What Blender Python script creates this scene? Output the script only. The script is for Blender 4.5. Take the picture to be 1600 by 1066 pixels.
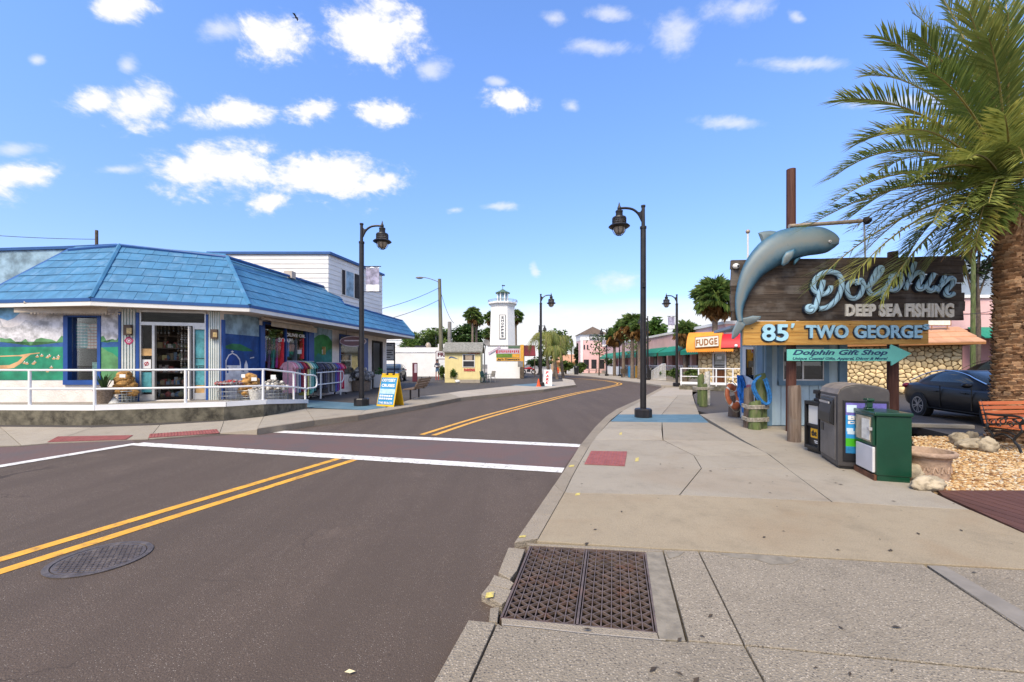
import bpy, bmesh, math, random
import numpy as np
from mathutils import Vector, Matrix, noise as mnoise

for o in list(bpy.data.objects): bpy.data.objects.remove(o)
SC = bpy.context.scene
COL = SC.collection
R = math.radians
rng = random.Random(7)

# ------------------------------------------------------------------ camera
CH, F, HY = 1.55, 667.0, 569.0        # eye height (m), focal length in photo pixels, horizon row
cam = bpy.data.cameras.new('camera'); camo = bpy.data.objects.new('camera', cam); COL.objects.link(camo)
camo.location = (0, 0, CH); camo.rotation_euler = (R(90), 0, 0)
cam.sensor_width = 36; cam.lens = 36 * F / 1600; cam.shift_y = (HY - 533) / 1600
cam.clip_start = 0.05; cam.clip_end = 6000
SC.camera = camo

# ------------------------------------------------------------------ sky and sun
SUN_EL, SUN_AZ = R(50), R(205)         # compass azimuth: 0 = +Y, clockwise (sun stands behind the camera, to its left)
sd = Vector((math.sin(SUN_AZ) * math.cos(SUN_EL), math.cos(SUN_AZ) * math.cos(SUN_EL), math.sin(SUN_EL)))
sun = bpy.data.lights.new('sun', 'SUN'); suno = bpy.data.objects.new('sun', sun); COL.objects.link(suno)
suno.rotation_euler = sd.to_track_quat('Z', 'Y').to_euler()
sun.energy = 2.95; sun.angle = R(24); sun.color = (1, .87, .66)
SC.view_settings.view_transform = 'Standard'; SC.view_settings.look = 'None'
SC.view_settings.gamma = 1; SC.view_settings.use_curve_mapping = False
SC.view_settings.exposure = 0.70
SC.cycles.max_bounces = 6; SC.cycles.transparent_max_bounces = 12
SC.cycles.use_denoising = True
try: SC.cycles.caustics_reflective = False; SC.cycles.caustics_refractive = False
except Exception: pass

class NT:
    """small wrapper for building node trees"""
    def __init__(s, tree): s.t = tree; s.n = tree.nodes; s.l = tree.links
    def new(s, kind, **kw):
        n = s.n.new(kind)
        for k, v in kw.items():
            if k.startswith('i_'): n.inputs[k[2:].replace('_', ' ')].default_value = v
            else: setattr(n, k, v)
        return n
    def math(s, op, a, b=None, c=None, clamp=False):
        n = s.n.new('ShaderNodeMath'); n.operation = op; n.use_clamp = clamp
        for i, x in enumerate((a, b, c)):
            if x is None: continue
            if hasattr(x, 'links'): s.l.new(x, n.inputs[i])
            else: n.inputs[i].default_value = x
        return n.outputs[0]
    def vmath(s, op, a, b=None):
        n = s.n.new('ShaderNodeVectorMath'); n.operation = op
        for i, x in enumerate((a, b)):
            if x is None: continue
            if hasattr(x, 'links'): s.l.new(x, n.inputs[i])
            else: n.inputs[i].default_value = x
        return n.outputs['Value'] if op in ('LENGTH', 'DOT_PRODUCT') else n.outputs[0]
    def mix(s, f, a, b, blend='MIX'):
        n = s.n.new('ShaderNodeMix'); n.data_type = 'RGBA'; n.blend_type = blend
        for i, x in ((0, f), (6, a), (7, b)):
            if hasattr(x, 'links'): s.l.new(x, n.inputs[i])
            else: n.inputs[i].default_value = (x if i == 0 or len(x) == 4 else (*x, 1))
        return n.outputs[2]
    def smooth(s, x, lo, hi, a=0., b=1.):
        n = s.n.new('ShaderNodeMapRange'); n.interpolation_type = 'SMOOTHSTEP'
        s.l.new(x, n.inputs[0])
        for i, v in ((1, lo), (2, hi), (3, a), (4, b)): n.inputs[i].default_value = v
        return n.outputs[0]
    def noise(s, vec, scale, detail=4, rough=.55, dist=0, col=False):
        n = s.n.new('ShaderNodeTexNoise'); n.inputs['Scale'].default_value = scale
        n.inputs['Detail'].default_value = detail; n.inputs['Roughness'].default_value = rough
        n.inputs['Distortion'].default_value = dist
        if vec is not None: s.l.new(vec, n.inputs['Vector'])
        return n.outputs[1 if col else 0]
    def voro(s, vec, scale, feature='F1', out=0, rnd=1):
        n = s.n.new('ShaderNodeTexVoronoi'); n.feature = feature; n.inputs['Scale'].default_value = scale
        n.inputs['Randomness'].default_value = rnd
        if vec is not None: s.l.new(vec, n.inputs['Vector'])
        return n.outputs[out]
    def ramp(s, x, stops):
        n = s.n.new('ShaderNodeValToRGB'); s.l.new(x, n.inputs[0])
        e = n.color_ramp.elements
        while len(e) < len(stops): e.new(.5)
        for k, (p, c) in enumerate(stops): e[k].position = p; e[k].color = (*c, 1)
        return n.outputs[0]

W = bpy.data.worlds.new('World'); SC.world = W; W.use_nodes = True
n = NT(W.node_tree)
for x in list(n.n): n.n.remove(x)
sky = n.new('ShaderNodeTexSky', sky_type='NISHITA', sun_disc=False, sun_elevation=SUN_EL, sun_rotation=SUN_AZ)
sky.air_density = 1.0; sky.dust_density = .6; sky.ozone_density = 2.0; sky.altitude = 0
hs = n.new('ShaderNodeHueSaturation'); hs.inputs['Saturation'].default_value = 1.08; hs.inputs['Value'].default_value = 1.0
n.l.new(sky.outputs[0], hs.inputs['Color'])
tc = n.new('ShaderNodeTexCoord'); D = tc.outputs['Generated']
sx = n.new('ShaderNodeSeparateXYZ'); n.l.new(D, sx.inputs[0])
yy = n.math('MAXIMUM', sx.outputs[1], .03)
cb = n.new('ShaderNodeCombineXYZ')
n.l.new(n.math('DIVIDE', sx.outputs[0], yy), cb.inputs[0]); n.l.new(n.math('DIVIDE', sx.outputs[2], yy), cb.inputs[1])
Dn = n.vmath('MULTIPLY', D, (1, 1, 1.7))
wob = n.noise(Dn, 5, 6, .6, col=True)
UV = n.vmath('ADD', cb.outputs[0], n.vmath('MULTIPLY', n.vmath('SUBTRACT', wob, (.5, .5, .5)), (.10, .06, 0)))
# cumulus puffs and wisps of the sky in view: (column, row, half width, half height) in degrees-like tangents
PUFFS = [(190,12,50,22),(425,60,62,40),(590,52,66,50),(640,38,26,26),(215,160,50,40),(360,178,68,22),
         (480,178,40,20),(592,180,46,25),(345,265,92,40),(500,275,96,38),(420,318,34,16),
         (40,270,64,22),(580,285,40,20),(800,155,36,20),(150,152,46,22),(-150,120,90,40),(-120,300,120,30)]
WISPS = [(345,50,46,26),(205,95,20,16),(30,232,55,14),(190,268,50,11),(780,125,20,10),(1050,50,46,40),(1150,15,60,26),
         (930,75,60,18),(1260,105,90,14),(1140,190,85,12),(965,440,48,18),(840,425,9,12),(890,163,15,11),(680,110,30,22),
         (790,325,30,9),(60,95,18,12),(710,330,20,7),(1420,160,110,12),(960,20,40,14),(870,32,24,14),(1245,28,16,12)]
def blobs(lst):
    acc = None
    for (px, py, w, h) in lst:
        c = ((px - 800) / F, (HY - py) / F, 0)
        d = n.vmath('LENGTH', n.vmath('MULTIPLY', n.vmath('SUBTRACT', UV, c), (F / w, F / h, 0)))
        s = n.math('SUBTRACT', 1.0, d)
        acc = s if acc is None else n.math('MAXIMUM', acc, s)
    return acc
front = n.smooth(sx.outputs[1], .05, .2)
nz = n.noise(Dn, 11, 12, .62, .5)
nf = n.noise(Dn, 48, 6, .62)
nz = n.math('ADD', n.math('MULTIPLY', nz, .72), n.math('MULTIPLY', nf, .28))
puff = n.math('ADD', blobs(PUFFS), n.math('MULTIPLY', n.math('SUBTRACT', nz, .5), 3.8))
puff = n.math('MULTIPLY', n.math('POWER', n.smooth(puff, -.45, .52), 1.8), front)
wisp = n.math('ADD', blobs(WISPS), n.math('MULTIPLY', n.math('SUBTRACT', nz, .5), 2.4))
wisp = n.math('MULTIPLY', n.smooth(wisp, -.1, 1.0, 0, .62), front)
back = n.noise(Dn, 4.5, 7, .6)                                   # unseen rest of the sky: heavier cloud added to whiten the ambient light
back = n.math('MULTIPLY', n.smooth(back, .42, .58), n.math('SUBTRACT', 1, front))
cloud = n.math('MAXIMUM', n.math('MAXIMUM', puff, wisp), back)
bank_n = n.noise(n.vmath('MULTIPLY', D, (1, 1, 6)), 3.2, 5, .5)   # pale cloud bank low over the horizon
bank = n.math('ADD', sx.outputs[2], n.math('MULTIPLY', n.math('SUBTRACT', bank_n, .5), .06))
bank = n.smooth(bank, .105, .150, .93, 0)
cloud = n.math('MAXIMUM', cloud, bank)
ccol = n.mix(nf, (4.1, 4.15, 4.35), (5.0, 4.95, 4.9))
grad = n.smooth(sx.outputs[2], .0, .62)
skyc = n.mix(1.0, hs.outputs[0], n.mix(grad, (.84, .82, 1.0), (1.20, 1.31, 1.60)), 'MULTIPLY')
wcol = n.mix(cloud, skyc, ccol)
bg = n.new('ShaderNodeBackground'); bg.inputs['Strength'].default_value = 0.14
n.l.new(wcol, bg.inputs['Color'])
wo = n.new('ShaderNodeOutputWorld'); n.l.new(bg.outputs[0], wo.inputs[0])

# ------------------------------------------------------------------ materials
MATS = {}
def lin(c):
    if isinstance(c, str):
        c = tuple(int(c[i:i+2], 16) / 255 for i in (0, 2, 4)); return tuple(x / 12.92 if x <= .04045 else ((x + .055) / 1.055) ** 2.4 for x in c)
    return c
def mat(name, col, rough=.7, var=.12, vs=3., bump=0., bs=40., metal=0., rnd=0., spec=.5, dirt=0., dirtcol=(.05, .045, .04), ds=2.5, stretch=None, coat=0.):
    """painted / plain surface: base colour, cloudy variation, optional fine relief, stains and a per-object shift"""
    m = bpy.data.materials.new(name); m.use_nodes = True; t = NT(m.node_tree); b = t.n['Principled BSDF']
    col = lin(col)
    tcn = t.new('ShaderNodeTexCoord'); v = tcn.outputs['Object']
    if rnd:
        oi = t.new('ShaderNodeObjectInfo')
        off = t.new('ShaderNodeCombineXYZ')
        for k in range(3): t.l.new(t.math('MULTIPLY', oi.outputs['Random'], 37. + 11 * k), off.inputs[k])
        v = t.vmath('ADD', v, off.outputs[0])
    if stretch: v = t.vmath('MULTIPLY', v, stretch)
    nz = t.noise(v, vs, 5, .6)
    c = t.mix(t.smooth(nz, .3, .7), tuple(x * (1 - var) for x in col), tuple(min(1, x * (1 + var)) for x in col))
    if rnd:
        f = t.math('ADD', t.math('MULTIPLY', t.math('SUBTRACT', oi.outputs['Random'], .5), 2 * rnd), 1)
        mm = t.new('ShaderNodeVectorMath', operation='SCALE'); t.l.new(c, mm.inputs[0]); t.l.new(f, mm.inputs[3]); c = mm.outputs[0]
    if dirt:
        dn = t.noise(v, ds, 7, .65)
        c = t.mix(t.math('MULTIPLY', t.smooth(dn, .48, .72), dirt), c, dirtcol)
    t.l.new(c, b.inputs['Base Color'])
    b.inputs['Roughness'].default_value = rough; b.inputs['Metallic'].default_value = metal
    b.inputs['Specular IOR Level'].default_value = spec
    if coat: b.inputs['Coat Weight'].default_value = coat; b.inputs['Coat Roughness'].default_value = .03
    if bump:
        bn = t.noise(v, bs, 5, .6); bp = t.new('ShaderNodeBump'); bp.inputs['Strength'].default_value = bump
        bp.inputs['Distance'].default_value = .02; t.l.new(bn, bp.inputs['Height']); t.l.new(bp.outputs[0], b.inputs['Normal'])
    MATS[name] = m
    return m

def m_asphalt(name, base, specks=.5):
    m = bpy.data.materials.new(name); m.use_nodes = True; t = NT(m.node_tree); b = t.n['Principled BSDF']
    v = t.new('ShaderNodeTexCoord').outputs['Object']
    big = t.noise(v, .35, 4, .55); mid = t.noise(v, 3.0, 5, .6); fine = t.noise(v, 130, 3, .7)
    c = t.mix(big, tuple(x * .76 for x in base), tuple(x * 1.2 for x in base))
    c = t.mix(t.smooth(mid, .38, .68, 0, .28), c, tuple(x * .72 for x in base))
    c = t.mix(t.smooth(fine, .35, .65, 0, .75), c, tuple(x * .38 for x in base))
    vo = t.n.new('ShaderNodeTexVoronoi'); vo.inputs['Scale'].default_value = 95; t.l.new(v, vo.inputs['Vector'])
    sep = t.new('ShaderNodeSeparateColor'); t.l.new(vo.outputs['Color'], sep.inputs[0])
    pick = t.smooth(sep.outputs[0], .62, .95)
    dot = t.math('MULTIPLY', t.smooth(vo.outputs['Distance'], .12, .32, 1, 0), pick)
    c = t.mix(t.math('MULTIPLY', dot, specks), c, (.50, .44, .37))
    v2 = t.n.new('ShaderNodeTexVoronoi'); v2.inputs['Scale'].default_value = 5; t.l.new(v, v2.inputs['Vector'])
    s2 = t.new('ShaderNodeSeparateColor'); t.l.new(v2.outputs['Color'], s2.inputs[0])
    d2 = t.math('MULTIPLY', t.smooth(t.math('ADD', v2.outputs['Distance'], t.math('MULTIPLY', t.noise(v, 40, 3), .12)), .11, .16, .55, 0), t.math('GREATER_THAN', s2.outputs[1], .80))
    c = t.mix(d2, c, tuple(x * .35 for x in base))
    ce = t.n.new('ShaderNodeTexVoronoi'); ce.feature = 'DISTANCE_TO_EDGE'; ce.inputs['Scale'].default_value = .42
    t.l.new(t.vmath('ADD', v, t.vmath('MULTIPLY', t.noise(v, 1.6, 5, .6, col=True), (1.2, 1.2, 0))), ce.inputs['Vector'])
    ck = t.math('MULTIPLY', t.smooth(ce.outputs['Distance'], .001, .006, .8, 0), t.smooth(t.noise(v, .3, 2), .50, .60))
    c = t.mix(ck, c, tuple(x * .3 for x in base))
    c = t.mix(t.smooth(t.noise(v, .9, 6, .7), .55, .75, 0, .35), c, tuple(x * 1.5 for x in base))
    # long tyre-worn streaks along the street
    st = t.noise(t.vmath('MULTIPLY', v, (1.2, .08, 1)), 1.6, 4, .6)
    c = t.mix(t.smooth(st, .42, .68, 0, .6), c, tuple(x * .62 for x in base))
    t.l.new(c, b.inputs['Base Color']); b.inputs['Roughness'].default_value = .82; b.inputs['Specular IOR Level'].default_value = .3
    bp = t.new('ShaderNodeBump'); bp.inputs['Strength'].default_value = .5; bp.inputs['Distance'].default_value = .006
    t.l.new(t.math('ADD', fine, vo.outputs['Distance']), bp.inputs['Height']); t.l.new(bp.outputs[0], b.inputs['Normal'])
    MATS[name] = m; return m

def m_concrete(name, base, agg=0., stain=.3, staincol=(.24, .155, .085)):
    m = bpy.data.materials.new(name); m.use_nodes = True; t = NT(m.node_tree); b = t.n['Principled BSDF']
    v = t.new('ShaderNodeTexCoord').outputs['Object']
    oi = t.new('ShaderNodeObjectInfo')
    big = t.noise(v, .8, 5, .6); mid = t.noise(v, 6, 5, .65); fine = t.noise(v, 90, 4, .7)
    c = t.mix(big, tuple(x * .86 for x in base), tuple(x * 1.1 for x in base))
    c = t.mix(t.smooth(mid, .45, .75, 0, .3), c, tuple(x * .68 for x in base))
    c = t.mix(t.smooth(fine, .4, .68, 0, .5), c, tuple(x * .5 for x in base))
    if stain: c = t.mix(t.smooth(t.noise(v, .55, 3, .5, 1.), .48, .75, 0, stain), c, staincol)
    h = fine
    if agg:
        vo = t.n.new('ShaderNodeTexVoronoi'); vo.inputs['Scale'].default_value = 78; t.l.new(v, vo.inputs['Vector'])
        sep = t.new('ShaderNodeSeparateColor'); t.l.new(vo.outputs['Color'], sep.inputs[0])
        peb = t.smooth(vo.outputs['Distance'], .28, .46, 1, 0)
        light = t.math('MULTIPLY', peb, t.smooth(sep.outputs[0], .40, .85, 0, agg * .85))
        c = t.mix(light, c, (.50, .43, .34))
        dark = t.math('MULTIPLY', peb, t.math('MULTIPLY', t.math('LESS_THAN', sep.outputs[1], .25), agg * .85))
        c = t.mix(dark, c, (.095, .08, .065))
        h = t.math('SUBTRACT', fine, vo.outputs['Distance'])
    v2 = t.n.new('ShaderNodeTexVoronoi'); v2.inputs['Scale'].default_value = 6.5; t.l.new(v, v2.inputs['Vector'])
    s2 = t.new('ShaderNodeSeparateColor'); t.l.new(v2.outputs['Color'], s2.inputs[0])
    c = t.mix(t.smooth(t.noise(v, 1.7, 8, .72), .48, .72, 0, .42), c, tuple(x * .5 for x in base))
    gum = t.math('MULTIPLY', t.smooth(t.math('ADD', v2.outputs['Distance'], t.math('MULTIPLY', t.noise(v, 35, 3), .12)), .10, .145, .7, 0), t.math('GREATER_THAN', s2.outputs[0], .72))
    c = t.mix(gum, c, tuple(x * .25 for x in base))
    f = t.math('ADD', t.math('MULTIPLY', t.math('SUBTRACT', oi.outputs['Random'], .5), .16), 1)
    mm = t.new('ShaderNodeVectorMath', operation='SCALE'); t.l.new(c, mm.inputs[0]); t.l.new(f, mm.inputs[3])
    t.l.new(mm.outputs[0], b.inputs['Base Color']); b.inputs['Roughness'].default_value = .85; b.inputs['Specular IOR Level'].default_value = .25
    bp = t.new('ShaderNodeBump'); bp.inputs['Strength'].default_value = .8; bp.inputs['Distance'].default_value = .008
    t.l.new(h, bp.inputs['Height']); t.l.new(bp.outputs[0], b.inputs['Normal'])
    MATS[name] = m; return m

def m_wood(name, c0, c1, axis='X', scale=1., knots=0., rough=.8, grey=0., peel=None):
    """long-grained wood; the grain runs along the given local axis"""
    m = bpy.data.materials.new(name); m.use_nodes = True; t = NT(m.node_tree); b = t.n['Principled BSDF']
    v = t.new('ShaderNodeTexCoord').outputs['Object']; oi = t.new('ShaderNodeObjectInfo')
    off = t.new('ShaderNodeCombineXYZ')
    for k in range(3): t.l.new(t.math('MULTIPLY', oi.outputs['Random'], 23. + 7 * k), off.inputs[k])
    v = t.vmath('ADD', v, off.outputs[0])
    k = {'X': (.7, 14, 14), 'Y': (14, .7, 14), 'Z': (14, 14, .7)}[axis]
    g = t.vmath('MULTIPLY', v, tuple(x * scale for x in k))
    n1 = t.noise(g, 1.2, 7, .65, .6); n2 = t.noise(g, 5, 4, .7)
    c = t.mix(t.smooth(n1, .3, .7), lin(c0), lin(c1))
    c = t.mix(t.smooth(n2, .5, .75, 0, .5), c, tuple(x * .35 for x in lin(c0)))
    if knots:
        kv = t.vmath('MULTIPLY', v, {'X': (1, 2.2, 2.2), 'Y': (2.2, 1, 2.2), 'Z': (2.2, 2.2, 1)}[axis])
        kd = t.voro(kv, 3.2); c = t.mix(t.smooth(t.math('ADD', kd, t.math('MULTIPLY', n2, .12)), .10, .20, knots, 0), c, tuple(x * .25 for x in lin(c0)))
    if grey: c = t.mix(t.smooth(t.noise(v, 2.2, 5, .6), .45, .7, 0, grey), c, (.17, .155, .14))
    if peel: c = t.mix(t.smooth(t.noise(t.vmath('MULTIPLY', v, (1, 1, 1)), 7, 8, .7), .60, .64, 0, .75), c, lin(peel))
    f = t.math('ADD', t.math('MULTIPLY', t.math('SUBTRACT', oi.outputs['Random'], .5), .3), 1)
    mm = t.new('ShaderNodeVectorMath', operation='SCALE'); t.l.new(c, mm.inputs[0]); t.l.new(f, mm.inputs[3])
    t.l.new(mm.outputs[0], b.inputs['Base Color']); b.inputs['Roughness'].default_value = rough
    b.inputs['Specular IOR Level'].default_value = .3
    bp = t.new('ShaderNodeBump'); bp.inputs['Strength'].default_value = .6; bp.inputs['Distance'].default_value = .008
    t.l.new(n1, bp.inputs['Height']); t.l.new(bp.outputs[0], b.inputs['Normal'])
    MATS[name] = m; return m

def n_half(t, x): return t.math('MULTIPLY', x, .38)
def m_glass(name, tint=(.75, .8, .8), gloss=.0, base=.10):
    m = bpy.data.materials.new(name); m.use_nodes = True; t = NT(m.node_tree)
    for x in list(t.n): t.n.remove(x)
    tr = t.new('ShaderNodeBsdfTransparent'); tr.inputs[0].default_value = (*tint, 1)
    gl = t.new('ShaderNodeBsdfGlossy'); gl.inputs['Roughness'].default_value = gloss
    fr = t.new('ShaderNodeFresnel'); fr.inputs[0].default_value = 1.5
    mx = t.new('ShaderNodeMixShader'); t.l.new(t.math('ADD', n_half(t, fr.outputs[0]), base, clamp=True), mx.inputs[0])
    t.l.new(tr.outputs[0], mx.inputs[1]); t.l.new(gl.outputs[0], mx.inputs[2])
    o = t.new('ShaderNodeOutputMaterial'); t.l.new(mx.outputs[0], o.inputs[0]); MATS[name] = m; return m

def m_leaf(name, c0, c1, tipc=None, trans=.25):
    m = bpy.data.materials.new(name); m.use_nodes = True; t = NT(m.node_tree); b = t.n['Principled BSDF']
    v = t.new('ShaderNodeTexCoord').outputs['Object']; oi = t.new('ShaderNodeObjectInfo'); geo = t.new('ShaderNodeNewGeometry')
    n1 = t.noise(v, 1.1, 3, .6)
    f = t.math('ADD', t.math('MULTIPLY', n1, .5), t.math('MULTIPLY', geo.outputs['Random Per Island'], .5))
    f = t.math('ADD', f, t.math('MULTIPLY', t.math('SUBTRACT', oi.outputs['Random'], .5), .5))
    c = t.mix(t.smooth(f, .2, .85), c0, c1)
    if tipc:
        at = t.new('ShaderNodeAttribute', attribute_name='tip'); c = t.mix(t.math('MULTIPLY', at.outputs['Fac'], oi.outputs['Random']), c, tipc)
    t.l.new(c, b.inputs['Base Color']); b.inputs['Roughness'].default_value = .5; b.inputs['Specular IOR Level'].default_value = .35
    tl = t.new('ShaderNodeBsdfTranslucent'); t.l.new(c, tl.inputs[0]); mx = t.new('ShaderNodeMixShader'); mx.inputs[0].default_value = trans
    out = t.n['Material Output']; t.l.new(b.outputs[0], mx.inputs[1]); t.l.new(tl.outputs[0], mx.inputs[2]); t.l.new(mx.outputs[0], out.inputs[0])
    MATS[name] = m; return m

# ------------------------------------------------------------------ geometry helpers
def G(px, py, z=0.):
    """point of the level z that stands in this direction of the photograph"""
    Y = F * (CH - z) / (py - HY); return Vector(((px - 800) / F * Y, Y, z))
def P(px, py, Y): return Vector(((px - 800) / F * Y, Y, CH - (py - HY) / F * Y))
class Plane:
    def __init__(s, p, nrm): s.p = Vector(p); s.n = Vector(nrm).normalized()
    def on(s, px, py, t=0.):
        d = Vector(((px - 800) / F, 1, (HY - py) / F)); o = Vector((0, 0, CH))
        k = (s.p + s.n * t - o).dot(s.n) / d.dot(s.n); return o + d * k
def vplane(a, b):
    a = Vector((a[0], a[1], 0)); b = Vector((b[0], b[1], 0)); d = b - a; nn = Vector((d.y, -d.x, 0))
    if nn.dot(-a) < 0: nn = -nn
    return Plane(a, nn)
def plane3(a, b, c):
    a, b, c = Vector(a), Vector(b), Vector(c); nn = (b - a).cross(c - a)
    if nn.dot(Vector((0, 0, CH)) - a) < 0: nn = -nn
    return Plane(a, nn)

ORG = {}
def origin_of(o):
    while o is not None:
        if o.name in ORG: return ORG[o.name]
        o = o.parent
    return Vector((0, 0, 0))

class MB:
    def __init__(s): s.v = []; s.f = []; s.m = []
    def add(s, vs, fs, m=0):
        k = len(s.v); s.v += [tuple(x) for x in vs]; s.f += [tuple(i + k for i in q) for q in fs]; s.m += [m] * len(fs); return s
    def box(s, c, sz, m=0, rz=0., rot=None):
        c = Vector(c); hx, hy, hz = (x / 2 for x in sz)
        q = rot if rot is not None else Matrix.Rotation(rz, 3, 'Z')
        vs = [c + q @ Vector((x, y, z)) for x in (-hx, hx) for y in (-hy, hy) for z in (-hz, hz)]
        return s.add(vs, [(0,1,3,2),(4,6,7,5),(0,4,5,1),(2,3,7,6),(0,2,6,4),(1,5,7,3)], m)
    def prism(s, poly, vec, m=0, mtop=None):
        a = [Vector(p) for p in poly]; vec = Vector(vec); b = [p + vec for p in a]; k = len(a)
        s.add(a + b, [tuple(range(k))[::-1]] + [(i, (i + 1) % k, k + (i + 1) % k, k + i) for i in range(k)], m)
        s.f.append(tuple(len(s.v) - k + i for i in range(k))); s.m.append(m if mtop is None else mtop); return s
    def panel(s, pl, poly, t0, t1, m=0):
        a = [pl.on(x, y, t0) for x, y in poly]; return s.prism(a, pl.n * (t1 - t0), m)
    def rect(s, pl, x0, y0, x1, y1, t0, t1, m=0): return s.panel(pl, [(x0, y1), (x1, y1), (x1, y0), (x0, y0)], t0, t1, m)
    def tube(s, pts, r, seg=8, m=0, cap=True, closed=False):
        pts = [Vector(p) for p in pts]; N = len(pts); rs = r if isinstance(r, (list, tuple)) else [r] * N
        k0 = len(s.v); up = None; vs = []
        for i, p in enumerate(pts):
            if closed: t = pts[(i + 1) % N] - pts[i - 1]
            else: t = pts[min(i + 1, N - 1)] - pts[max(i - 1, 0)]
            t.normalize()
            if up is None: up = t.orthogonal().normalized()
            up = (up - t * up.dot(t)); up = up.normalized() if up.length > 1e-6 else t.orthogonal().normalized()
            w = t.cross(up)
            vs += [p + (up * math.cos(2 * math.pi * j / seg) + w * math.sin(2 * math.pi * j / seg)) * rs[i] for j in range(seg)]
        fs = [(i * seg + j, i * seg + (j + 1) % seg, ((i + 1) % N) * seg + (j + 1) % seg, ((i + 1) % N) * seg + j)
              for i in range(N if closed else N - 1) for j in range(seg)]
        if cap and not closed: fs += [tuple(range(seg))[::-1], tuple((N - 1) * seg + j for j in range(seg))]
        return s.add(vs, fs, m)
    def lathe(s, prof, c=(0, 0, 0), seg=16, m=0, cap=True, ph=0., ax=None):
        c = Vector(c); q = Matrix.Identity(3) if ax is None else Vector(ax).to_track_quat('Z', 'Y').to_matrix()
        vs = [c + q @ Vector((r * math.cos(2 * math.pi * j / seg + ph), r * math.sin(2 * math.pi * j / seg + ph), z)) for r, z in prof for j in range(seg)]
        N = len(prof)
        fs = [(i * seg + j, i * seg + (j + 1) % seg, (i + 1) * seg + (j + 1) % seg, (i + 1) * seg + j) for i in range(N - 1) for j in range(seg)]
        if cap: fs += [tuple(range(seg))[::-1], tuple((N - 1) * seg + j for j in range(seg))]
        return s.add(vs, fs, m)
    def ball(s, c, r, nu=10, nv=7, m=0, rot=None, jit=0., rg=None):
        c = Vector(c); r = (r, r, r) if isinstance(r, (int, float)) else r; q = rot or Matrix.Identity(3); vs = []
        for i in range(nv + 1):
            th = math.pi * i / nv
            for j in range(nu if 0 < i < nv else 1):
                ph = 2 * math.pi * j / nu; k = 1 + (rg.uniform(-jit, jit) if jit else 0)
                vs.append(c + q @ Vector((r[0] * math.sin(th) * math.cos(ph) * k, r[1] * math.sin(th) * math.sin(ph) * k, r[2] * math.cos(th) * k)))
        fs = []
        idx = lambda i, j: 0 if i == 0 else (len(vs) - 1 if i == nv else 1 + (i - 1) * nu + j % nu)
        for i in range(nv):
            for j in range(nu):
                q4 = [idx(i, j), idx(i + 1, j), idx(i + 1, j + 1), idx(i, j + 1)]
                q4 = [x for n_, x in enumerate(q4) if x not in q4[:n_]]
                fs.append(tuple(q4))
        return s.add(vs, fs, m)
    def build(s, name, mats, parent=None, smooth=False, bevel=0., fix=True, org=None):
        o0 = origin_of(parent) if org is None else Vector(org)
        me = bpy.data.meshes.new(name); me.from_pydata([(x - o0.x, y - o0.y, z - o0.z) for x, y, z in s.v], [], s.f)
        for k in (mats if isinstance(mats, (list, tuple)) else [mats]): me.materials.append(MATS[k] if isinstance(k, str) else k)
        me.polygons.foreach_set('material_index', s.m)
        if fix:
            bm = bmesh.new(); bm.from_mesh(me); bmesh.ops.recalc_face_normals(bm, faces=bm.faces); bm.to_mesh(me); bm.free()
        if smooth:
            me.polygons.foreach_set('use_smooth', [True] * len(me.polygons))
            if smooth is not True: me.set_sharp_from_angle(angle=R(smooth))
            else: me.set_sharp_from_angle(angle=R(40))
        me.update()
        o = bpy.data.objects.new(name, me); COL.objects.link(o)
        if parent is not None: o.parent = parent
        elif org is not None: o.location = o0
        if bevel:
            b = o.modifiers.new('bevel', 'BEVEL'); b.width = bevel; b.segments = 2; b.limit_method = 'ANGLE'; b.angle_limit = R(40)
        return o

def thing(name, label, cat, loc=(0, 0, 0), group=None):
    o = bpy.data.objects.new(name, None); COL.objects.link(o); o.location = loc; o.empty_display_size = .2
    o['label'] = label; o['category'] = cat
    if group: o['group'] = group
    ORG[o.name] = Vector(loc); return o
def tag(o, label, cat, group=None, kind=None):
    o['label'] = label; o['category'] = cat
    if group: o['group'] = group
    if kind: o['kind'] = kind
    return o
def struct(o, kind='structure', label=None):
    o['kind'] = kind
    if label: o['label'] = label
    return o
def copy_tree(o, parent=None):
    c = o.copy(); COL.objects.link(c)
    if parent is not None: c.parent = parent
    for ch in list(o.children): copy_tree(ch, c)
    return c
def dup(root, loc, rz=0., label=None, group=None, scale=None):
    c = copy_tree(root); c.location = loc; c.rotation_euler = (0, 0, rz)
    if scale is not None: c.scale = scale if isinstance(scale, (tuple, list)) else (scale,) * 3
    if label: c['label'] = label
    if group: c['group'] = group
    return c
def piece(src, name, mtx=None, parent=None, loc=None):
    """another part sharing the mesh of src"""
    o = bpy.data.objects.new(name, src.data); COL.objects.link(o)
    for md in src.modifiers:
        if md.type == 'BEVEL':
            b = o.modifiers.new('bevel', 'BEVEL'); b.width = md.width; b.segments = md.segments; b.limit_method = 'ANGLE'; b.angle_limit = md.angle_limit
    if parent is not None: o.parent = parent
    if mtx is not None: o.matrix_local = mtx
    if loc is not None: o.location = loc
    return o

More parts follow.
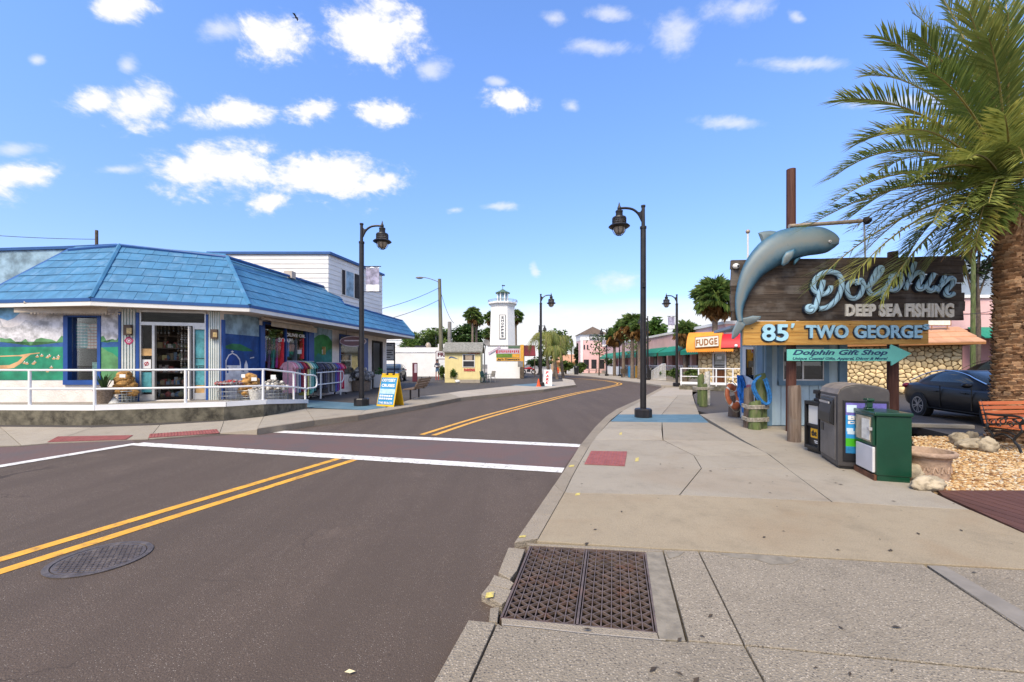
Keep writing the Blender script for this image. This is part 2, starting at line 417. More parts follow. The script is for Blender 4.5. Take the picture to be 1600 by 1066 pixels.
def text_verts(s, bold=0., shear=0., res=3, space=1.):
    cu = bpy.data.curves.new('txt', 'FONT'); cu.body = s; cu.offset = bold; cu.shear = shear; cu.resolution_u = res
    cu.extrude = .5; cu.space_character = space
    ob = bpy.data.objects.new('txt', cu); COL.objects.link(ob)
    dg = bpy.context.evaluated_depsgraph_get(); me = bpy.data.meshes.new_from_object(ob.evaluated_get(dg))
    vs = [v.co.copy() for v in me.vertices]; fs = [tuple(p.vertices) for p in me.polygons]
    bpy.data.objects.remove(ob); bpy.data.curves.remove(cu); bpy.data.meshes.remove(me)
    return vs, fs
def put_text(mb, pl, s, box, t0, t1, m=0, bold=.0, shear=0., res=3, grow=0., space=1., quad=None):
    """solid lettering on a plane, fitted to a rectangle of the photograph"""
    vs, fs = text_verts(s, bold, shear, res, space)
    x0 = min(v.x for v in vs); x1 = max(v.x for v in vs); y0 = min(v.y for v in vs); y1 = max(v.y for v in vs)
    bx0, by0, bx1, by1 = box
    if quad: bl, br, tr, tl = [pl.on(*q) for q in quad]
    else: bl, br, tr, tl = [pl.on(*q) for q in ((bx0 - grow, by1 + grow), (bx1 + grow, by1 + grow), (bx1 + grow, by0 - grow), (bx0 - grow, by0 - grow))]
    out = []
    for v in vs:
        a = (v.x - x0) / max(1e-6, x1 - x0); b = (v.y - y0) / max(1e-6, y1 - y0)
        p = (bl * (1 - a) + br * a) * (1 - b) + (tl * (1 - a) + tr * a) * b
        out.append(p + pl.n * (t0 + (t1 - t0) * (v.z + .5)))
    mb.add(out, fs, m); return mb
def catmull(pts, k=6, closed=False):
    pts = [Vector(p) for p in pts]; N = len(pts); out = []
    for i in range(N if closed else N - 1):
        if closed: a, b, c, d = pts[i - 1], pts[i], pts[(i + 1) % N], pts[(i + 2) % N]
        else: a, b, c, d = pts[max(i - 1, 0)], pts[i], pts[i + 1], pts[min(i + 2, N - 1)]
        for j in range(k):
            t = j / k
            out.append(.5 * ((2 * b) + (c - a) * t + (2 * a - 5 * b + 4 * c - d) * t * t + (3 * b - a - 3 * c + d) * t ** 3))
    if not closed: out.append(pts[-1])
    return out
# ================================================================== ground, road, pavements
m_asphalt('asphalt', (.130, .095, .072), .8); m_asphalt('lot_asphalt', (.105, .092, .083), .3)
m_concrete('concrete', (.365, .318, .25), 0, .22); m_concrete('concrete_beige', (.35, .285, .195), 0, .55)
m_concrete('aggregate', (.30, .255, .195), 1., .15); m_concrete('kerb_concrete', (.32, .27, .205), .25, .3)
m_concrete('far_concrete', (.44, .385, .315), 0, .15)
mat('ground_dirt', (.16, .14, .11), .9, .3, .2)
mat('yellow_paint', (.72, .36, .028), .6, .10, 5, dirt=.75, dirtcol=(.19, .11, .05), ds=12)
mat('white_paint', (.74, .71, .65), .6, .08, 4, dirt=.85, dirtcol=(.15, .12, .10), ds=13)
mat('blue_paint', (.085, .165, .215), .7, .15, 3, dirt=.4, dirtcol=(.16, .18, .18), ds=3)
mat('red_tactile', (.26, .075, .065), .7, .2, 6, dirt=.4, dirtcol=(.12, .06, .05), ds=5)
mat('lime_mark', (.52, .42, .11), .8, .3, 30, dirt=.9, dirtcol=(.35, .29, .2), ds=22)
mat('iron', (.12, .088, .075), .55, .3, 9, bump=.3, dirt=.55, dirtcol=(.16, .06, .025), ds=5)
mat('iron_dark', (.085, .068, .062), .5, .3, 14, bump=.3, dirt=.4, dirtcol=(.2, .17, .14), ds=12)
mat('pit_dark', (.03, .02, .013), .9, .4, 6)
mat('joint_dark', (.05, .045, .04), .9)
mat('mortar', (.225, .195, .15), .85, .2, 12, bump=.4, bs=60)
mat('brown_smooth', (.22, .195, .165), .85, .15, 4)
def brick_mat(name, c1, c2, mortar, scale):
    m = bpy.data.materials.new(name); m.use_nodes = True; t = NT(m.node_tree); b = t.n['Principled BSDF']
    v = t.new('ShaderNodeTexCoord').outputs['Object']
    br = t.n.new('ShaderNodeTexBrick'); br.inputs['Scale'].default_value = scale; t.l.new(v, br.inputs['Vector'])
    br.inputs['Color1'].default_value = (*c1, 1); br.inputs['Color2'].default_value = (*c2, 1); br.inputs['Mortar'].default_value = (*mortar, 1)
    br.inputs['Mortar Size'].default_value = .012
    c = t.mix(t.smooth(t.noise(v, 1.3, 5, .65), .42, .68, 0, .85), br.outputs[0], (.10, .078, .072))
    t.l.new(c, b.inputs['Base Color']); b.inputs['Roughness'].default_value = .85; MATS[name] = m
brick_mat('crossing_brick', (.128, .070, .060), (.118, .072, .062), (.145, .11, .095), 4.5)

def sheet(name, pts, m, kind='structure', parent=None, th=.002):
    return struct(MB().prism(pts, (0, 0, -th)).build(name, m, parent), kind)
def gp(lst, z): return [G(x, y, z) for x, y in lst]
def line_at_y(a, b, Y):
    k = (Y - a.y) / (b.y - a.y); return a + (b - a) * k

struct(MB().box((0, 900, -1.05), (5000, 3000, .2)).build('ground', 'ground_dirt'))
ZR = -.06                                  # carriageway level; pavements stand above it
KO = [(731, 968), (751, 924), (772, 896), (794, 863), (803, 848), (840, 795), (866, 757), (880, 737), (906, 696), (930, 667), (947, 650.5), (964, 639), (998, 624), (1009, 617), (1036, 604)]
ko = gp(KO, 0); ka, kb = G(731, 968), G(676, 1066)
near = [line_at_y(ka, kb, y) for y in (-8, 0, 1.6)]
far = gp([(974, 594.5), (919, 588), (864, 584)], 0)
rp = near + ko
rp = [Vector((p.x + .13, p.y - .03, ZR)) for p in rp] + [Vector((p.x + .05, p.y + .15, ZR)) for p in far]
rp += [Vector((-30, 78, ZR)), Vector((-75, 78, ZR)), Vector((-75, -8, ZR))]
struct(MB().prism(rp, (0, 0, -.3)).build('road', 'asphalt'))

# painted markings
mk = MB()
def stripe(mb, pts, w, z=ZR + .004, m=0):
    pts = [Vector(p) for p in pts]; L = []; Rr = []
    for i, p in enumerate(pts):
        d = (pts[min(i + 1, len(pts) - 1)] - pts[max(i - 1, 0)]); d.z = 0; d.normalize(); nn = Vector((-d.y, d.x, 0)) * w / 2
        L.append((p + nn)[:2] + (z,)); Rr.append((p - nn)[:2] + (z,))
    k = len(pts); mb.add(L + Rr, [(i, i + 1, k + i + 1, k + i) for i in range(k - 1)], m)
A1, A2, B1, B2 = G(0, 875, ZR), G(542, 713, ZR), G(0, 894, ZR), G(569, 714, ZR)
for a, b in ((A1, A2), (B1, B2)):
    mb = MB(); stripe(mb, [line_at_y(a, b, -3), b], .125); struct(mb.build('yellow_line', 'yellow_paint'))
cen = catmull(gp([(668, 680), (760, 651), (850, 627), (900, 615), (940, 607.3), (962, 602.4), (968, 599.6), (958, 597), (935, 594), (880, 590.5)], ZR), 8)
for off in (-.15, .15):
    pts = []
    for i, p in enumerate(cen):
        d = cen[min(i + 1, len(cen) - 1)] - cen[max(i - 1, 0)]; d.normalize(); pts.append(p + Vector((-d.y, d.x, 0)) * off)
    mb = MB(); stripe(mb, pts, .13); struct(mb.build('yellow_line', 'yellow_paint'))
sheet('brick_crossing', gp([(214, 690), (330, 682), (412, 676), (905, 699), (880, 733), (500, 707)], ZR + .003), 'crossing_brick')
sheet('brick_crossing', gp([(-160, 704), (33, 698), (74, 694), (205, 688), (212, 691), (-160, 757)], ZR + .0035), 'crossing_brick')
for a, b, w in (((212, 694), (880, 735.5), .30), ((415, 674), (906, 697), .30), ((-160, 756), (215, 693.5), .22)):
    mb = MB(); stripe(mb, [G(*a, ZR), G(*b, ZR)], w, ZR + .007 + .002 * (w < .25)); struct(mb.build('crosswalk_line', 'white_paint'))

# right-hand pavement, slab by slab
pav = struct(bpy.data.objects.new('pavement', None)); COL.objects.link(pav); ORG[pav.name] = Vector((0, 0, 0))
def inset(poly, d):
    pts = [Vector(p) for p in poly]; N = len(pts); out = []
    area = sum(pts[i].x * pts[(i + 1) % N].y - pts[(i + 1) % N].x * pts[i].y for i in range(N)); sg = 1 if area > 0 else -1
    for i in range(N):
        a, b, c = pts[i - 1], pts[i], pts[(i + 1) % N]
        d1 = (b - a).xy.normalized(); d2 = (c - b).xy.normalized()
        n1 = Vector((-d1.y, d1.x)) * sg; n2 = Vector((-d2.y, d2.x)) * sg
        k = max(.35, 1 + n1.dot(n2)); q = (n1 + n2) / k * d
        out.append(Vector((b.x + q.x, b.y + q.y, b.z)))
    return out
def slab(pts, m, gap=.006, th=.14, dz=0., parent=None, name='slab'):
    q = inset(pts, gap); q = [Vector((p.x, p.y, p.z + dz)) for p in q]
    return MB().prism(q, (0, 0, -th)).build(name, m, parent or pav, bevel=.004)
j1 = lambda y: line_at_y(G(1163, 1008), G(1195, 1066), y)
kjn = lambda y: line_at_y(G(781, 978.5), G(743, 1066), y)
kon = lambda y: line_at_y(ka, kb, y)
slab([kon(-6), ka, G(776, 972), kjn(-6)], 'aggregate')
slab([kjn(-6), G(776.5, 972), G(784, 977), G(1041, 1001), G(1075, 1001.5), G(1163, 1008), j1(-6)], 'aggregate')
q = line_at_y(G(1446, 882), G(1600, 985), 2.15)
slab([j1(-6), G(1163, 1008), G(1600, 1051), q, Vector((q.x + .2, -6, 0))], 'aggregate')
slab([G(1091, 861), G(1442, 881.5), q, G(1600, 1050), G(1163, 1008)], 'aggregate')
slab([G(1446, 882.5), G(1600, 890.5), Vector((4.95, 3.2, 0)), Vector((4.7, -6, 0)), Vector((q.x + .2, -6, 0)), q], 'aggregate')
slab([G(1036, 859), G(1091, 861), G(1163, 1008), G(1075, 1001)], 'aggregate', .004)
slab([G(881.5, 770), G(1061, 774), G(1300, 784.5), G(1517, 797), G(1600, 833), Vector((4.95, 3.2, 0)), G(1600, 889.5), G(1442, 881), G(1090, 860), G(1037, 858), G(838, 846)], 'concrete_beige', .005, dz=.002)
for pp, m in (
    ([(881.5, 770), (893, 746), (905, 724), (919, 700), (927, 687), (1036, 688), (1084, 711.5), (1096, 731.6), (1061.5, 773.6)], 'concrete'),
    ([(927, 687), (941, 671), (1034, 671.5), (1036, 687.5)], 'concrete'),
    ([(941, 671), (953, 658.5), (1034.5, 660), (1034, 671.5)], 'concrete'),
    ([(1034.5, 660), (1108, 660.5), (1161, 690), (1036, 687.5)], 'concrete'),
    ([(1036, 687.5), (1161, 690), (1196, 706.6), (1203, 711.5), (1084, 711.5)], 'concrete'),
    ([(1084, 711.5), (1203, 711.5), (1231, 732.5), (1096, 731.6)], 'concrete'),
    ([(1096, 731.6), (1231, 732.5), (1300, 784), (1061.5, 773.6)], 'concrete'),
    ([(1093, 647.5), (1135, 644), (1320, 648), (1410, 664), (1421, 690.6), (1165, 690)], 'concrete'),
    ([(1165, 690), (1421, 690.6), (1440, 733), (1231, 733), (1203, 711)], 'concrete'),
    ([(1231, 733), (1440, 733), (1457, 769), (1517, 797), (1300, 784)], 'concrete'),
    ([(966, 647.6), (1034, 647.6), (1060, 617), (1014, 620), (1001, 627), (977, 639)], 'concrete'),
    ([(1034, 647.6), (1093, 647.6), (1086, 630), (1082, 617), (1060, 617)], 'concrete'),
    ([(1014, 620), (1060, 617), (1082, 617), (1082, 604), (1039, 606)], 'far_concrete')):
    slab(gp(pp, 0), m)
slab(gp([(953, 659), (966, 647.6), (1034, 647.6), (1093, 647.6), (1108, 660.5), (1034.5, 660)], 0), 'blue_paint')
ki = gp([(841, 841), (862, 804), (881.5, 770), (893, 746), (905, 724), (919, 700), (941, 671), (955, 655.5), (971, 643), (1002, 627), (1039, 606)], 0)
ko2 = gp([(803, 848), (834, 803), (866, 757), (880, 737), (893, 717), (906, 696), (930, 667), (947, 650.5), (964, 639), (998, 624), (1036, 604)], 0)
for i in range(len(ki) - 1):
    slab([ko2[i], ki[i], ki[i + 1], ko2[i + 1]], 'kerb_concrete', .003, name='kerb_stone')
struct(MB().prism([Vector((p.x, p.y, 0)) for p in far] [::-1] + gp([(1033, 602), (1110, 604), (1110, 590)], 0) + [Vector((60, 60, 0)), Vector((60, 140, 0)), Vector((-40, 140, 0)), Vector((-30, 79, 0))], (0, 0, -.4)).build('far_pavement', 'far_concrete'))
struct(MB().prism([Vector((6.3, 15.5, -.02)), Vector((6.2, 12.6, -.02)), Vector((10.2, 10.9, -.02)), Vector((9.6, 9.05, -.02)), Vector((30, 9.05, -.02)), Vector((40, 34, -.02)), G(1110, 602, -.02), G(1083, 617, -.02), G(1087, 630, -.02)], (0, 0, -.2)).build('parking_lot', 'lot_asphalt'))

# broken kerb beside the grate
for pp in ([(794, 852), (821, 855), (809, 887), (797, 902), (778, 891)], [(772, 894), (797, 902), (804, 907), (797, 917), (763, 910)],
           [(763, 911), (800, 919), (792, 936), (784, 942), (751, 926)], [(765, 945), (781, 943), (778, 968), (763, 966)]):
    slab(gp(pp, 0), 'kerb_concrete', .004, dz=rng.uniform(-.02, -.006), name='broken_kerb')
slab(gp([(822, 848), (1010, 856), (1036, 858), (1036, 861), (1009, 861), (828, 851)], 0), 'kerb_concrete', .002, dz=-.004, name='grate_bed')
slab(gp([(1009, 861), (1036, 861), (1072, 1000), (1030, 997), (1027, 986)], 0), 'mortar', .002, dz=-.006, name='grate_bed')
slab(gp([(783, 963), (1027, 986), (1030, 997), (1040, 1001), (784, 976)], 0), 'kerb_concrete', .002, dz=-.008, name='grate_bed')
mb = MB(); stripe(mb, gp([(784, 975.5), (850, 982), (900, 988), (1040, 1000.5)], 0), .007, .001); struct(mb.build('joint_sealant', 'far_concrete', pav))
sheet('mortar_patch', gp([(1120, 863.5), (1145, 871), (1180, 874), (1205, 882), (1235, 881), (1250, 874), (1225, 869), (1180, 866)], .003), 'mortar', parent=pav)
sheet('mortar_patch', gp([(1040, 862), (1070, 862), (1062, 868), (1046, 873)], .004), 'mortar', parent=pav)
sheet('smooth_band', gp([(1449, 883.5), (1476, 884.5), (1600, 955), (1600, 982)], .003), 'brown_smooth', parent=pav)
for x, y, w, h in ((995.6, 718, 3.4, 3.4), (903, 772, 4.5, 2), (817, 838, 6.5, 1.6), (893.5, 728, 5, 1.6), (970, 677.6, 2.5, 2), (766, 929, 8, 5)):
    sheet('survey_mark', gp([(x - w, y + h), (x + w * .6, y + h * .7), (x + w * .8, y - h), (x - w * .7, y - h * .6)], .005), 'lime_mark', parent=pav)

mat('litter_dark', (.05, .035, .022), .8, .3)
mb = MB(); r_l = random.Random(9)
for k in range(75):
    p = G(r_l.uniform(900, 1600), r_l.uniform(690, 1066) if k < 50 else r_l.uniform(640, 760), .006); s = r_l.uniform(.008, .022); a = r_l.uniform(0, 6.28)
    if p.x > .3 and not (5.0 < p.x): mb.add([p + Vector((math.cos(a + b) * s * q, math.sin(a + b) * s * q, h)) for b, q, h in ((0, 1.6, .002), (1.3, .6, .006), (3.1, 1.5, .001), (4.6, .6, .004))], [(0, 1, 2, 3)])
tag(mb.build('leaf_litter', 'litter_dark', fix=False), 'tiny dark scraps of leaf scattered over the near pavement', 'leaf litter', kind='stuff')
# storm grate
gt = thing('drain_grate', 'rusty iron storm drain grate of triangular cells set in the near pavement', 'grate', G(905, 915))
TL, TR, BR, BL = gp([(829, 851), (1008, 861), (1027, 986), (783, 963)], 0)
def gpt(u, v, z=-.012):
    p = (TL * (1 - u) + TR * u) * (1 - v) + (BL * (1 - u) + BR * u) * v; return Vector((p.x, p.y, z))
def bar(mb, a, b, w, h, m=0):
    d = (b - a); d.z = 0; d.normalize(); nn = Vector((-d.y, d.x, 0)) * w / 2
    mb.prism([a - nn, b - nn, b + nn, a + nn], (0, 0, -h), m)
mb = MB()
for a, b in (((0, 0), (1, 0)), ((1, 0), (1, 1)), ((1, 1), (0, 1)), ((0, 1), (0, 0)), ((.5, 0), (.5, 1))): bar(mb, gpt(*a, -.010), gpt(*b, -.010), .014, .07)
mb.build('grate_frame', 'iron', gt)
for half in (0, 1):
    us = [.02 + half * .5 + k * .46 / 7 for k in range(8)]
    for k, u in enumerate(us): mb = MB(); bar(mb, gpt(u, .01), gpt(u, .99), .0065, .03); mb.build('bearing_bar', 'iron', gt)
    NZ = 26
    for k in range(7):
        mb = MB(); pts = []
        for j in range(NZ + 1):
            up = (j + k) % 2; pts.append(gpt(us[k] + (us[k + 1] - us[k]) * (.92 if up else .08), .012 + .976 * j / NZ, -.013))
        for a, b in zip(pts, pts[1:]): bar(mb, a, b, .005, .018)
        mb.build('reticuline_bar', 'iron', gt)
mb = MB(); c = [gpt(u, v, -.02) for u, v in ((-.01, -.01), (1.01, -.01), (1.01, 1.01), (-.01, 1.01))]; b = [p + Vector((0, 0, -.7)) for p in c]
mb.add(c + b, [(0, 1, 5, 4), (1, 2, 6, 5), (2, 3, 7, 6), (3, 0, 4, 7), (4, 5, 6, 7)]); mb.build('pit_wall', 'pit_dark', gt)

# manhole
mc = Vector((-3.40, 3.53, ZR)); mh = thing('manhole_cover', 'round iron manhole cover with raised ribs beside the yellow centre lines', 'manhole cover', mc)
MB().lathe([(.335, .003), (.335, .009), (.295, .009), (.293, .003)], mc, 40, cap=False).build('rim', 'iron_dark', mh, smooth=True)
MB().lathe([(.286, .002), (.286, .007), (.0, .007)], mc, 40, cap=False).build('lid', 'iron_dark', mh)
mb = MB()
for i in range(-7, 8):
    for j in range(-9, 10):
        x, y = i * .042 + (.021 if j % 2 else .0), j * .030
        if math.hypot(x, y) < .262: mb.box(mc + Vector((x, y, .0085)).xyz, (.026, .015, .006), rz=0)
struct(mb.build('tread', 'iron_dark', mh), 'stuff')
lf = MB(); lc = G(547, 1050, ZR + .012)
lf.add([lc + Vector(v) for v in ((-.03, 0, 0), (-.01, .016, .004), (.028, .004, .001), (.004, -.014, .003))], [(0, 1, 2, 3)])
mat('dry_leaf', (.72, .62, .35), .6)
tag(lf.build('fallen_leaf', 'dry_leaf', org=lc), 'single pale yellow leaf lying on the dark road surface', 'leaf')

# left pavement: kerb slabs, corner ramps, yard behind
ZL = .09
lot = [Vector((-60, 12, .07)), G(-150, 668, .07), G(144, 668, .07), G(350, 658, .07), G(478, 640, .07), G(604, 638, .07), G(720, 616, .07), G(850, 606, .07), G(890, 599, .07), G(892, 594, .07), G(868, 589, .07), Vector((2, 75, .07)), Vector((-60, 75, .07))]
struct(MB().prism(lot, (0, 0, -.13)).build('yard', 'lot_asphalt'))
lp = struct(bpy.data.objects.new('corner_pavement', None)); COL.objects.link(lp); ORG[lp.name] = Vector((0, 0, 0))
E = [(-150, 701), (33, 696), (74, 692.5), (232, 686), (343, 677), (402, 671.5)]; J = [(-150, 668), (0, 667), (144, 668), (250, 664), (350, 658), (412, 651)]
RAMP = []
for i in range(len(E) - 1):
    q = [G(*E[i], -.045), G(*E[i + 1], -.045 if i < 4 else .06), G(*J[i + 1], ZL), G(*J[i], ZL)]; RAMP.append(q)
    a = inset(q, .006); b = [p + Vector((0, 0, -.2)) for p in a]
    MB().add(a + b, [(0, 1, 2), (0, 2, 3), (4, 6, 5), (4, 7, 6), (0, 4, 5, 1), (1, 5, 6, 2), (2, 6, 7, 3), (3, 7, 4, 0)]).build('slab', 'concrete', lp)
O2 = [(402, 670), (491, 657), (560, 649), (600, 642.5), (670, 631), (720, 621.5), (762, 617), (850, 608.6), (876, 604.5), (900, 601.5), (896, 594)]
I2 = [(412, 651), (478, 638.5), (571, 641), (604, 636.6), (655, 620), (700, 614), (722, 611), (800, 603), (850, 598), (880, 596), (878, 591)]
for i in range(len(O2) - 1):
    o0, o1, i0, i1 = G(*O2[i], ZL), G(*O2[i + 1], ZL), G(*I2[i], ZL), G(*I2[i + 1], ZL)
    k0 = o0 + (i0 - o0).normalized() * .16; k1 = o1 + (i1 - o1).normalized() * .16
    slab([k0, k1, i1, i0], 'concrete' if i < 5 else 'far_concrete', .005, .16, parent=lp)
    slab([o0, o1, k1, k0], 'kerb_concrete', .003, .2, parent=lp, name='kerb_stone')
sheet('blue_pad', gp([(480, 636.4), (480, 625), (555, 630), (597, 633.5), (604, 636.4), (571, 640.6)], ZL + .002), 'blue_paint', parent=lp, th=.012)
sheet('blue_pad', gp([(797, 602), (845, 598.5), (868, 602), (848, 604.5)], ZL + .004), 'blue_paint', parent=lp, th=.012)

def tactile(label, pl, quad, nu, nv):
    c = [pl.on(x, y, .004) for x, y in quad]; t = thing('tactile_paving', label, 'tactile pad', sum(c, Vector()) / 4)
    MB().prism(c, pl.n * .006).build('pad', 'red_tactile', t)
    mb = MB()
    for i in range(nu):
        for j in range(nv):
            u, v = (i + .5) / nu, (j + .5) / nv; p = (c[0] * (1 - u) + c[1] * u) * (1 - v) + (c[3] * (1 - u) + c[2] * u) * v
            mb.lathe([(.016, .006), (.011, .012), (0, .012)], p, 6, cap=False)
    struct(mb.build('dome', 'red_tactile', t), 'stuff')
flat0 = Plane((0, 0, 0), (0, 0, 1))
tactile('red dimpled pad at the kerb below the dolphin sign pavement', flat0, [(923.5, 705), (980, 706), (976, 728.6), (913, 725.6)], 12, 12)
tactile('long red dimpled pad before the railed mural wall', plane3(RAMP[2][0], RAMP[2][1], RAMP[2][2]), [(90, 682.5), (208, 680.5), (197, 687), (74, 691)], 24, 10)
tactile('short red dimpled pad in front of the shop doorway', plane3(RAMP[3][0], RAMP[3][1], RAMP[3][2]), [(234, 678.5), (339, 671), (343, 677), (232, 684.5)], 22, 10)

# gravel bed and deck on the right
mat('gravel_base', (.32, .22, .12), .9, .4, 30)
gb = [G(1424, 684), G(1459, 768), Vector((5.2, 5.22, 0)), Vector((14, 5.22, 0)), Vector((14, 9.05, 0))]
struct(MB().prism([Vector((p.x, p.y, -.02)) for p in (gb[0], gb[1], gb[3], gb[4])], (0, 0, -.1)).build('gravel_bed', 'gravel_base'))
def pebbles():
    m = bpy.data.materials.new('pebble'); m.use_nodes = True; t = NT(m.node_tree); b = t.n['Principled BSDF']
    g = t.new('ShaderNodeNewGeometry').outputs['Random Per Island']
    t.l.new(t.ramp(g, [(0, (.16, .07, .025)), (.25, (.36, .19, .065)), (.5, (.50, .31, .125)), (.75, (.54, .40, .22)), (.93, (.62, .54, .40)), (1, (.26, .19, .14))]), b.inputs['Base Color'])
    b.inputs['Roughness'].default_value = .7; MATS['pebble'] = m
    r = np.random.RandomState(3); ph = (1 + 5 ** .5) / 2
    iv = np.array([(-1, ph, 0), (1, ph, 0), (-1, -ph, 0), (1, -ph, 0), (0, -1, ph), (0, 1, ph), (0, -1, -ph), (0, 1, -ph), (ph, 0, -1), (ph, 0, 1), (-ph, 0, -1), (-ph, 0, 1)]) / 1.9
    fi = np.array([(0,11,5),(0,5,1),(0,1,7),(0,7,10),(0,10,11),(1,5,9),(5,11,4),(11,10,2),(10,7,6),(7,1,8),(3,9,4),(3,4,2),(3,2,6),(3,6,8),(3,8,9),(4,9,5),(2,4,11),(6,2,10),(8,6,7),(9,8,1)])
    N = 15000; x0, x1, y0, y1 = 5.0, 11.2, 5.24, 9.1
    P_ = []
    a, b2 = gb[0], gb[1]
    while len(P_) < N:
        y = y0 + (y1 - y0) * r.rand() ** 1.25; x = r.uniform(x0, x1)
        xl = a.x + (b2.x - a.x) * (y - a.y) / (b2.y - a.y)
        if x > xl + .01 and x < 1.25 * y + .6: P_.append((x, y))
    P_ = np.array(P_); s = r.uniform(.013, .030, (N, 1, 1)) * np.stack([r.uniform(.8, 1.5, N), r.uniform(.7, 1.2, N), r.uniform(.5, .8, N)], 1)[:, None, :]
    v = iv[None] * s * r.uniform(.8, 1.2, (N, 12, 1)); an = r.uniform(0, 6.28, N); ca, sa = np.cos(an)[:, None], np.sin(an)[:, None]
    X = v[..., 0] * ca - v[..., 1] * sa; Y = v[..., 0] * sa + v[..., 1] * ca
    co = np.stack([X + P_[:, :1], Y + P_[:, 1:], v[..., 2] + r.uniform(-.012, .012, (N, 1))], -1).reshape(-1, 3)
    fa = (fi[None] + (np.arange(N) * 12)[:, None, None]).reshape(-1, 3)
    me = bpy.data.meshes.new('gravel'); me.vertices.add(len(co)); me.vertices.foreach_set('co', co.ravel())
    me.loops.add(fa.size); me.loops.foreach_set('vertex_index', fa.ravel()); me.polygons.add(len(fa))
    me.polygons.foreach_set('loop_start', np.arange(len(fa)) * 3); me.polygons.foreach_set('loop_total', np.full(len(fa), 3)); me.update()
    me.materials.append(m); o = bpy.data.objects.new('gravel', me); COL.objects.link(o)
    tag(o, 'tan and cream river gravel filling the bed under the palm', 'gravel', kind='stuff')
pebbles()
m_wood('deck_wood', (.085, .034, .022), (.12, .052, .036), 'Y', 1, rough=.6)
dk = thing('deck', 'dark reddish brown boarded deck along the near edge of the gravel', 'deck', (5, 4.5, 0))
ea, eb = G(1459, 769), G(1600, 833)
for k in range(26):
    x0 = 4.2 + k * .142; x1 = x0 + .134; ys = []
    fx = lambda x: ea.y + (x - ea.x) * (eb.y - ea.y) / (eb.x - ea.x)   # deck edge
    top = 5.20; lo = 1.0
    pts = []
    for x in (x0, x1):
        y = min(top, fx(x)); pts.append((x, y))
    if pts[1][1] - lo < .05: continue
    MB().prism([(x0, lo, .012), (x1, lo, .012), (x1, pts[1][1], .012), (x0, max(lo, pts[0][1]), .012)], (0, 0, -.05)).build('deck_board', 'deck_wood', dk)
# ================================================================== blue-roofed corner shop on the left
mat('roof_blue', (.042, .17, .315), .6, .16, 2.2, rnd=.07, dirt=.45, dirtcol=(.16, .30, .46), ds=3)
mat('trim_blue', (.012, .065, .27), .5, .12)
mat('grey_blue', (.22, .27, .33), .5, .1, 1)
mat('roof_edge', (.015, .085, .27), .5, .1)
mat('white_trim', (.74, .72, .68), .55, .06, 2)
mat('white_wall', (.76, .75, .73), .75, .05, 1, bump=.25, bs=30, dirt=.15, dirtcol=(.5, .45, .38), ds=1.2)
mat('stucco', (.76, .70, .65), .9, .08, 3, bump=.7, bs=22, dirt=.3, dirtcol=(.5, .42, .37), ds=2)
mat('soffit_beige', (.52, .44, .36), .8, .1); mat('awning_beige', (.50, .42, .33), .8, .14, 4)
mat('pilaster', (.62, .64, .60), .6, .08); mat('pilaster_line', (.33, .50, .50), .7, .1)
mat('alu', (.55, .54, .53), .38, .08, 6, metal=.6); mat('alu_white', (.72, .70, .67), .45, .06)
m_glass('glass', (.90, .92, .92), 0, .0); m_glass('glass_dark', (.30, .33, .35), .0, .10)
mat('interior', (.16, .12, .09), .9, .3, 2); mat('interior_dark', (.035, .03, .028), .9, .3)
mat('interior_floor', (.20, .165, .13), .7, .2); mat('rail_white', (.78, .78, .78), .4, .05, 3, dirt=.15, dirtcol=(.4, .36, .3), ds=6)
mat('algae_concrete', (.135, .12, .085), .95, .4, 5, bump=.5, dirt=.95, dirtcol=(.035, .03, .022), ds=3.2)
mat('platform_top', (.27, .24, .205), .9, .15)
for nme, c in (('mu_sky', (.20, .42, .62)), ('mu_mount', (.56, .55, .57)), ('mu_snow', (.74, .70, .70)), ('mu_tree', (.09, .25, .10)), ('mu_sea', (.02, .085, .25)),
               ('mu_green', (.015, .23, .125)), ('mu_sand', (.58, .33, .16)), ('mu_deep', (.008, .055, .21)), ('mu_pale', (.24, .36, .45)), ('mu_isle', (.02, .14, .05)),
               ('mu_white', (.66, .64, .64)), ('mu_dome', (.01, .045, .22)), ('mu_hill', (.03, .19, .045)), ('mu_teal', (.015, .16, .14))):
    mat(nme, c, .75, .42 if nme in ('mu_mount', 'mu_sky', 'mu_pale') else .3, 2.6 if nme != 'mu_mount' else 5, dirt=.6, dirtcol=tuple(min(1, x * 1.5 + .03) for x in c), ds=1.6)

def wq(mb, pl, x0, x1, z0, z1, t0, t1, m=0):
    """upright slab on a wall plane between two columns of the photograph and two heights"""
    a, b = pl.on(x0, HY), pl.on(x1, HY)
    mb.prism([Vector((p.x, p.y, z)) + pl.n * t0 for p, z in ((a, z0), (b, z0), (b, z1), (a, z1))], pl.n * (t1 - t0), m); return mb
ZP = .42
deep = lambda pl, t: Plane(pl.p + pl.n * t, pl.n)
c1, c2, w3 = G(190, 628, ZP), G(345, 625, ZP), G(602, 603, ZL); w0 = Vector((-19, 12.32, 0))
vm, vc, vs = vplane(w0, c1), vplane(c1, c2), vplane(c2, w3)
shop = thing('gift_shop', 'corner gift shop with blue shingled mansard roof and painted seaside murals', 'shop', (c1.x + .6, c1.y + 2, .09))
ZT = 3.30
mb = MB()
zw0, zw1 = vm.on(130, 594).z, vm.on(130, 496).z
wq(mb, vm, -400, 105, 0, ZT, -.15, 0); wq(mb, vm, 157, 190, 0, ZT, -.15, 0); wq(mb, vm, 105, 157, 0, zw0, -.15, 0); wq(mb, vm, 105, 157, zw1, ZT, -.15, 0)
zd = vc.on(270, 485).z
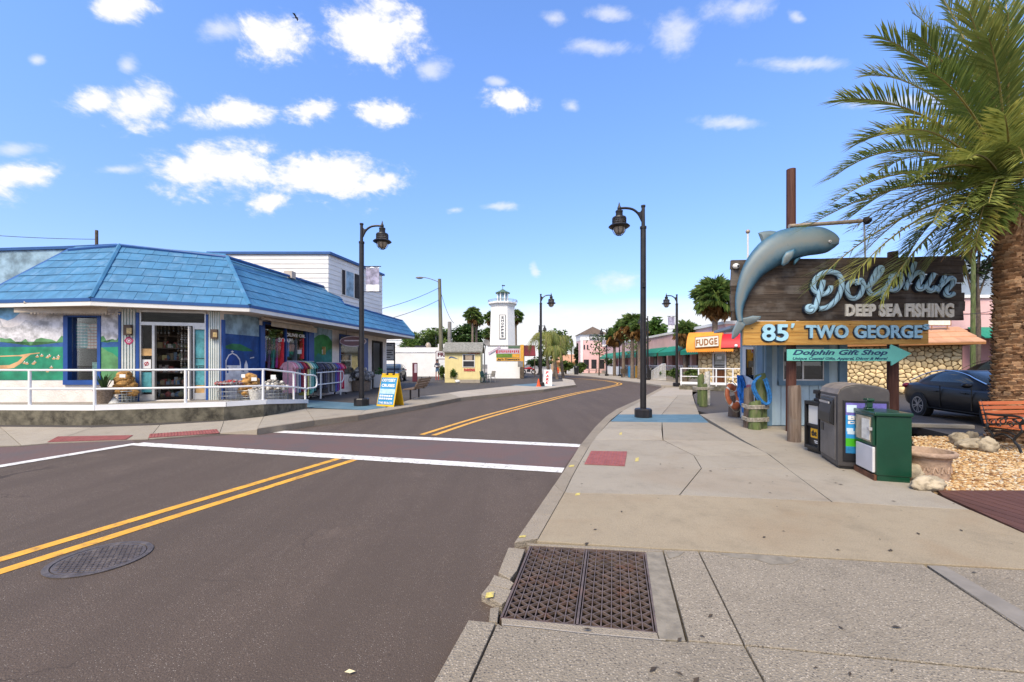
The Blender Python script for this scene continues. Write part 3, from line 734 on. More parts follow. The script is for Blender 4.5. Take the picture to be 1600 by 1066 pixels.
wq(mb, vc, 190.6, 219, 0, ZT, -.15, 0); wq(mb, vc, 322, 344.4, 0, ZT, -.15, 0); wq(mb, vc, 219, 322, zd, ZT, -.15, 0); wq(mb, vc, 219, 322, 0, ZP + .03, -.15, 0)
zs = lambda x, y: vs.on(x, y).z
wq(mb, vs, 345.5, 410, 0, ZT, -.15, 0); wq(mb, vs, 410, 480, 0, zs(445, 600), -.15, 0); wq(mb, vs, 410, 480, zs(445, 511), ZT, -.15, 0)
wq(mb, vs, 480, 531, 0, ZT, -.15, 0); wq(mb, vs, 531, 566, 0, zs(548, 585), -.15, 0); wq(mb, vs, 531, 566, zs(548, 528), ZT + .1, -.15, 0)
wq(mb, vs, 566, 581, 0, ZT + .1, -.15, 0); wq(mb, vs, 581, 597, zs(589, 533), ZT + .2, -.15, 0); wq(mb, vs, 597, 603, 0, ZT + .3, -.15, 0)
mb.build('wall', 'stucco', shop)
e3 = vs.on(603, HY)
mb = MB(); mb.prism([(e3.x, e3.y, 0), (e3.x - 8, e3.y + .3, 0), (e3.x - 8, e3.y + .3, 3.5), (e3.x, e3.y, 3.5)], (0, .15, 0)); mb.build('end_wall', 'white_wall', shop)
poly = [w0, c1, c2, Vector((e3.x, e3.y, 0)), Vector((-17, 28.8, 0)), Vector((-19, 20, 0))]
ins = inset(poly, .17)
MB().prism([Vector((p.x, p.y, .30)) for p in ins], (0, 0, .1)).build('floor', 'interior_floor', shop)
MB().prism([Vector((p.x, p.y, 3.26)) for p in ins], (0, 0, .03)).build('ceiling', 'interior', shop)
bk = [Vector((-19, 16.5, 0)), Vector((-13.5, 16.8, 0)), Vector((-11.6, 19.5, 0)), Vector((-11.2, 28.6, 0))]
mb = MB()
for a, b in zip(bk, bk[1:]): mb.prism([a, b, b + Vector((0, 0, 3.3)), a + Vector((0, 0, 3.3))], (-.08, .1, 0))
mb.build('inner_wall', 'interior', shop)

# mural print on the walls
def flat(mb, pl, poly, k, m): mb.panel(pl, poly, .001 + .0015 * k, .0022 + .0015 * k, m)
mm = ['mu_sky', 'mu_mount', 'mu_snow', 'mu_tree', 'mu_sea', 'mu_green', 'mu_sand']
mb = MB()
for x0, x1 in ((-300, 104.5), (157.5, 186)):
    flat(mb, vm, [(x0, 594.5), (x1, 594.5), (x1, 455), (x0, 455)], 0, 0)
    flat(mb, vm, [(x0, 594.3), (x1, 594.3), (x1, 534), (x0, 534)], 2, 4); flat(mb, vm, [(x0, 594), (x1, 594), (x1, 542), (x0, 543)], 3, 5)
flat(mb, vm, [(-300, 536), (104.4, 536), (104.4, 483), (60, 482), (45, 490), (32, 488), (22, 497), (12, 501), (0, 497), (-20, 490), (-60, 500), (-300, 495)], 1, 1)
flat(mb, vm, [(157.6, 536), (185.8, 536), (185.8, 480), (157.6, 480)], 1, 1)
flat(mb, vm, [(12, 501.5), (22, 497.5), (32, 488.6), (45, 491), (60, 487), (80, 484), (70, 497), (52, 503), (40, 500), (30, 508), (18, 512), (5, 511), (0, 498)], 2, 2)
for x0, x1 in ((0, 104.4), (157.6, 185.8)):
    top = [(x, 530 - 3.5 * math.sin(x * .21) - 3 * math.sin(x * .47 + 1) + (5 if 25 < x < 55 else 0)) for x in np.linspace(x1, x0, 14)]
    flat(mb, vm, [(x0, 534.5), (x1, 534.5)] + top, 3, 3)
flat(mb, vm, [(0, 556), (30, 555), (45, 552.5), (62, 551), (62, 552.3), (48, 554), (40, 560), (34, 567), (22, 575), (8, 577), (0, 577.5), (0, 571), (15, 570.5), (28, 565), (36, 557.5), (30, 556.6), (0, 557.6)], 4, 6)
for x, y in ((58, 557), (65, 555.5), (74, 558), (77, 556), (84, 560), (90, 560), (91, 557), (38, 567), (42, 568), (52, 568), (54, 566), (74, 580), (80, 574)):
    flat(mb, vm, [(x - 3, y), (x - 1.5, y + 1.8), (x + 2, y + 1.8), (x + 3.2, y - .6), (x, y - .2)], 5, 6); flat(mb, vm, [(x - 1.2, y - .4), (x + 1.6, y - .8), (x + .4, y - 3)], 5, 2)
flat(mb, vm, [(158, 594), (186, 594), (186, 560), (176, 552), (168, 549), (160, 543), (158, 543)], 4, 3)
mb.build('mural', mm, shop)
mm2 = ['mu_deep', 'mu_pale', 'mu_isle', 'mu_white', 'mu_dome', 'mu_hill', 'mu_teal', 'mu_sand']
mb = MB()
flat(mb, vs, [(350, 604), (405, 602), (405, 493), (350, 491)], 0, 0); flat(mb, vs, [(350, 521), (404.8, 526), (404.8, 493.4), (350, 491.4)], 1, 1)
flat(mb, vs, [(351, 541), (362, 537), (376, 538), (390, 545), (396, 549), (380, 549), (366, 547), (354, 545)], 2, 2)
flat(mb, vs, [(350, 604), (350, 562), (376, 565), (377, 580), (400, 585), (400, 602)], 2, 3)
flat(mb, vs, [(353, 571), (354, 563), (358, 556), (363, 553), (369, 556), (374, 563), (375, 571)], 3, 4)
flat(mb, vs, [(352, 572), (353.5, 561), (357, 554.5), (363, 551.2), (363, 553), (358, 556), (354.5, 563), (353.6, 572)], 4, 3)
flat(mb, vs, [(376.4, 572), (375, 561), (370, 554.5), (363, 551.2), (363, 553), (369, 556), (374, 563), (375, 572)], 4, 3)
flat(mb, vs, [(362.3, 552), (363.5, 552), (363.5, 548), (362.3, 548)], 4, 3); flat(mb, vs, [(360.8, 550.2), (365, 550.3), (365, 549), (360.8, 549)], 5, 3)
flat(mb, vs, [(381, 585), (382, 570), (384.5, 563), (387, 570), (388.5, 586)], 3, 3); flat(mb, vs, [(390.5, 560.6), (391.5, 558.6), (397, 557.8), (397, 559.3)], 3, 3)
flat(mb, vs, [(354.5, 583), (354.5, 575), (356, 573), (357, 575), (357, 583)], 4, 0)
mb.build('mural', mm2, shop); mb = MB(); flat(mb, vs, [(490, 590), (519, 586), (519, 516), (490, 510)], 0, 1); flat(mb, vs, [(490, 590), (518.8, 586), (518.8, 534), (513, 526), (505, 522.5), (497, 524), (490, 529)], 1, 5)
flat(mb, vs, [(491, 588), (491, 560), (497, 552), (506, 556), (512, 548), (518, 545), (518, 585)], 2, 6)
mb.build('mural', mm2, shop)

# parapet, roof, shingles
vmp = Plane(vm.p - vm.n * 2.4, vm.n); mb = MB(); mb.panel(vmp, [(-300, 480), (100, 480), (186, 392), (108, 391), (-300, 403)], 0, .15); mb.build('parapet', 'mu_pale', shop)
mb = MB(); mb.panel(vmp, [(-300, 403.5), (108, 391.5), (190, 387), (190, 383.5), (108, 387.3), (-300, 399)], -.02, .2); mb.build('parapet_cap', 'roof_edge', shop)
EA, EB, EC, EL = P(143, 467, 11.97), P(390, 478, 13.41), P(647, 525, 29.0), P(-45, 471, 12.35)
RA, RB = P(188, 384, 13.88), P(355, 402, 15.38)
f1, f2, f3 = plane3(EL, EA, RA), plane3(EA, EB, RA), plane3(EB, EC, RB)
F1 = [(-45, 471), (143, 467), (188, 384), (108, 391)]; F2 = [(143, 467), (390, 478), (355, 402), (188, 384)]
F3 = [(390, 478), (647, 525), (628, 501), (537, 475), (522, 453), (355, 402)]
mb = MB()
for pl, q in ((f1, F1), (f2, F2), (f3, F3)): mb.panel(pl, q, -.06, -.005)
hipend = [EC, f3.on(628, 501), f3.on(628, 501) + Vector((-5, .8, 0)), EC + Vector((-6, 2.6, 0))]
mb.prism(hipend, (0, 0, -.05))
mb.build('roof_deck', 'roof_edge', shop)
def clip2(poly, a, b):
    """keep the part of a convex 2-D polygon to the left of a->b"""
    out = []; s = lambda p: (b[0] - a[0]) * (p[1] - a[1]) - (b[1] - a[1]) * (p[0] - a[0])
    for i in range(len(poly)):
        p, q = poly[i], poly[(i + 1) % len(poly)]; sp, sq = s(p), s(q)
        if sp >= 0: out.append(p)
        if sp * sq < 0: k = sp / (sp - sq); out.append((p[0] + (q[0] - p[0]) * k, p[1] + (q[1] - p[1]) * k))
    return out
def area2(p): return abs(sum(p[i][0] * p[(i + 1) % len(p)][1] - p[(i + 1) % len(p)][0] * p[i][1] for i in range(len(p)))) / 2 if len(p) > 2 else 0
def inside2(p, poly):
    c = False
    for i in range(len(poly)):
        (x0, y0), (x1, y1) = poly[i], poly[i - 1]
        if (y0 > p[1]) != (y1 > p[1]) and p[0] < (x1 - x0) * (p[1] - y0) / (y1 - y0) + x0: c = not c
    return c
def shingle_face(pl, q, e0, e1, rows, w, clips, hmax=None, far=None):
    a = pl.on(*e0); u = (pl.on(*e1) - a).normalized(); v = pl.n.cross(u)
    if v.z < 0: v = -v
    to2 = lambda x, y: ((pl.on(x, y) - a).dot(u), (pl.on(x, y) - a).dot(v))
    Q = [to2(*p) for p in q]; H = hmax or max(p[1] for p in Q); h = H / rows; L0 = min(p[0] for p in Q); L1 = max(p[0] for p in Q)
    cl = [(to2(*c[0]), to2(*c[1])) for c in clips]; rest = MB(); cnt = 0
    cen = (sum(p[0] for p in Q) / len(Q), sum(p[1] for p in Q) / len(Q))
    for r in range(rows):
        x = L0 - rng.random() * w
        while x < L1:
            ww = w * rng.uniform(.9, 1.1); g = .004
            poly = [(x + g, r * h), (x + ww - g, r * h), (x + ww - g, (r + 1) * h + .02), (x + g, (r + 1) * h + .02)]; x += ww
            for c in cl:
                s = (c[1][0] - c[0][0]) * (cen[1] - c[0][1]) - (c[1][1] - c[0][1]) * (cen[0] - c[0][0])
                poly = clip2(poly, *(c if s > 0 else c[::-1]))
            if area2(poly) < .012: continue
            pc = (sum(p[0] for p in poly) / len(poly), sum(p[1] for p in poly) / len(poly))
            if not inside2(pc, Q): continue
            jit = rng.uniform(0, .004)
            top = [a + u * s + v * t + pl.n * (.026 + jit - .018 * (t - r * h) / h) for s, t in poly]
            if far is not None and pc[0] > far: rest.prism(top, pl.n * -.03); continue
            MB().prism(top, pl.n * -.03).build('shingle', 'roof_blue', shop, fix=False); cnt += 1
    if rest.v: struct(rest.build('shingle_field', 'roof_blue', shop), 'stuff')
    return cnt
ns = shingle_face(f1, F1, (-45, 471), (143, 467), 7, .40, [((143, 467), (188, 384)), ((-45, 471), (108, 391))])
ns += shingle_face(f2, F2, (143, 467), (390, 478), 7, .38, [((143, 467), (188, 384)), ((390, 478), (355, 402))])
ns += shingle_face(f3, F3, (390, 478), (647, 525), 7, .46, [((390, 478), (355, 402)), ((647, 525), (628, 501)), ((355, 402), (522, 453))], far=11.5)
print('shingles', ns)
def cap_strip(name, pts, r, m='roof_blue'): MB().tube(pts, r, 6).build(name, m, shop)
o = f2.n * .02
cap_strip('hip_cap', [EA + o, f2.on(188, 384) + o], .065); cap_strip('hip_cap', [EB + o, f2.on(355, 402) + o], .065)
cap_strip('hip_cap', [EC + f3.n * .02, f3.on(628, 501, .02)], .07)
cap_strip('ridge_cap', [f1.on(108, 391, .02), f2.on(188, 384, .03), f2.on(355, 402, .03), f3.on(522, 453, .03)], .06, 'roof_edge')
cap_strip('ridge_cap', [f3.on(537, 475, .03), f3.on(628, 501, .03)], .05, 'roof_edge')
path = [EL, EA, EB, EC, EC + Vector((-6, 2.6, 0))]
ctr = Vector((-12, 18, 0)); mbw, mbb = MB(), MB()
for a, b in zip(path, path[1:]):
    d = (b - a).normalized(); nn = Vector((d.y, -d.x, 0)); nn = nn if nn.dot(a - ctr) > 0 else -nn; nn.normalize()
    mbb.prism([a + Vector((0, 0, -.07)), b + Vector((0, 0, -.07)), b + Vector((0, 0, .025)), a + Vector((0, 0, .025))], nn * .035)
    mbw.prism([a + Vector((0, 0, -.19)), b + Vector((0, 0, -.19)), b + Vector((0, 0, -.07)), a + Vector((0, 0, -.07))], nn * .02)
mbb.build('drip_edge', 'roof_edge', shop); mbw.build('fascia', 'white_trim', shop)
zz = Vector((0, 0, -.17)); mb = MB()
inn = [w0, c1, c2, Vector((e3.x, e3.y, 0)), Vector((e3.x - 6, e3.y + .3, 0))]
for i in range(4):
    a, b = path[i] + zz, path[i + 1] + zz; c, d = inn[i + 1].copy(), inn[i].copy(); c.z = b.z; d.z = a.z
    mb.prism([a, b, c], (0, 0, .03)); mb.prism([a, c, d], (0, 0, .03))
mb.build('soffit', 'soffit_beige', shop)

# upper storey with lap siding
KX, KY = (513 - 800) / F * 21.75, 21.75; K2 = Vector(((597 - 800) / F * 27, 27, 0)); K = Vector((KX, KY, 0)); KL = Vector((-15.5, 21.75, 0))
kf, ks = vplane(KL, K), vplane(K, K2); zt = 7.14; zb = 4.5
mb = MB(); mb.prism([KL, K, K2, Vector((-15.5, 27.5, 0))], (0, 0, .001)); mb.v = []; mb.f = []; mb.m = []
mb.prism([Vector((p.x, p.y, zb)) for p in (KL + Vector((0, .06, 0)), K + Vector((-.06, .06, 0)), K2 + Vector((-.06, -.06, 0)), Vector((-15.5, 26.9, 0)))], (0, 0, zt - zb)); mb.build('upper_wall', 'white_wall', shop)
nb = 11; hb = (zt - zb) / nb
for k in range(nb):
    z0 = zb + k * hb
    for pl, a, b in ((kf, KL, K), (ks, K, K2)):
        m1 = MB(); pt = lambda p, z, t: Vector((p.x, p.y, z)) + pl.n * t
        m1.add([pt(a, z0, -.05), pt(b, z0, -.05), pt(b, z0 + hb + .01, -.05), pt(a, z0 + hb + .01, -.05), pt(a, z0, .028), pt(b, z0, .028), pt(b, z0 + hb + .01, .004), pt(a, z0 + hb + .01, .004)],
               [(0, 1, 2, 3), (4, 7, 6, 5), (0, 4, 5, 1), (3, 2, 6, 7), (0, 3, 7, 4), (1, 5, 6, 2)]); m1.build('siding_board', 'white_wall', shop)
mb = MB()
mb.prism([Vector((p.x, p.y, zt)) for p in (KL + Vector((0, -.1, 0)), K + Vector((.14, -.1, 0)), K2 + Vector((.14, .1, 0)), Vector((-15.5, 27.6, 0)))], (0, 0, .12)); mb.build('upper_roof', 'roof_edge', shop)
wf = MB().panel(ks, [(533, 461), (563.5, 470), (563.5, 429), (533, 419)], .0, .06).build('window', 'white_trim', shop)
for (xa, xb), mname in zip(((534.5, 539.5), (541, 552.5), (554, 562.5)), ('interior_dark', 'glass_dark', 'interior_dark')):
    yb = lambda x: 459.5 + (x - 534) * .30; yt = lambda x: 421 + (x - 534) * .33
    MB().panel(ks, [(xa, yb(xa)), (xb, yb(xb)), (xb, yt(xb)), (xa, yt(xa))], .062, .07).build('pane', mname if mname != 'glass_dark' else 'mu_pale', wf)
MB().box(f3.on(453, 430, .12), (.35, .35, .3)).build('roof_vent', 'soffit_beige', shop)

# mural window with hanging shirts
mb = MB(); wq(mb, vm, 101, 108, zw0 - .12, zw1 + .02, -.3, .05); wq(mb, vm, 153, 158, zw0 - .12, zw1, -.3, .03); wq(mb, vm, 101, 158, zw0 - .14, zw0, -.3, .06); wq(mb, vm, 101, 158, zw1, zw1 + .05, -.3, .04)
wf = mb.build('window', 'trim_blue', shop); mb = MB(); wq(mb, vm, 108, 153, zw0, zw1, -.1, -.092); mb.build('pane', 'glass', wf)
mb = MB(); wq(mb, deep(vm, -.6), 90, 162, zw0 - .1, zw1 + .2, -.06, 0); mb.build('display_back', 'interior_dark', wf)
# doorway: transom, fixed leaf, open leaf
df = MB(); zt0, zt1, zf = vc.on(270, 504).z, vc.on(270, 489).z, ZP + .03
for x0, x1 in ((219, 221.4), (320.4, 322.5)): wq(df, vc, x0, x1, zf, zd, -.09, .04)
wq(df, vc, 221.4, 320.4, zt1, zd, -.08, .035); wq(df, vc, 221.4, 320.4, zt0 - .10, zt0, -.08, .035); wq(df, vc, 238.5, 242.5, zf, zt0 - .1, -.08, .04); wq(df, vc, 221.4, 238.5, zf, zf + .18, -.07, .03)
wq(df, vc, 302, 304.5, zf, zt0 - .1, -.07, .035); wq(df, vc, 304.5, 320.4, zf, zf + .2, -.07, .03); wq(df, vc, 304.5, 320.4, zt0 - .2, zt0 - .1, -.07, .03)
dr = df.build('shop_door', 'alu', shop)
mb = MB(); wq(mb, vc, 221.4, 320.4, zt0, zt1, -.03, -.022); wq(mb, vc, 221.4, 238.5, zf + .18, zt0 - .1, -.03, -.022); wq(mb, vc, 304.5, 320.4, zf + .2, zt0 - .2, -.03, -.022); mb.build('pane', 'glass', dr)
h = vc.on(301, HY); q = Vector((h.x - .03, h.y + .0, 0)); inw = -vc.n
mb = MB(); mb.prism([q + Vector((0, 0, zf)) , q + Vector((-.05, .01, zf)), q + Vector((-.05, .01, zt0 - .12)), q + Vector((0, 0, zt0 - .12))], vc.n * .16); mb.build('open_leaf', 'alu_white', dr)
mat('poster_teal', (.08, .30, .33), .5, .3, 6); mat('poster_sand', (.55, .33, .13), .5, .2, 6); mat('poster_white', (.75, .74, .72), .5, .04); mat('ink_dark', (.02, .02, .03), .6); mat('ink_red', (.42, .02, .03), .6)
mb = MB(); mb.rect(vc, 305.5, 561, 319.5, 602, -.02, -.015, 0); PM = ['poster_teal', 'poster_sand', 'poster_white', 'ink_red', 'ink_dark']
for q, k in (((305.5, 602, 319.5, 615), 1), ((305.5, 515, 319.5, 560), 0), ((222, 545, 237.5, 556), 1), ((222, 582, 237, 613), 0)): MB().rect(vc, *q, -.02, -.0155).build('poster', PM[k], dr)
put_text(mb, vc, 'KEEP', (306.5, 571, 319, 577.5), -.014, -.011, 4, .02); mb.build('poster', PM, dr); mb = MB(); mb.rect(vc, 222.5, 562, 236, 576, -.02, -.014, 2)
mb.lathe([(.058, .0), (.058, .006), (.043, .006), (.043, 0)], vc.on(229, 568.5, -.012), 20, 3, cap=False, ax=vc.n)
d = (vc.on(231.6, 565.5) - vc.on(226.4, 571.5)); mb.prism([vc.on(226.2, 571, -.012), vc.on(227, 572, -.012), vc.on(231.8, 566, -.012), vc.on(231, 565, -.012)], vc.n * .006, 3)
mb.build('poster', PM, dr)
# pilasters, trims, lanterns, badge
for x0, x1 in ((190.6, 213.5), (326.5, 343.8)):
    mb = MB(); wq(mb, vc, x0, x1, ZP, 3.2, 0, .02)
    kk = 5
    for k in range(kk):
        a = x0 + (x1 - x0) * (k + .15) / kk; b = x0 + (x1 - x0) * (k + .7) / kk; wq(mb, vc, a, b, ZP, 3.2, .02, .05); wq(mb, vc, b + .3, b + .9, ZP, 3.2, .02, .026, 1)
    mb.build('pilaster', ['pilaster', 'pilaster_line'], shop)
for pl, a, b in ((vc, 186.5, 190.4), (vc, 213.8, 218.8), (vc, 322.8, 326.3), (vs, 345.6, 349.4), (vs, 404.8, 409.5), (vs, 480.5, 489)):
    mb = MB(); wq(mb, pl, a, b, ZP if b < 400 else .3, 3.1 if pl is vc else 2.95, 0, .06); mb.build('trim', 'trim_blue', shop)
mat('lantern_brown', (.085, .05, .03), .5); mat('lantern_glass', (.42, .30, .13), .3, .3, 20)
for x0, y0, x1, y1 in ((196, 508, 207.5, 524), (331, 515, 341, 529.5)):
    l = MB().rect(vc, x0, y0, x1, y1, .05, .16).build('wall_lantern', 'lantern_brown', shop); MB().rect(vc, x0 + 1.8, y0 + 4.5, x1 - 1.8, y1 - 2.5, .155, .168).build('lamp_glass', 'lantern_glass', l)
mat('badge_pink', (.48, .04, .13), .5)
mb = MB(); cb = vc.on(201.5, 532.5, .055); mb.panel(vc, [(194, 532.5), (197.5, 528), (201.5, 526), (205.5, 528), (209, 532.5), (205.5, 537), (201.5, 539), (197.5, 537)], .05, .06)
mb.lathe([(.062, 0), (.062, .008), (.05, .008), (.05, 0)], cb, 16, 1, cap=False, ax=vc.n); mb.lathe([(.028, 0), (.028, .008), (0, .008)], cb, 12, 1, cap=False, ax=vc.n); mb.build('badge', ['badge_pink', 'poster_white'], shop)
# street front windows and far door
za, zb2 = zs(445, 600), zs(445, 511)
mb = MB(); wq(mb, vs, 410, 413, za, zb2, -.12, .03); wq(mb, vs, 446.5, 447.7, za, zb2, -.06, .02); wq(mb, vs, 478, 480, za, zb2, -.12, .03); wq(mb, vs, 410, 480, za - .06, za, -.1, .05); wq(mb, vs, 410, 480, zb2, zb2 + .08, -.1, .05)
wf = mb.build('window', 'trim_blue', shop); mb = MB(); wq(mb, vs, 413, 478, za, zb2, -.05, -.042); mb.build('pane', 'glass', wf)
mat('letter_white', (.78, .76, .72), .6)
mb = MB(); put_text(mb, vs, 'OLIVE OIL', (447.5, 521.5, 478.5, 526.5), -.038, -.03, 0, .03, quad=[(447.5, 525.5), (478.5, 528.3), (478.5, 523.3), (447.5, 519.8)]); mb.build('lettering', 'letter_white', wf); mb = MB(); put_text(mb, vs, 'SOAP', (436, 528, 456, 536), -.038, -.03, 0, .03, quad=[(436, 534.5), (456.5, 535.6), (456.5, 529.5), (436, 527.6)])
mb.build('lettering', 'letter_white', wf)
za, zb2 = zs(548, 585), zs(548, 528)
mb = MB(); wq(mb, vs, 530, 531.6, za, zb2, -.1, .04); wq(mb, vs, 563, 574, za - .3, zb2 + .1, -.02, .05); wq(mb, vs, 530, 566, zb2, zb2 + .12, -.1, .05)
wf = mb.build('window', 'trim_blue', shop); mb = MB(); wq(mb, vs, 531.6, 563, za, zb2, -.05, -.04); mb.build('pane', 'glass', wf)
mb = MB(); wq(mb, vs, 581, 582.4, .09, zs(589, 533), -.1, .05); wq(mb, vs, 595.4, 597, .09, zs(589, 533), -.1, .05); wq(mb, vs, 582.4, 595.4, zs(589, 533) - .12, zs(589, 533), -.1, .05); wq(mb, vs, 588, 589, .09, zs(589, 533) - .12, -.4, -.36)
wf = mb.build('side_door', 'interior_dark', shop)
# wall-mounted roller awnings
def awning(label, pl, x0, x1, y0, y1, t, fringe):
    a = thing('roller_awning', label, 'awning', pl.on((x0 + x1) / 2, y0, t)); z0, z1 = pl.on((x0 + x1) / 2, y1).z, pl.on((x0 + x1) / 2, y0).z
    p, q = pl.on(x0, HY, t), pl.on(x1, HY, t); p.z = q.z = z1
    MB().tube([p, q], .055, 10).build('roller', 'soffit_beige', a, smooth=True)
    mb = MB(); wq(mb, pl, x0 + 2, x1 - 1, z0, z1 - .02, t - .12, t - .10); nfr = int(abs((q - p).length) / .09)
    mb.build('cloth', 'awning_beige', a)
    if fringe:
        mb = MB(); u = (q - p) / nfr
        for k in range(nfr):
            b = p + u * (k + .1); b.z = z0; c = p + u * (k + .9); c.z = z0; m_ = (b + c) / 2; m_.z -= .06; mb.prism([b - pl.n * .11, c - pl.n * .11, m_ - pl.n * .11], pl.n * .006)
        mb.build('valance', 'awning_beige', a)
    mb = MB()
    for f in (.12, .5, .88):
        e = p + (q - p) * f; mb.box(e - pl.n * (t / 2) + Vector((0, 0, .02)), (.04, .04, .06)); mb.tube([e, e - pl.n * (t + .0)], .018, 6)
    mb.build('bracket', 'lantern_brown', a)
awning('rolled beige awning with scalloped edge over the mural window', vm, 40, 184, 476.5, 491, .45, True)
awning('rolled beige awning above the window with hanging red dresses', vs, 410, 486, 506, 515, .40, False)
# maroon oval sign hanging over the far window
mat('maroon', (.10, .015, .03), .5); mat('lilac', (.52, .45, .52), .5)
ov = thing('hanging_sign', 'maroon oval sign hanging over the far shop window behind the lamp', 'sign', vs.on(551, 533, .5))
mb = MB(); po = Plane(vs.on(551, 533, .5), vs.n); mb.panel(po, [(551 + 21 * math.cos(a), 533.5 + 8.3 * math.sin(a)) for a in np.linspace(0, 6.283, 25)[:-1]], 0, .03, 1); mb.panel(po, [(551 + 19.6 * math.cos(a), 533.5 + 7.2 * math.sin(a)) for a in np.linspace(0, 6.283, 25)[:-1]], .03, .036, 0)
mb.rect(po, 538, 531.5, 566, 533.3, .036, .039, 1)
mb.build('board', ['maroon', 'lilac'], ov); mb = MB(); mb.tube([po.on(541, 526), po.on(541, 516)], .012, 5); mb.tube([po.on(561, 527), po.on(561, 517)], .012, 5); mb.build('hanger', 'lantern_brown', ov)

# raised walkway, white kerb rail and handrails
pe = [G(-160, 641, ZP), G(144, 642, ZP), G(350, 636, ZP), G(412, 632, ZP)]; e_ = G(478, 637.5, ZL); e_.z = .24; pe.append(e_)
mb = MB(); top = pe + [Vector((-8.3, 15.4, .26)), Vector((c2.x + .05, c2.y + 1.6, .40)), Vector((c2.x, c2.y, ZP)), Vector((c1.x, c1.y, ZP)), Vector((-19, 12.4, ZP))]
N = len(top); bot = [Vector((p.x, p.y, .0)) for p in top]
fs = [(i, (i + 1) % N, N + (i + 1) % N, N + i) for i in range(N)]; fs += [(0, 1, 8), (0, 8, 9), (1, 2, 7), (1, 7, 8), (2, 3, 6), (2, 6, 7), (3, 4, 5), (3, 5, 6)]
plat = struct(mb.add(top + bot, fs).build('raised_walkway', 'algae_concrete'))
mb = MB(); t2 = [p + Vector((0, 0, .004)) for p in top]; mb.add(t2, [(0, 1, 8), (0, 8, 9), (1, 2, 7), (1, 7, 8), (2, 3, 6), (2, 6, 7), (3, 4, 5), (3, 5, 6)]); mb.build('walk_surface', 'platform_top', plat)
rl = thing('handrail', 'long white pipe railing along the raised walkway before the shop', 'railing', pe[1])
pin = [p + Vector((0, .09, 0)) for p in pe]
mb = MB()
for a, b in zip(pin, pin[1:]):
    d = (b - a).normalized(); nn = Vector((-d.y, d.x, 0)) * .04; mb.prism([a - nn, b - nn, b + nn, a + nn], (0, 0, .13))
mb.build('kerb_rail', 'rail_white', rl)
for hgt in (.98, .52):
    MB().tube([p + Vector((0, 0, hgt)) for p in pin[:4]] + [pin[3].lerp(pin[4], .62) + Vector((0, 0, hgt)), pin[4] + Vector((0, 0, hgt - .04))], .026, 8).build('rail', 'rail_white', rl, smooth=True)
for seg, x in ((0, -70), (0, 46.5), (1, 148), (1, 290), (2, 350.5), (2, 411), (3, 440), (3, 459), (3, 477)):
    pl = vplane(pin[seg], pin[seg + 1]); p = pl.on(x, HY); a, b = pin[seg], pin[seg + 1]; k = (p.xy - a.xy).length / (b.xy - a.xy).length
    if x in (350.5, 440): continue
    z = a.z + (b.z - a.z) * k; MB().tube([(p.x, p.y, z), (p.x, p.y, z + .99)], .033, 10).build('post', 'rail_white', rl, smooth=True)
a = pin[4] + Vector((0, 0, .94)); MB().tube(catmull([a, a + Vector((.06, .42, -.03)), a + Vector((.07, .55, -.16)), a + Vector((.06, .5, -.42)), a + Vector((0, .05, -.44))], 5), .026, 8).build('end_loop', 'rail_white', rl, smooth=True)
r2 = thing('handrail', 'short white pipe railing in front of the dark clothes rack', 'railing', G(516, 620, ZL))
pa, pb = G(501, 623, ZL), G(532, 617, ZL)
for p in (pa, pb): MB().tube([p, p + Vector((0, 0, 1.12))], .033, 10).build('post', 'rail_white', r2, smooth=True)
d = (pb - pa).normalized()
lp_ = [pa - d * .35 + Vector((0, 0, 1.1)), pa + Vector((0, 0, 1.1)), pb + Vector((0, 0, 1.12)), pb + d * .25 + Vector((0, 0, 1.1)), pb + d * .38 + Vector((0, 0, .98)), pb + d * .38 + Vector((0, 0, .74)), pb + d * .2 + Vector((0, 0, .62)), pb + Vector((0, 0, .6)), pa + Vector((0, 0, .6)), pa - d * .35 + Vector((0, 0, .6))]
MB().tube(catmull(lp_, 4), .026, 8).build('rail', 'rail_white', r2, smooth=True)
# ================================================================== goods outside and inside the shop
mat('fabric', (.5, .5, .5), .9, .2, 8)
def cloth(name, c, var=.15): 
    if name not in MATS: mat(name, c, .9, var, 14, bump=.3, bs=25)
    return name
def stripes_mat(name, c1, c2, scale, axis=2, c3=None):
    m = bpy.data.materials.new(name); m.use_nodes = True; t = NT(m.node_tree); b = t.n['Principled BSDF']
    v = t.new('ShaderNodeTexCoord').outputs['Object']; s = t.new('ShaderNodeSeparateXYZ'); t.l.new(v, s.inputs[0])
    k = t.math('FRACT', t.math('MULTIPLY', s.outputs[axis], scale)); c = t.mix(t.math('GREATER_THAN', k, .5), c1, c2)
    if c3: c = t.mix(t.math('MULTIPLY', t.math('GREATER_THAN', t.math('FRACT', t.math('MULTIPLY', s.outputs[0], scale)), .6), .5), c, c3)
    t.l.new(c, b.inputs['Base Color']); b.inputs['Roughness'].default_value = .9; MATS[name] = m
stripes_mat('plaid_teal', (.05, .36, .36), (.52, .60, .60), 11, 2, (.03, .18, .22)); stripes_mat('plaid_pink', (.60, .33, .28), (.66, .62, .56), 11, 2, (.35, .22, .12))
stripes_mat('pattern_navy', (.03, .04, .10), (.20, .20, .26), 16, 2, (.10, .10, .2)); stripes_mat('pattern_grey', (.05, .05, .06), (.38, .36, .36), 20, 2, (.1, .1, .1))
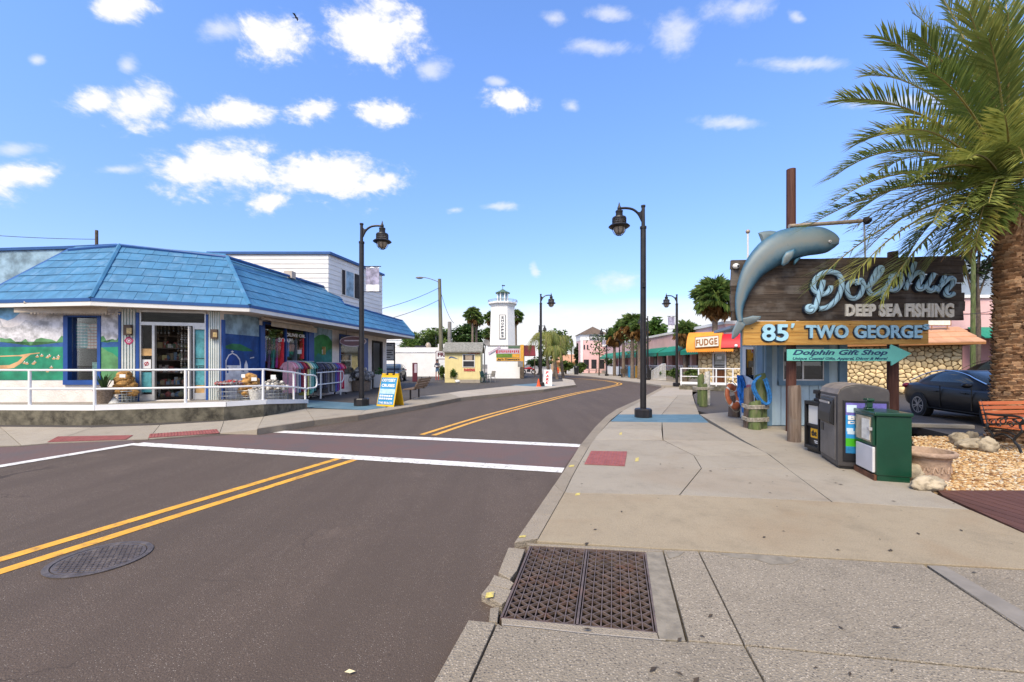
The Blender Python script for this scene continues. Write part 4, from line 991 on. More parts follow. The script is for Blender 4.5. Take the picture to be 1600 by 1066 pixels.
def shirt(w=.44, h=.66, d=.07, sleeve=.17):
    """hanging shirt: a padded outline in the local XZ plane, hung from its neck at the origin"""
    pr = [(-.06, -.04), (-w * .42, -.09), (-w * .5 - sleeve * .55, -.09 - sleeve * 1.1), (-w * .5 - sleeve * .2, -.12 - sleeve * 1.35), (-w * .43, -.25), (-w * .46, -h), (w * .46, -h), (w * .43, -.25), (w * .5 + sleeve * .2, -.12 - sleeve * 1.35), (w * .5 + sleeve * .55, -.09 - sleeve * 1.1), (w * .42, -.09), (.06, -.04)]
    mb = MB(); mb.prism([Vector((x, -d / 2, z)) for x, z in pr], (0, d, 0)); return mb
def hang(shape, mname, label, cat, loc, rz=0., group=None, name='shirt'):
    o = shape.build(name, mname, org=(0, 0, 0), bevel=.02); o.location = loc; o.rotation_euler = (0, 0, rz); return tag(o, label, cat, group)
awall = math.atan2((c1 - w0).y, (c1 - w0).x)
for x, y, mname, lab in ((128, 503, 'plaid_teal', 'teal and white checked shirt hanging in the mural window'), (150, 504, 'plaid_pink', 'pink and white checked shirt hanging in the mural window')):
    hang(shirt(.52, .80, .10, .2), mname, lab, 'shirt', deep(vm, -.26).on(x, y), awall, 'shirts in the mural window')
mat('box_green', (.40, .46, .24), .6, .25, 9); mat('box_teal', (.22, .45, .40), .6, .3, 9); mat('stock', (.3, .3, .3), .7)
for x0, y0, x1, mname, lab in ((110, 566, 122, 'box_green', 'yellow green packet standing at the left of the mural window'), (147, 566, 156, 'box_teal', 'pale teal packet standing at the right of the mural window')):
    tag(MB().rect(deep(vm, -.3), x0, y0, x1, 588, -.06, 0).build('packet', mname), lab, 'packet', 'packets in the mural window')
def multi(name, cols):
    m = bpy.data.materials.new(name); m.use_nodes = True; t = NT(m.node_tree); b = t.n['Principled BSDF']
    g = t.new('ShaderNodeNewGeometry').outputs['Random Per Island']; rp = t.ramp(g, [(i / (len(cols) - 1), c) for i, c in enumerate(cols)])
    t.n[-1].color_ramp.interpolation = 'CONSTANT' if False else 'LINEAR'
    t.l.new(rp, b.inputs['Base Color']); b.inputs['Roughness'].default_value = .6; MATS[name] = m
multi('goods', [(.05, .04, .03), (.30, .22, .12), (.55, .45, .25), (.10, .16, .10), (.45, .10, .08), (.6, .58, .5), (.12, .2, .3), (.5, .4, .1)])
multi('goods_dark', [(.02, .02, .02), (.12, .08, .05), (.25, .18, .10), (.05, .07, .08), (.3, .28, .25)])
multi('goods_pale', [(.4, .38, .34), (.6, .56, .5), (.2, .2, .2), (.7, .68, .62), (.08, .08, .09), (.5, .44, .36)])
multi('goods_bw', [(.04, .04, .05), (.5, .47, .42), (.65, .62, .56), (.08, .06, .05), (.3, .26, .22)])
# shelf seen through the doorway
sh = thing('display_shelf', 'dark shelf crowded with small souvenirs inside the shop doorway', 'shelf', vc.on(268, 600, -1.3))
mb = MB()
for z in (.45, .85, 1.25, 1.65, 2.05, 2.45): wq(mb, deep(vc, -1.0), 238, 300, z, z + .03, -.5, 0)
mb.build('shelf_board', 'interior', sh)
mb = MB(); rg = random.Random(5)
for z in (.48, .88, 1.28, 1.68, 2.08):
    for k in range(34):
        x = 240 + 58 * k / 34 + rg.uniform(-.5, .5); p = deep(vc, -1.15 + rg.uniform(-.12, .14)).on(x, HY); s = rg.uniform(.035, .085); hh = rg.uniform(.05, .26)
        if rg.random() < .5: mb.ball((p.x, p.y, z + s), (s, s, s * 1.2), 6, 4)
        else: mb.box((p.x, p.y, z + hh / 2), (s * 1.5, s, hh), rz=rg.uniform(0, 1))
struct(mb.build('souvenir', 'goods', sh), 'stuff')
hs_ = thing('hanging_strings', 'strings of shells and beads hanging in the open shop doorway', 'shell strings', vc.on(285, 520, -.9))
for k, x in enumerate((247, 252, 258, 264, 271, 279, 284, 289, 293)):
    mb = MB(); p = deep(vc, -.5 - .1 * (k % 3)).on(x, HY); L = (.5, .3, .7, .4, .25, .9, 1.6, 1.9, 1.2)[k]
    for q in range(int(L / .07)): mb.ball((p.x + rg.uniform(-.01, .01), p.y, 2.75 - q * .07), .032, 6, 4)
    mb.build('string', 'goods_bw' if k > 5 else 'goods_dark', hs_)
dr_ = thing('dress_rail', 'rail of long red, purple and dark dresses behind the soap window', 'clothes rail', vs.on(445, 540, -.5))
MB().tube([deep(vs, -.3).on(411, 526), deep(vs, -.3).on(480, 532)], .015, 6).build('bar', 'alu', dr_)
DR = [(415, (.18, .18, .42), 'blue lilac', .9, .06), (421, (.07, .03, .09), 'dark plum', 1.25, .08), (427, (.02, .13, .12), 'deep teal', 1.2, .1), (433, (.30, .02, .16), 'purple', 1.2, .07), (439, (.50, .012, .02), 'bright red', 1.25, .22), (449, (.04, .12, .30), 'mid blue', .8, .12), (460, (.05, .06, .07), 'black patterned', 1.0, .2), (472, (.48, .02, .025), 'scarlet', .95, .16)]
angs = math.atan2((w3 - c2).y, (w3 - c2).x)
for x, c, nm, h_, d_ in DR:
    d_ *= .5
    mn = cloth('dress_' + nm.replace(' ', '_'), tuple(min(.8, x * 1.6 + .02) for x in c)); top = deep(vs, -.16).on(x, 527)
    mb = MB(); pr = [(-.05, -.03), (-.2, -.08), (-.16, -.4), (-.32, -h_), (.32, -h_), (.16, -.4), (.2, -.08), (.05, -.03)]
    mb.prism([Vector((a, -d_, z)) for a, z in pr], (0, 2 * d_, 0))
    hang(mb, mn, nm + ' dress hanging behind the soap window', 'dress', top, angs + R(25), 'dresses behind the soap window', 'dress')
# plant, baskets, sponges along the walkway
mat('wicker', (.20, .15, .11), .9, .4, 30, bump=.8, bs=35); mat('wicker_white', (.62, .60, .55), .8, .2, 20, bump=.7, bs=30); mat('wire', (.34, .36, .36), .5, .1, metal=.4)
m_leaf('plant_leaf', (.02, .05, .015), (.05, .10, .03)); mat('sponge', (.40, .215, .065), .95, .35, 18, bump=1., bs=50, rnd=.25, dirt=.4, dirtcol=(.15, .07, .02), ds=14)
at = lambda px, Y, z=ZP: Vector(((px - 800) / F * Y, Y, z))
pp = at(163, 12.2); pt = thing('potted_plant', 'spiky green plant in a dark wicker pot beside the railing post', 'potted plant', pp)
MB().lathe([(.16, 0), (.20, .2), (.26, .44), (.27, .46), (.24, .46), (.22, .40), (0, .40)], pp, 18, cap=False).build('pot', 'wicker', pt, smooth=True)
mb = MB()
for k in range(34):
    a = rg.uniform(0, 6.28); tl = rg.uniform(.2, .75); L = rg.uniform(.35, .6); d = Vector((math.cos(a), math.sin(a), 0)); s = Vector((-math.sin(a), math.cos(a), 0)) * .016
    b0 = pp + Vector((0, 0, .42)) + d * .04; m1 = b0 + d * L * .5 * tl + Vector((0, 0, L * .62)); m2 = b0 + d * L * tl + Vector((0, 0, L * (1 - .45 * tl)))
    mb.add([b0 - s, b0 + s, m1 + s, m1 - s, m2], [(0, 1, 2, 3), (3, 2, 4)])
mb.build('leaf', 'plant_leaf', pt, fix=False)
def wire_basket(label, c, r0, r1, h, mname='wire', n=18):
    b = thing('wire_basket', label, 'basket', c, 'baskets on the raised walkway'); mb = MB()
    for k in range(n):
        a = 2 * math.pi * k / n; mb.tube([c + Vector((r0 * math.cos(a), r0 * math.sin(a), .02)), c + Vector((r1 * math.cos(a), r1 * math.sin(a), h))], .005, 4)
    mb.build('upright', mname, b); mb = MB()
    for k in range(5):
        z = .02 + (h - .02) * k / 4; r = r0 + (r1 - r0) * k / 4; mb.tube([c + Vector((r * math.cos(a), r * math.sin(a), z)) for a in np.linspace(0, 6.283, 21)[:-1]], .007 if k < 4 else .012, 4, closed=True)
    mb.build('hoop', mname, b); return b
def heap(c, r, h, n, size, label, group, mname, name='sponge', cat='sponge', flat=.8):
    for k in range(n):
        a = 2.4 * k; f = (k + .5) / n; rr = r * math.sqrt(1 - f) if f > .0 else 0; z = h * f
        p = c + Vector((rr * math.cos(a) * rg.uniform(.75, 1), rr * math.sin(a) * rg.uniform(.75, 1), z)); s = size * rg.uniform(.8, 1.2)
        o = MB().ball(p, (s, s, s * flat), 9, 6, jit=.14, rg=rg).build(name, mname, org=p, smooth=True); tag(o, label, cat, group)
def card(px, py, Y, w, h, label):
    p = P(px, py, Y); t = MB().box(p, (w * .75, .012, h * .7)).build('price_card', 'poster_white'); return tag(t, label, 'price card', 'price cards on the baskets')
b1 = at(195, 12.55); wire_basket('low wire basket heaped with brown sponges beside the doorway', b1, .27, .32, .34)
heap(b1 + Vector((0, 0, .28)), .25, .56, 22, .125, 'brown natural sponge heaped in the wire basket left of the doorway', 'sponges heaped left of the doorway', 'sponge')
card(191.5, 587.5, b1.y - .42, .22, .13, 'white price card on the sponges left of the doorway')
ww = tag(MB().lathe([(.02, .18), (.10, .10), (.16, 0), (.16, .01), (0, .01)], at(178, 12.3), 10, cap=False).build('white_shell', 'wicker_white', smooth=True), 'white cone shaped shell object between plant and sponges', 'shell')
b2 = at(362, 13.35); wire_basket('wire bin of black and red souvenirs right of the doorway', b2, .34, .42, .55)
mb = MB()
for k in range(130):
    a = rg.uniform(0, 6.28); r_ = .42 * math.sqrt(rg.random()); mb.ball(b2 + Vector((r_ * math.cos(a), r_ * math.sin(a), .5 + rg.uniform(0, .17) * (1.1 - r_ / .5))), rg.uniform(.025, .055), 6, 4)
multi('goods_red', [(.03, .03, .03), (.06, .05, .05), (.5, .02, .03), (.15, .12, .1), (.35, .3, .28), (.05, .06, .12)])
tag(mb.build('souvenirs', 'goods_red'), 'heap of black, white and red trinkets in the bin', 'trinkets', kind='stuff')
b3 = at(391, 13.6); b3b = wire_basket('tall wire bin of sponges under two price cards', b3, .34, .36, .3)
heap(b3 + Vector((0, 0, .16)), .30, .62, 24, .13, 'brown natural sponge in the tall bin right of the doorway', 'sponges in the bin with two cards', 'sponge')
card(380, 587.5, b3.y - .44, .15, .15, 'small price card at the left of the tall sponge bin'); card(397, 592.5, b3.y - .44, .22, .15, 'larger price card on the tall sponge bin')
b4 = at(402, 12.95); wb = tag(MB().lathe([(.16, 0), (.18, .05), (.24, .36), (.21, .36), (.17, .1), (0, .1)], b4, 14, cap=False).build('white_basket', 'wicker_white', smooth=True), 'small white wicker basket of pale shells at the rail', 'basket')
mb = MB()
for k in range(60):
    a = rg.uniform(0, 6.28); r_ = .23 * math.sqrt(rg.random()); mb.ball(b4 + Vector((r_ * math.cos(a), r_ * math.sin(a), .33 + rg.uniform(0, .1))), (rg.uniform(.02, .05), rg.uniform(.02, .05), rg.uniform(.01, .03)), 6, 4)
tag(mb.build('shells', 'goods_pale'), 'pale sea shells filling the small white basket', 'shells', kind='stuff')
b5 = at(427, 13.4); wire_basket('wide wire bin of black and white shells near the ramp', b5, .36, .42, .42)
mb = MB()
for k in range(170):
    a = rg.uniform(0, 6.28); r_ = .44 * math.sqrt(rg.random()); mb.ball(b5 + Vector((r_ * math.cos(a), r_ * math.sin(a), .36 + rg.uniform(0, .36) * (1.05 - r_ / .5))), (rg.uniform(.03, .07), rg.uniform(.03, .07), rg.uniform(.02, .04)), 7, 4, rot=Matrix.Rotation(rg.uniform(0, 3), 3, 'X'))
tag(mb.build('shells', 'goods_bw'), 'large black and white shells piled in the wide bin', 'shells', kind='stuff')
card(427, 589.5, b5.y - .5, .2, .2, 'price card standing on the black and white shells')
# clothes racks with every garment
RACK1 = [('pale pink', (.58, .25, .29), 0), ('rose pink', (.50, .18, .24), 0), ('ash grey', (.28, .28, .28), 0), ('slate blue', (.10, .13, .22), 0), ('wine red', (.19, .02, .04), 0), ('bright red', (.46, .02, .03), 0), ('dark maroon', (.12, .02, .03), 0), ('lime yellow', (.50, .48, .13), 0), ('cream', (.55, .50, .40), 0), ('sea green', (.08, .28, .22), 0), ('pale teal', (.16, .36, .33), 0), ('dark teal', (.03, .14, .14), 0), ('jet black', (.02, .02, .022), 0)]
RACK2 = [('navy check', None, 'pattern_navy'), ('black ribbed', (.025, .025, .03), 0), ('navy striped', None, 'pattern_navy'), ('white and black check', None, 'pattern_grey'), ('charcoal', (.06, .06, .065), 0), ('stone grey', (.25, .24, .23), 0), ('grey check', None, 'pattern_grey'), ('royal blue', (.04, .08, .28), 0), ('violet', (.15, .06, .26), 0), ('magenta', (.38, .03, .18), 0), ('coral pink', (.48, .14, .16), 0), ('crimson', (.34, .01, .04), 0)]
def rack(label, xr, y0, y1, z0, garments, where, sc):
    t = thing('clothes_rack', label, 'clothes rack', (xr, (y0 + y1) / 2, z0)); top = z0 + 1.55 * sc
    MB().tube([(xr, y0, top), (xr, y1, top)], .016, 8).build('bar', 'alu', t)
    for y in (y0 + .05, y1 - .05):
        MB().tube([(xr, y, z0 + .1), (xr, y, top)], .015, 8).build('upright', 'wire', t); MB().tube([(xr - .3, y, z0 + .1), (xr + .3, y, z0 + .1)], .016, 6).build('foot', 'interior_dark', t)
        for s in (-.28, .28): MB().ball((xr + s, y, z0 + .05), .05, 8, 6).build('castor', 'interior_dark', t)
    n_ = len(garments)
    for k, (nm, c, mn) in enumerate(garments):
        mn = mn or cloth('shirt_' + nm.replace(' ', '_'), tuple(min(.75, x * 1.5 + .01) for x in c)); y = y0 + .12 + (y1 - y0 - .24) * k / (n_ - 1)
        s = shirt(.46 * rg.uniform(.92, 1.08), rg.uniform(1.1, 1.4), .09, .17)
        hang(s, mn, nm + ' shirt hanging on the ' + where, 'shirt', (xr + rg.uniform(-.03, .03), y, top + .02), rg.uniform(-.12, .12), 'shirts on the ' + where)
    return t
rack('chrome clothes rack of bright shirts behind the ramp rail', -8.40, 15.95, 18.1, ZL + .02, RACK1, 'near clothes rack', 1.)
rack('chrome clothes rack of dark shirts by the green mural', -8.42, 18.4, 21.0, ZL - .02, RACK2, 'far clothes rack', 1.)
sg = thing('sign_stand', 'small wooden price sign on a stick above the dark clothes rack', 'sign', P(503, 560, 20)); MB().box(P(504, 548, 20), (.28, .03, .36)).build('board', 'poster_sand', sg); MB().box(P(502.5, 550, 19.96), (.12, .02, .22)).build('card', 'poster_white', sg); MB().tube([P(497, 552, 20), P(504, 566, 20), P(503, 590, 20)], .02, 5).build('stick', 'wicker', sg)
card(468, 550, 17, .2, .22, 'white price card above the bright shirts')
# bags and goods by the far window
fb = thing('goods_bin', 'dark bin piled with grey bags below the far shop window', 'bin', (-8.35, 23.6, ZL)); MB().lathe([(.5, 0), (.55, .55), (.5, .55), (0, .5)], (-8.35, 23.6, ZL), 14, cap=False).build('bin', 'wicker', fb)
mb = MB()
for k in range(90):
    a = rg.uniform(0, 6.28); r_ = .75 * math.sqrt(rg.random()); mb.ball((-8.35 + r_ * .8 * math.cos(a), 23.6 + 1.1 * r_ * math.sin(a), ZL + .6 + rg.uniform(0, .75) * (1.1 - r_)), rg.uniform(.07, .15), 7, 5, jit=.2, rg=rg)
multi('goods_grey', [(.05, .05, .055), (.18, .18, .19), (.35, .34, .33), (.5, .48, .45), (.1, .1, .11)])
tag(mb.build('bags', 'goods_grey'), 'grey and black bags heaped below the far shop window', 'bags', kind='stuff')
tag(MB().prism([(-8.7, 24.2, ZL), (-8.1, 24.2, ZL), (-8.1, 24.7, ZL), (-8.7, 24.7, ZL)], (0, 0, .75)).build('display_box', 'goods_pale', bevel=.03), 'cream display box between the grey bags and white crate', 'box')
tag(MB().prism([(-8.75, 26.4, ZL), (-7.95, 26.4, ZL), (-7.95, 27.2, ZL), (-8.75, 27.2, ZL)], (0, 0, .80)).build('white_crate', 'white_wall', bevel=.02), 'plain white crate standing beside the dark side door', 'crate')
m_leaf('bright_green', (.06, .35, .05), (.12, .5, .08)); mb = MB()
for k in range(50):
    p = Vector((-8.3 + rg.uniform(-.3, .3), 26.8 + rg.uniform(-.2, .2), ZL + .95 + rg.uniform(-.2, .25))); d = Vector((rg.uniform(-1, 1), rg.uniform(-1, 1), rg.uniform(-1, 1))) * .12; e = d.cross(Vector((.3, .5, .8))) ; mb.add([p, p + d, p + e], [(0, 1, 2)])
tag(mb.build('green_garland', 'bright_green', fix=False), 'bright green leafy garland lying on the white crate', 'garland')
db = thing('display_board', 'black framed white notice board standing out from the side door', 'notice board', G(606, 600, ZL))
pb_ = Plane(G(596, 601, ZL), (-.05, -1, 0)); mb = MB()
for q in ((594, 535.5, 617.5, 537.5), (594, 536, 595.5, 600), (616, 536, 617.5, 600), (594, 562, 617.5, 563.5)): mb.rect(pb_, *q, 0, .07)
mb.build('frame', 'ink_dark', db); MB().rect(pb_, 595.5, 537.5, 616, 562, .02, .04).build('board', 'poster_white', db)
mb = MB()
for y, a, b in ((539.5, 603, 612), (547.5, 598, 614), (551, 600, 612), (554.5, 598, 614), (558.5, 601, 610)): mb.rect(pb_, a, y - .7, b, y + .7, .04, .045)
struct(mb.build('print_line', 'ink_dark', db), 'stuff')

# ================================================================== street lamps
mat('lamp_black', (.018, .016, .017), .42, .25, 5, metal=.2, dirt=.2, dirtcol=(.08, .06, .05), ds=6); mat('globe', (.36, .29, .22), .25, .2, 8)
mat('banner_cloth', (.72, .72, .76), .8, .05, 3); mat('banner_print', (.30, .29, .40), .8, .5, 5)
m_glass('lamp_glass_clear', (.92, .92, .92), .05, .05)
def make_lamp(label, group):
    t = thing('street_lamp', label, 'street lamp', (0, 0, 0), group)
    MB().lathe([(.25, 0), (.25, .22), (.22, .26), (.12, .26)], (0, 0, 0), 8, ph=math.pi / 8).build('base_block', 'lamp_black', t, bevel=.01)
    MB().lathe([(.088, .25), (.080, 5.5), (.095, 5.5), (.095, 5.56), (.06, 5.58)], (0, 0, 0), 14).build('pole', 'lamp_black', t, smooth=True)
    MB().lathe([(.055, 5.56), (.050, 6.12), (.065, 6.13), (.065, 6.18), (0, 6.19)], (0, 0, 0), 12).build('upper_post', 'lamp_black', t, smooth=True)
    mb = MB(); mb.tube(catmull([(-.03, 0, 5.72), (-.14, 0, 5.93), (-.3, 0, 6.06), (-.5, 0, 6.10), (-.70, 0, 6.09)], 6), .036, 8)
    mb.prism([(-.03, -.015, 5.66), (-.20, -.015, 6.0), (-.10, -.015, 5.98), (-.03, -.015, 6.06)], (0, .03, 0)); mb.build('arm', 'lamp_black', t, smooth=True)
    c = (-.70, 0, 0)
    MB().lathe([(.0, 6.28), (.015, 6.24), (.03, 6.17), (.055, 6.11), (.055, 6.06), (.03, 6.03), (.105, 6.02), (.11, 5.99), (.10, 5.97), (.105, 5.85), (.19, 5.83), (.205, 5.80), (.20, 5.77), (.1, 5.77)], c, 18, cap=False).build('lamp_cap', 'lamp_black', t, smooth=True)
    for z in (5.72, 5.66): MB().lathe([(.205, z), (.205, z + .018), (.16, z + .018), (.16, z)], c, 18, cap=False).build('louver_ring', 'lamp_black', t, smooth=True)
    MB().lathe([(.17, 5.775), (.175, 5.62)], c, 18, cap=False).build('lens', 'globe', t, smooth=True)
    MB().lathe([(.20, 5.62), (.27, 5.60), (.31, 5.56), (.27, 5.53), (.20, 5.52), (.20, 5.62)], c, 20, cap=False).build('brim', 'lamp_black', t, smooth=True)
    MB().lathe([(.175, 5.62), (.175, 5.52), (.16, 5.44), (.12, 5.37), (.06, 5.335), (0, 5.33)], c, 18, cap=False).build('globe', 'globe', t, smooth=True)
    mb = MB()
    for k in range(4):
        a = math.pi / 4 * k + .4; d = Vector((math.cos(a), math.sin(a), 0)) * .198
        mb.tube([Vector(c) + d * math.cos(u) + Vector((0, 0, 5.53 - .235 * math.sin(u))) for u in np.linspace(0, math.pi, 11)], .008, 5)
        for s in (1, -1): mb.tube([Vector(c) + d * s + Vector((0, 0, 5.53)), Vector(c) + d * s + Vector((0, 0, 5.8))], .008, 5)
    mb.build('cage', 'lamp_black', t)
    MB().box((0, -.09, 3.85), (.10, .06, .16)).build('junction_box', 'lamp_black', t, bevel=.01)
    return t
GL = 'street lamps along the curving road'
lamp = make_lamp('nearest street lamp, standing on the right pavement over the blue pad', GL)
lamp.location = G(1005, 652, 0)
def banner(side, parent_loc, label, sc=1., rz=0.):
    t = thing('lamp_banner', label, 'banner', (0, 0, 0), 'banners on lamp posts')
    for z in (4.72, 3.86): MB().tube([(.05 * side, 0, z), (.66 * side, 0, z)], .014, 6).build('banner_arm', 'lamp_black', t)
    mb = MB(); N = 8; pts = []
    for i in range(N + 1):
        x = side * (.14 + .46 * i / N); pts.append((x, .03 * math.sin(i * 1.3), 0))
    for k, (z0, z1, m) in enumerate(((3.88, 4.12, 0), (4.12, 4.66, 1), (4.66, 4.71, 0))):
        mb.add([(x, y, z0) for x, y, _ in pts] + [(x, y * .7 + .01, z1) for x, y, _ in pts], [(i, i + 1, N + 2 + i, N + 1 + i) for i in range(N)], m)
    mb.build('cloth', ['banner_cloth', 'banner_print'], t, fix=False, smooth=True)
    t.location = parent_loc; t.scale = (sc,) * 3; t.rotation_euler = (0, 0, rz); return t
LL = G(565, 634, ZL)
dup(lamp, LL, R(180), 'street lamp with a banner beside the blue shop and yellow sign', scale=1.035); banner(1, LL, 'pale banner on the lamp post before the blue shop', 1.035)
dup(lamp, G(845, 603.3, ZL), R(180), 'street lamp at the kerb beside the traffic cone and parking board', scale=.99)
L4 = G(1057.5, 604, 0); dup(lamp, L4, 0, 'street lamp with a banner at the end of the fudge shop railing', scale=1.03); banner(-1, L4, 'pale banner on the lamp post near the fudge shop', 1.03)
L5 = G(1012, 594, 0); dup(lamp, L5, R(-35), 'street lamp before the green awnings, next to the dark litter bin')
L6 = G(948, 587.5, 0); dup(lamp, L6, 0, 'street lamp with banner before the pink tower', scale=1.0); banner(-1, L6, 'small pale banner on the lamp before the pink tower')
dup(lamp, G(968, 587.8, 0), R(60), 'street lamp standing among the cabbage palms', scale=.85)
dup(lamp, G(893, 583.6, 0), R(90), 'street lamp beside the white block wall at the bend', scale=.93)
dup(lamp, G(842.3, 586.5, 0), R(180), 'farther street lamp behind the queen palm trunks', scale=1.12)
dup(lamp, G(806, 589, 0), R(180), 'street lamp half hidden behind the lighthouse tower', scale=.62)

# ================================================================== left kerb: A-frame boards, bench, pay post, cone
mat('sign_yellow', (.70, .42, .012), .5, .1); mat('sign_blue', (.03, .24, .47), .5, .15, 3); mat('sign_white', (.75, .75, .75), .5, .05); mat('sign_pale', (.40, .58, .70), .5, .2, 8)
mat('red_print', (.45, .015, .03), .6); mat('cone_orange', (.75, .09, .012), .5, .1)
def aframe(label, a, b, off, h, mats, face, th=.03, legs=True):
    """two panels hinged at the top; face(mb, plane, corners) draws the print"""
    t = thing('sandwich_board', label, 'sandwich board', (a + b) / 2 + off / 2); up = off / 2 + Vector((0, 0, h))
    for i, (p, q, o) in enumerate(((a, b, Vector((0, 0, 0))), (a + off, b + off, -off))):
        tp, tq = p + (off / 2 if i == 0 else -off / 2) + Vector((0, 0, h)), q + (off / 2 if i == 0 else -off / 2) + Vector((0, 0, h))
        pl = plane3(p, q, tq); nn = pl.n if i == 0 else -pl.n
        MB().prism([p, q, tq, tp], -nn * th if i == 0 else nn * th).build('panel', mats[0], t, bevel=.008)
        if i == 0: fr = (p, q, tq, tp, nn)
    p, q, tq, tp, nn = fr
    if legs:
        mb = MB(); d = (tq - tp)
        for f0, f1 in ((.02, .24), (.40, .62), (.76, .98)): mb.prism([tp + d * f0, tp + d * f1, tp + d * f1 + Vector((0, 0, .07)), tp + d * f0 + Vector((0, 0, .07))], off.normalized() * .08)
        mb.build('handle', mats[0], t, bevel=.01)
    face(t, p, q, tq, tp, nn); return t
def quadpt(p, q, tq, tp, u, v): return (p * (1 - u) + q * u) * (1 - v) + (tp * (1 - u) + tq * u) * v
def text_quad(mb, c, nn, s, u0, v0, u1, v1, t, m, bold=.03, shear=0.):
    vs_, fs_ = text_verts(s, bold, shear, 2); x0 = min(v.x for v in vs_); x1 = max(v.x for v in vs_); y0 = min(v.y for v in vs_); y1 = max(v.y for v in vs_)
    mb.add([quadpt(*c, u0 + (u1 - u0) * (v.x - x0) / (x1 - x0), v0 + (v1 - v0) * (v.y - y0) / (y1 - y0)) + nn * (t + .003 * (v.z + .5)) for v in vs_], fs_, m)
def face1(t, p, q, tq, tp, nn):
    c = (p, q, tq, tp); mb = MB()
    rect = lambda u0, v0, u1, v1, k, m: mb.prism([quadpt(*c, u, v) + nn * k for u, v in ((u0, v0), (u1, v0), (u1, v1), (u0, v1))], nn * .003, m)
    rect(.04, .06, .95, .93, .001, 0); rect(.06, .40, .93, .56, .005, 1); mb.build('print', ['sign_blue', 'sign_pale'], t)
    mb = MB(); text_quad(mb, c, nn, 'ODYSSEY', .10, .79, .90, .89, .010, 0, .035); text_quad(mb, c, nn, 'CRUISES', .12, .62, .88, .72, .010, 0, .035); text_quad(mb, c, nn, 'THE BEACH', .10, .08, .88, .15, .010, 0, .02)
    for v in (.31, .22): 
        for u in range(6): mb.prism([quadpt(*c, a, b) + nn * .009 for a, b in ((.10 + .13 * u, v), (.20 + .13 * u, v), (.20 + .13 * u, v + .055), (.10 + .13 * u, v + .055))], nn * .002, 0)
    mb.build('lettering', 'sign_white', t)
aframe('yellow sandwich board advertising cruises on a blue poster', G(588, 634.5, ZL), G(615, 636, ZL), Vector((.20, .56, 0)), 1.06, ['sign_yellow'], face1)
def face2(t, p, q, tq, tp, nn):
    c = (p, q, tq, tp); mb = MB()
    for i, s in enumerate('PARK'): text_quad(mb, c, nn, s, .30, .74 - .21 * i, .66, .92 - .21 * i, .004, 0, .06, .25)
    mb.build('lettering', 'red_print', t)
aframe('white parking sandwich board with red letters beside the lamp post', G(848, 603.2, ZL), G(862.5, 603.4, ZL), Vector((.05, .55, 0)), 1.07, ['sign_white'], face2, legs=False)
cc = G(841.5, 604, ZL); cn = thing('traffic_cone', 'orange traffic cone at the foot of the kerb lamp post', 'traffic cone', cc)
MB().lathe([(.13, .03), (.03, .5), (.02, .5)], cc, 14).build('cone', 'cone_orange', cn, smooth=True); MB().box(cc + Vector((0, 0, .015)), (.34, .34, .03)).build('foot', 'cone_orange', cn)
m_wood('bench_wood', (.16, .10, .06), (.24, .16, .10), 'X', 1, grey=.3)
bn = thing('street_bench', 'slatted wooden bench with black legs facing the blue shop', 'bench', (-4.12, 18.1, ZL)); LB = 1.95
def bx(mb, x, y, z, sx_, sy_, sz_, rx=0.):
    mb.box((x, y, z), (sx_, sy_, sz_), rot=Matrix.Rotation(rx, 3, 'X')); return mb
bparts = []
for k in range(4): bparts.append(bx(MB(), 0, -.16 + .11 * k, .44, LB, .09, .03).build('seat_slat', 'bench_wood', org=(0, 0, 0)))
for k in range(4): bparts.append(bx(MB(), 0, .28 + .055 * k, .52 + .105 * k, LB, .025, .09, R(-27)).build('back_slat', 'bench_wood', org=(0, 0, 0)))
for s in (-.6, .6):
    bparts.append(bx(MB(), s, 0, .21, .05, .06, .42).build('leg', 'lamp_black', org=(0, 0, 0))); mb = MB(); bx(mb, s, 0, .415, .05, .5, .03); mb.tube([(s, .2, .42), (s, .48, .92)], .022, 6); bparts.append(mb.build('bracket', 'lamp_black', org=(0, 0, 0)))
for o in bparts: o.parent = bn; o.location = (0, 0, 0)
bn.rotation_euler = (0, 0, R(-94))
py_ = G(648, 596.5, ZL); ps = thing('pay_station', 'maroon parking pay post standing behind the wooden bench', 'pay post', py_)
MB().box(py_ + Vector((0, .08, .78)), (.40, .16, 1.56)).build('post', 'maroon', ps, bevel=.01); MB().box(py_ + Vector((.07, -.003, 1.1)), (.20, .01, .72)).build('notice', 'lilac', ps)
# ================================================================== right side: blue shack with the dolphin sign
m_wood('plank_dark', (.034, .025, .020), (.10, .075, .058), 'X', 1.1, knots=.4, grey=.55, peel=None)
m_wood('plank_tan', (.38, .18, .035), (.56, .33, .09), 'X', 1.3, knots=.95, rough=.6)
m_wood('post_red', (.055, .02, .014), (.11, .045, .03), 'Z', 1.2, rough=.7); m_wood('post_grey', (.09, .06, .042), (.20, .15, .115), 'Z', 1.3, grey=.4)
mat('piling_green', (.085, .115, .035), .85, .35, 4, bump=.6, bs=20, dirt=.7, dirtcol=(.17, .15, .09), ds=5, stretch=(3, 3, .6))
mat('piling_white', (.48, .46, .42), .9, .3, 5, bump=.6, dirt=.7, dirtcol=(.12, .10, .08), ds=6)
m_wood('cut_wood', (.30, .22, .14), (.42, .32, .21), 'Z', .6)
mat('shack_blue', (.36, .47, .53), .75, .10, 2.5, rnd=.06, dirt=.3, dirtcol=(.30, .36, .40), ds=4, stretch=(2, 2, .5)); mat('shack_trim', (.13, .225, .31), .6, .12, 3, dirt=.25, dirtcol=(.2, .26, .3), ds=6)
mat('rope_grey', (.30, .27, .22), .95, .3, 20, bump=.8, bs=70)
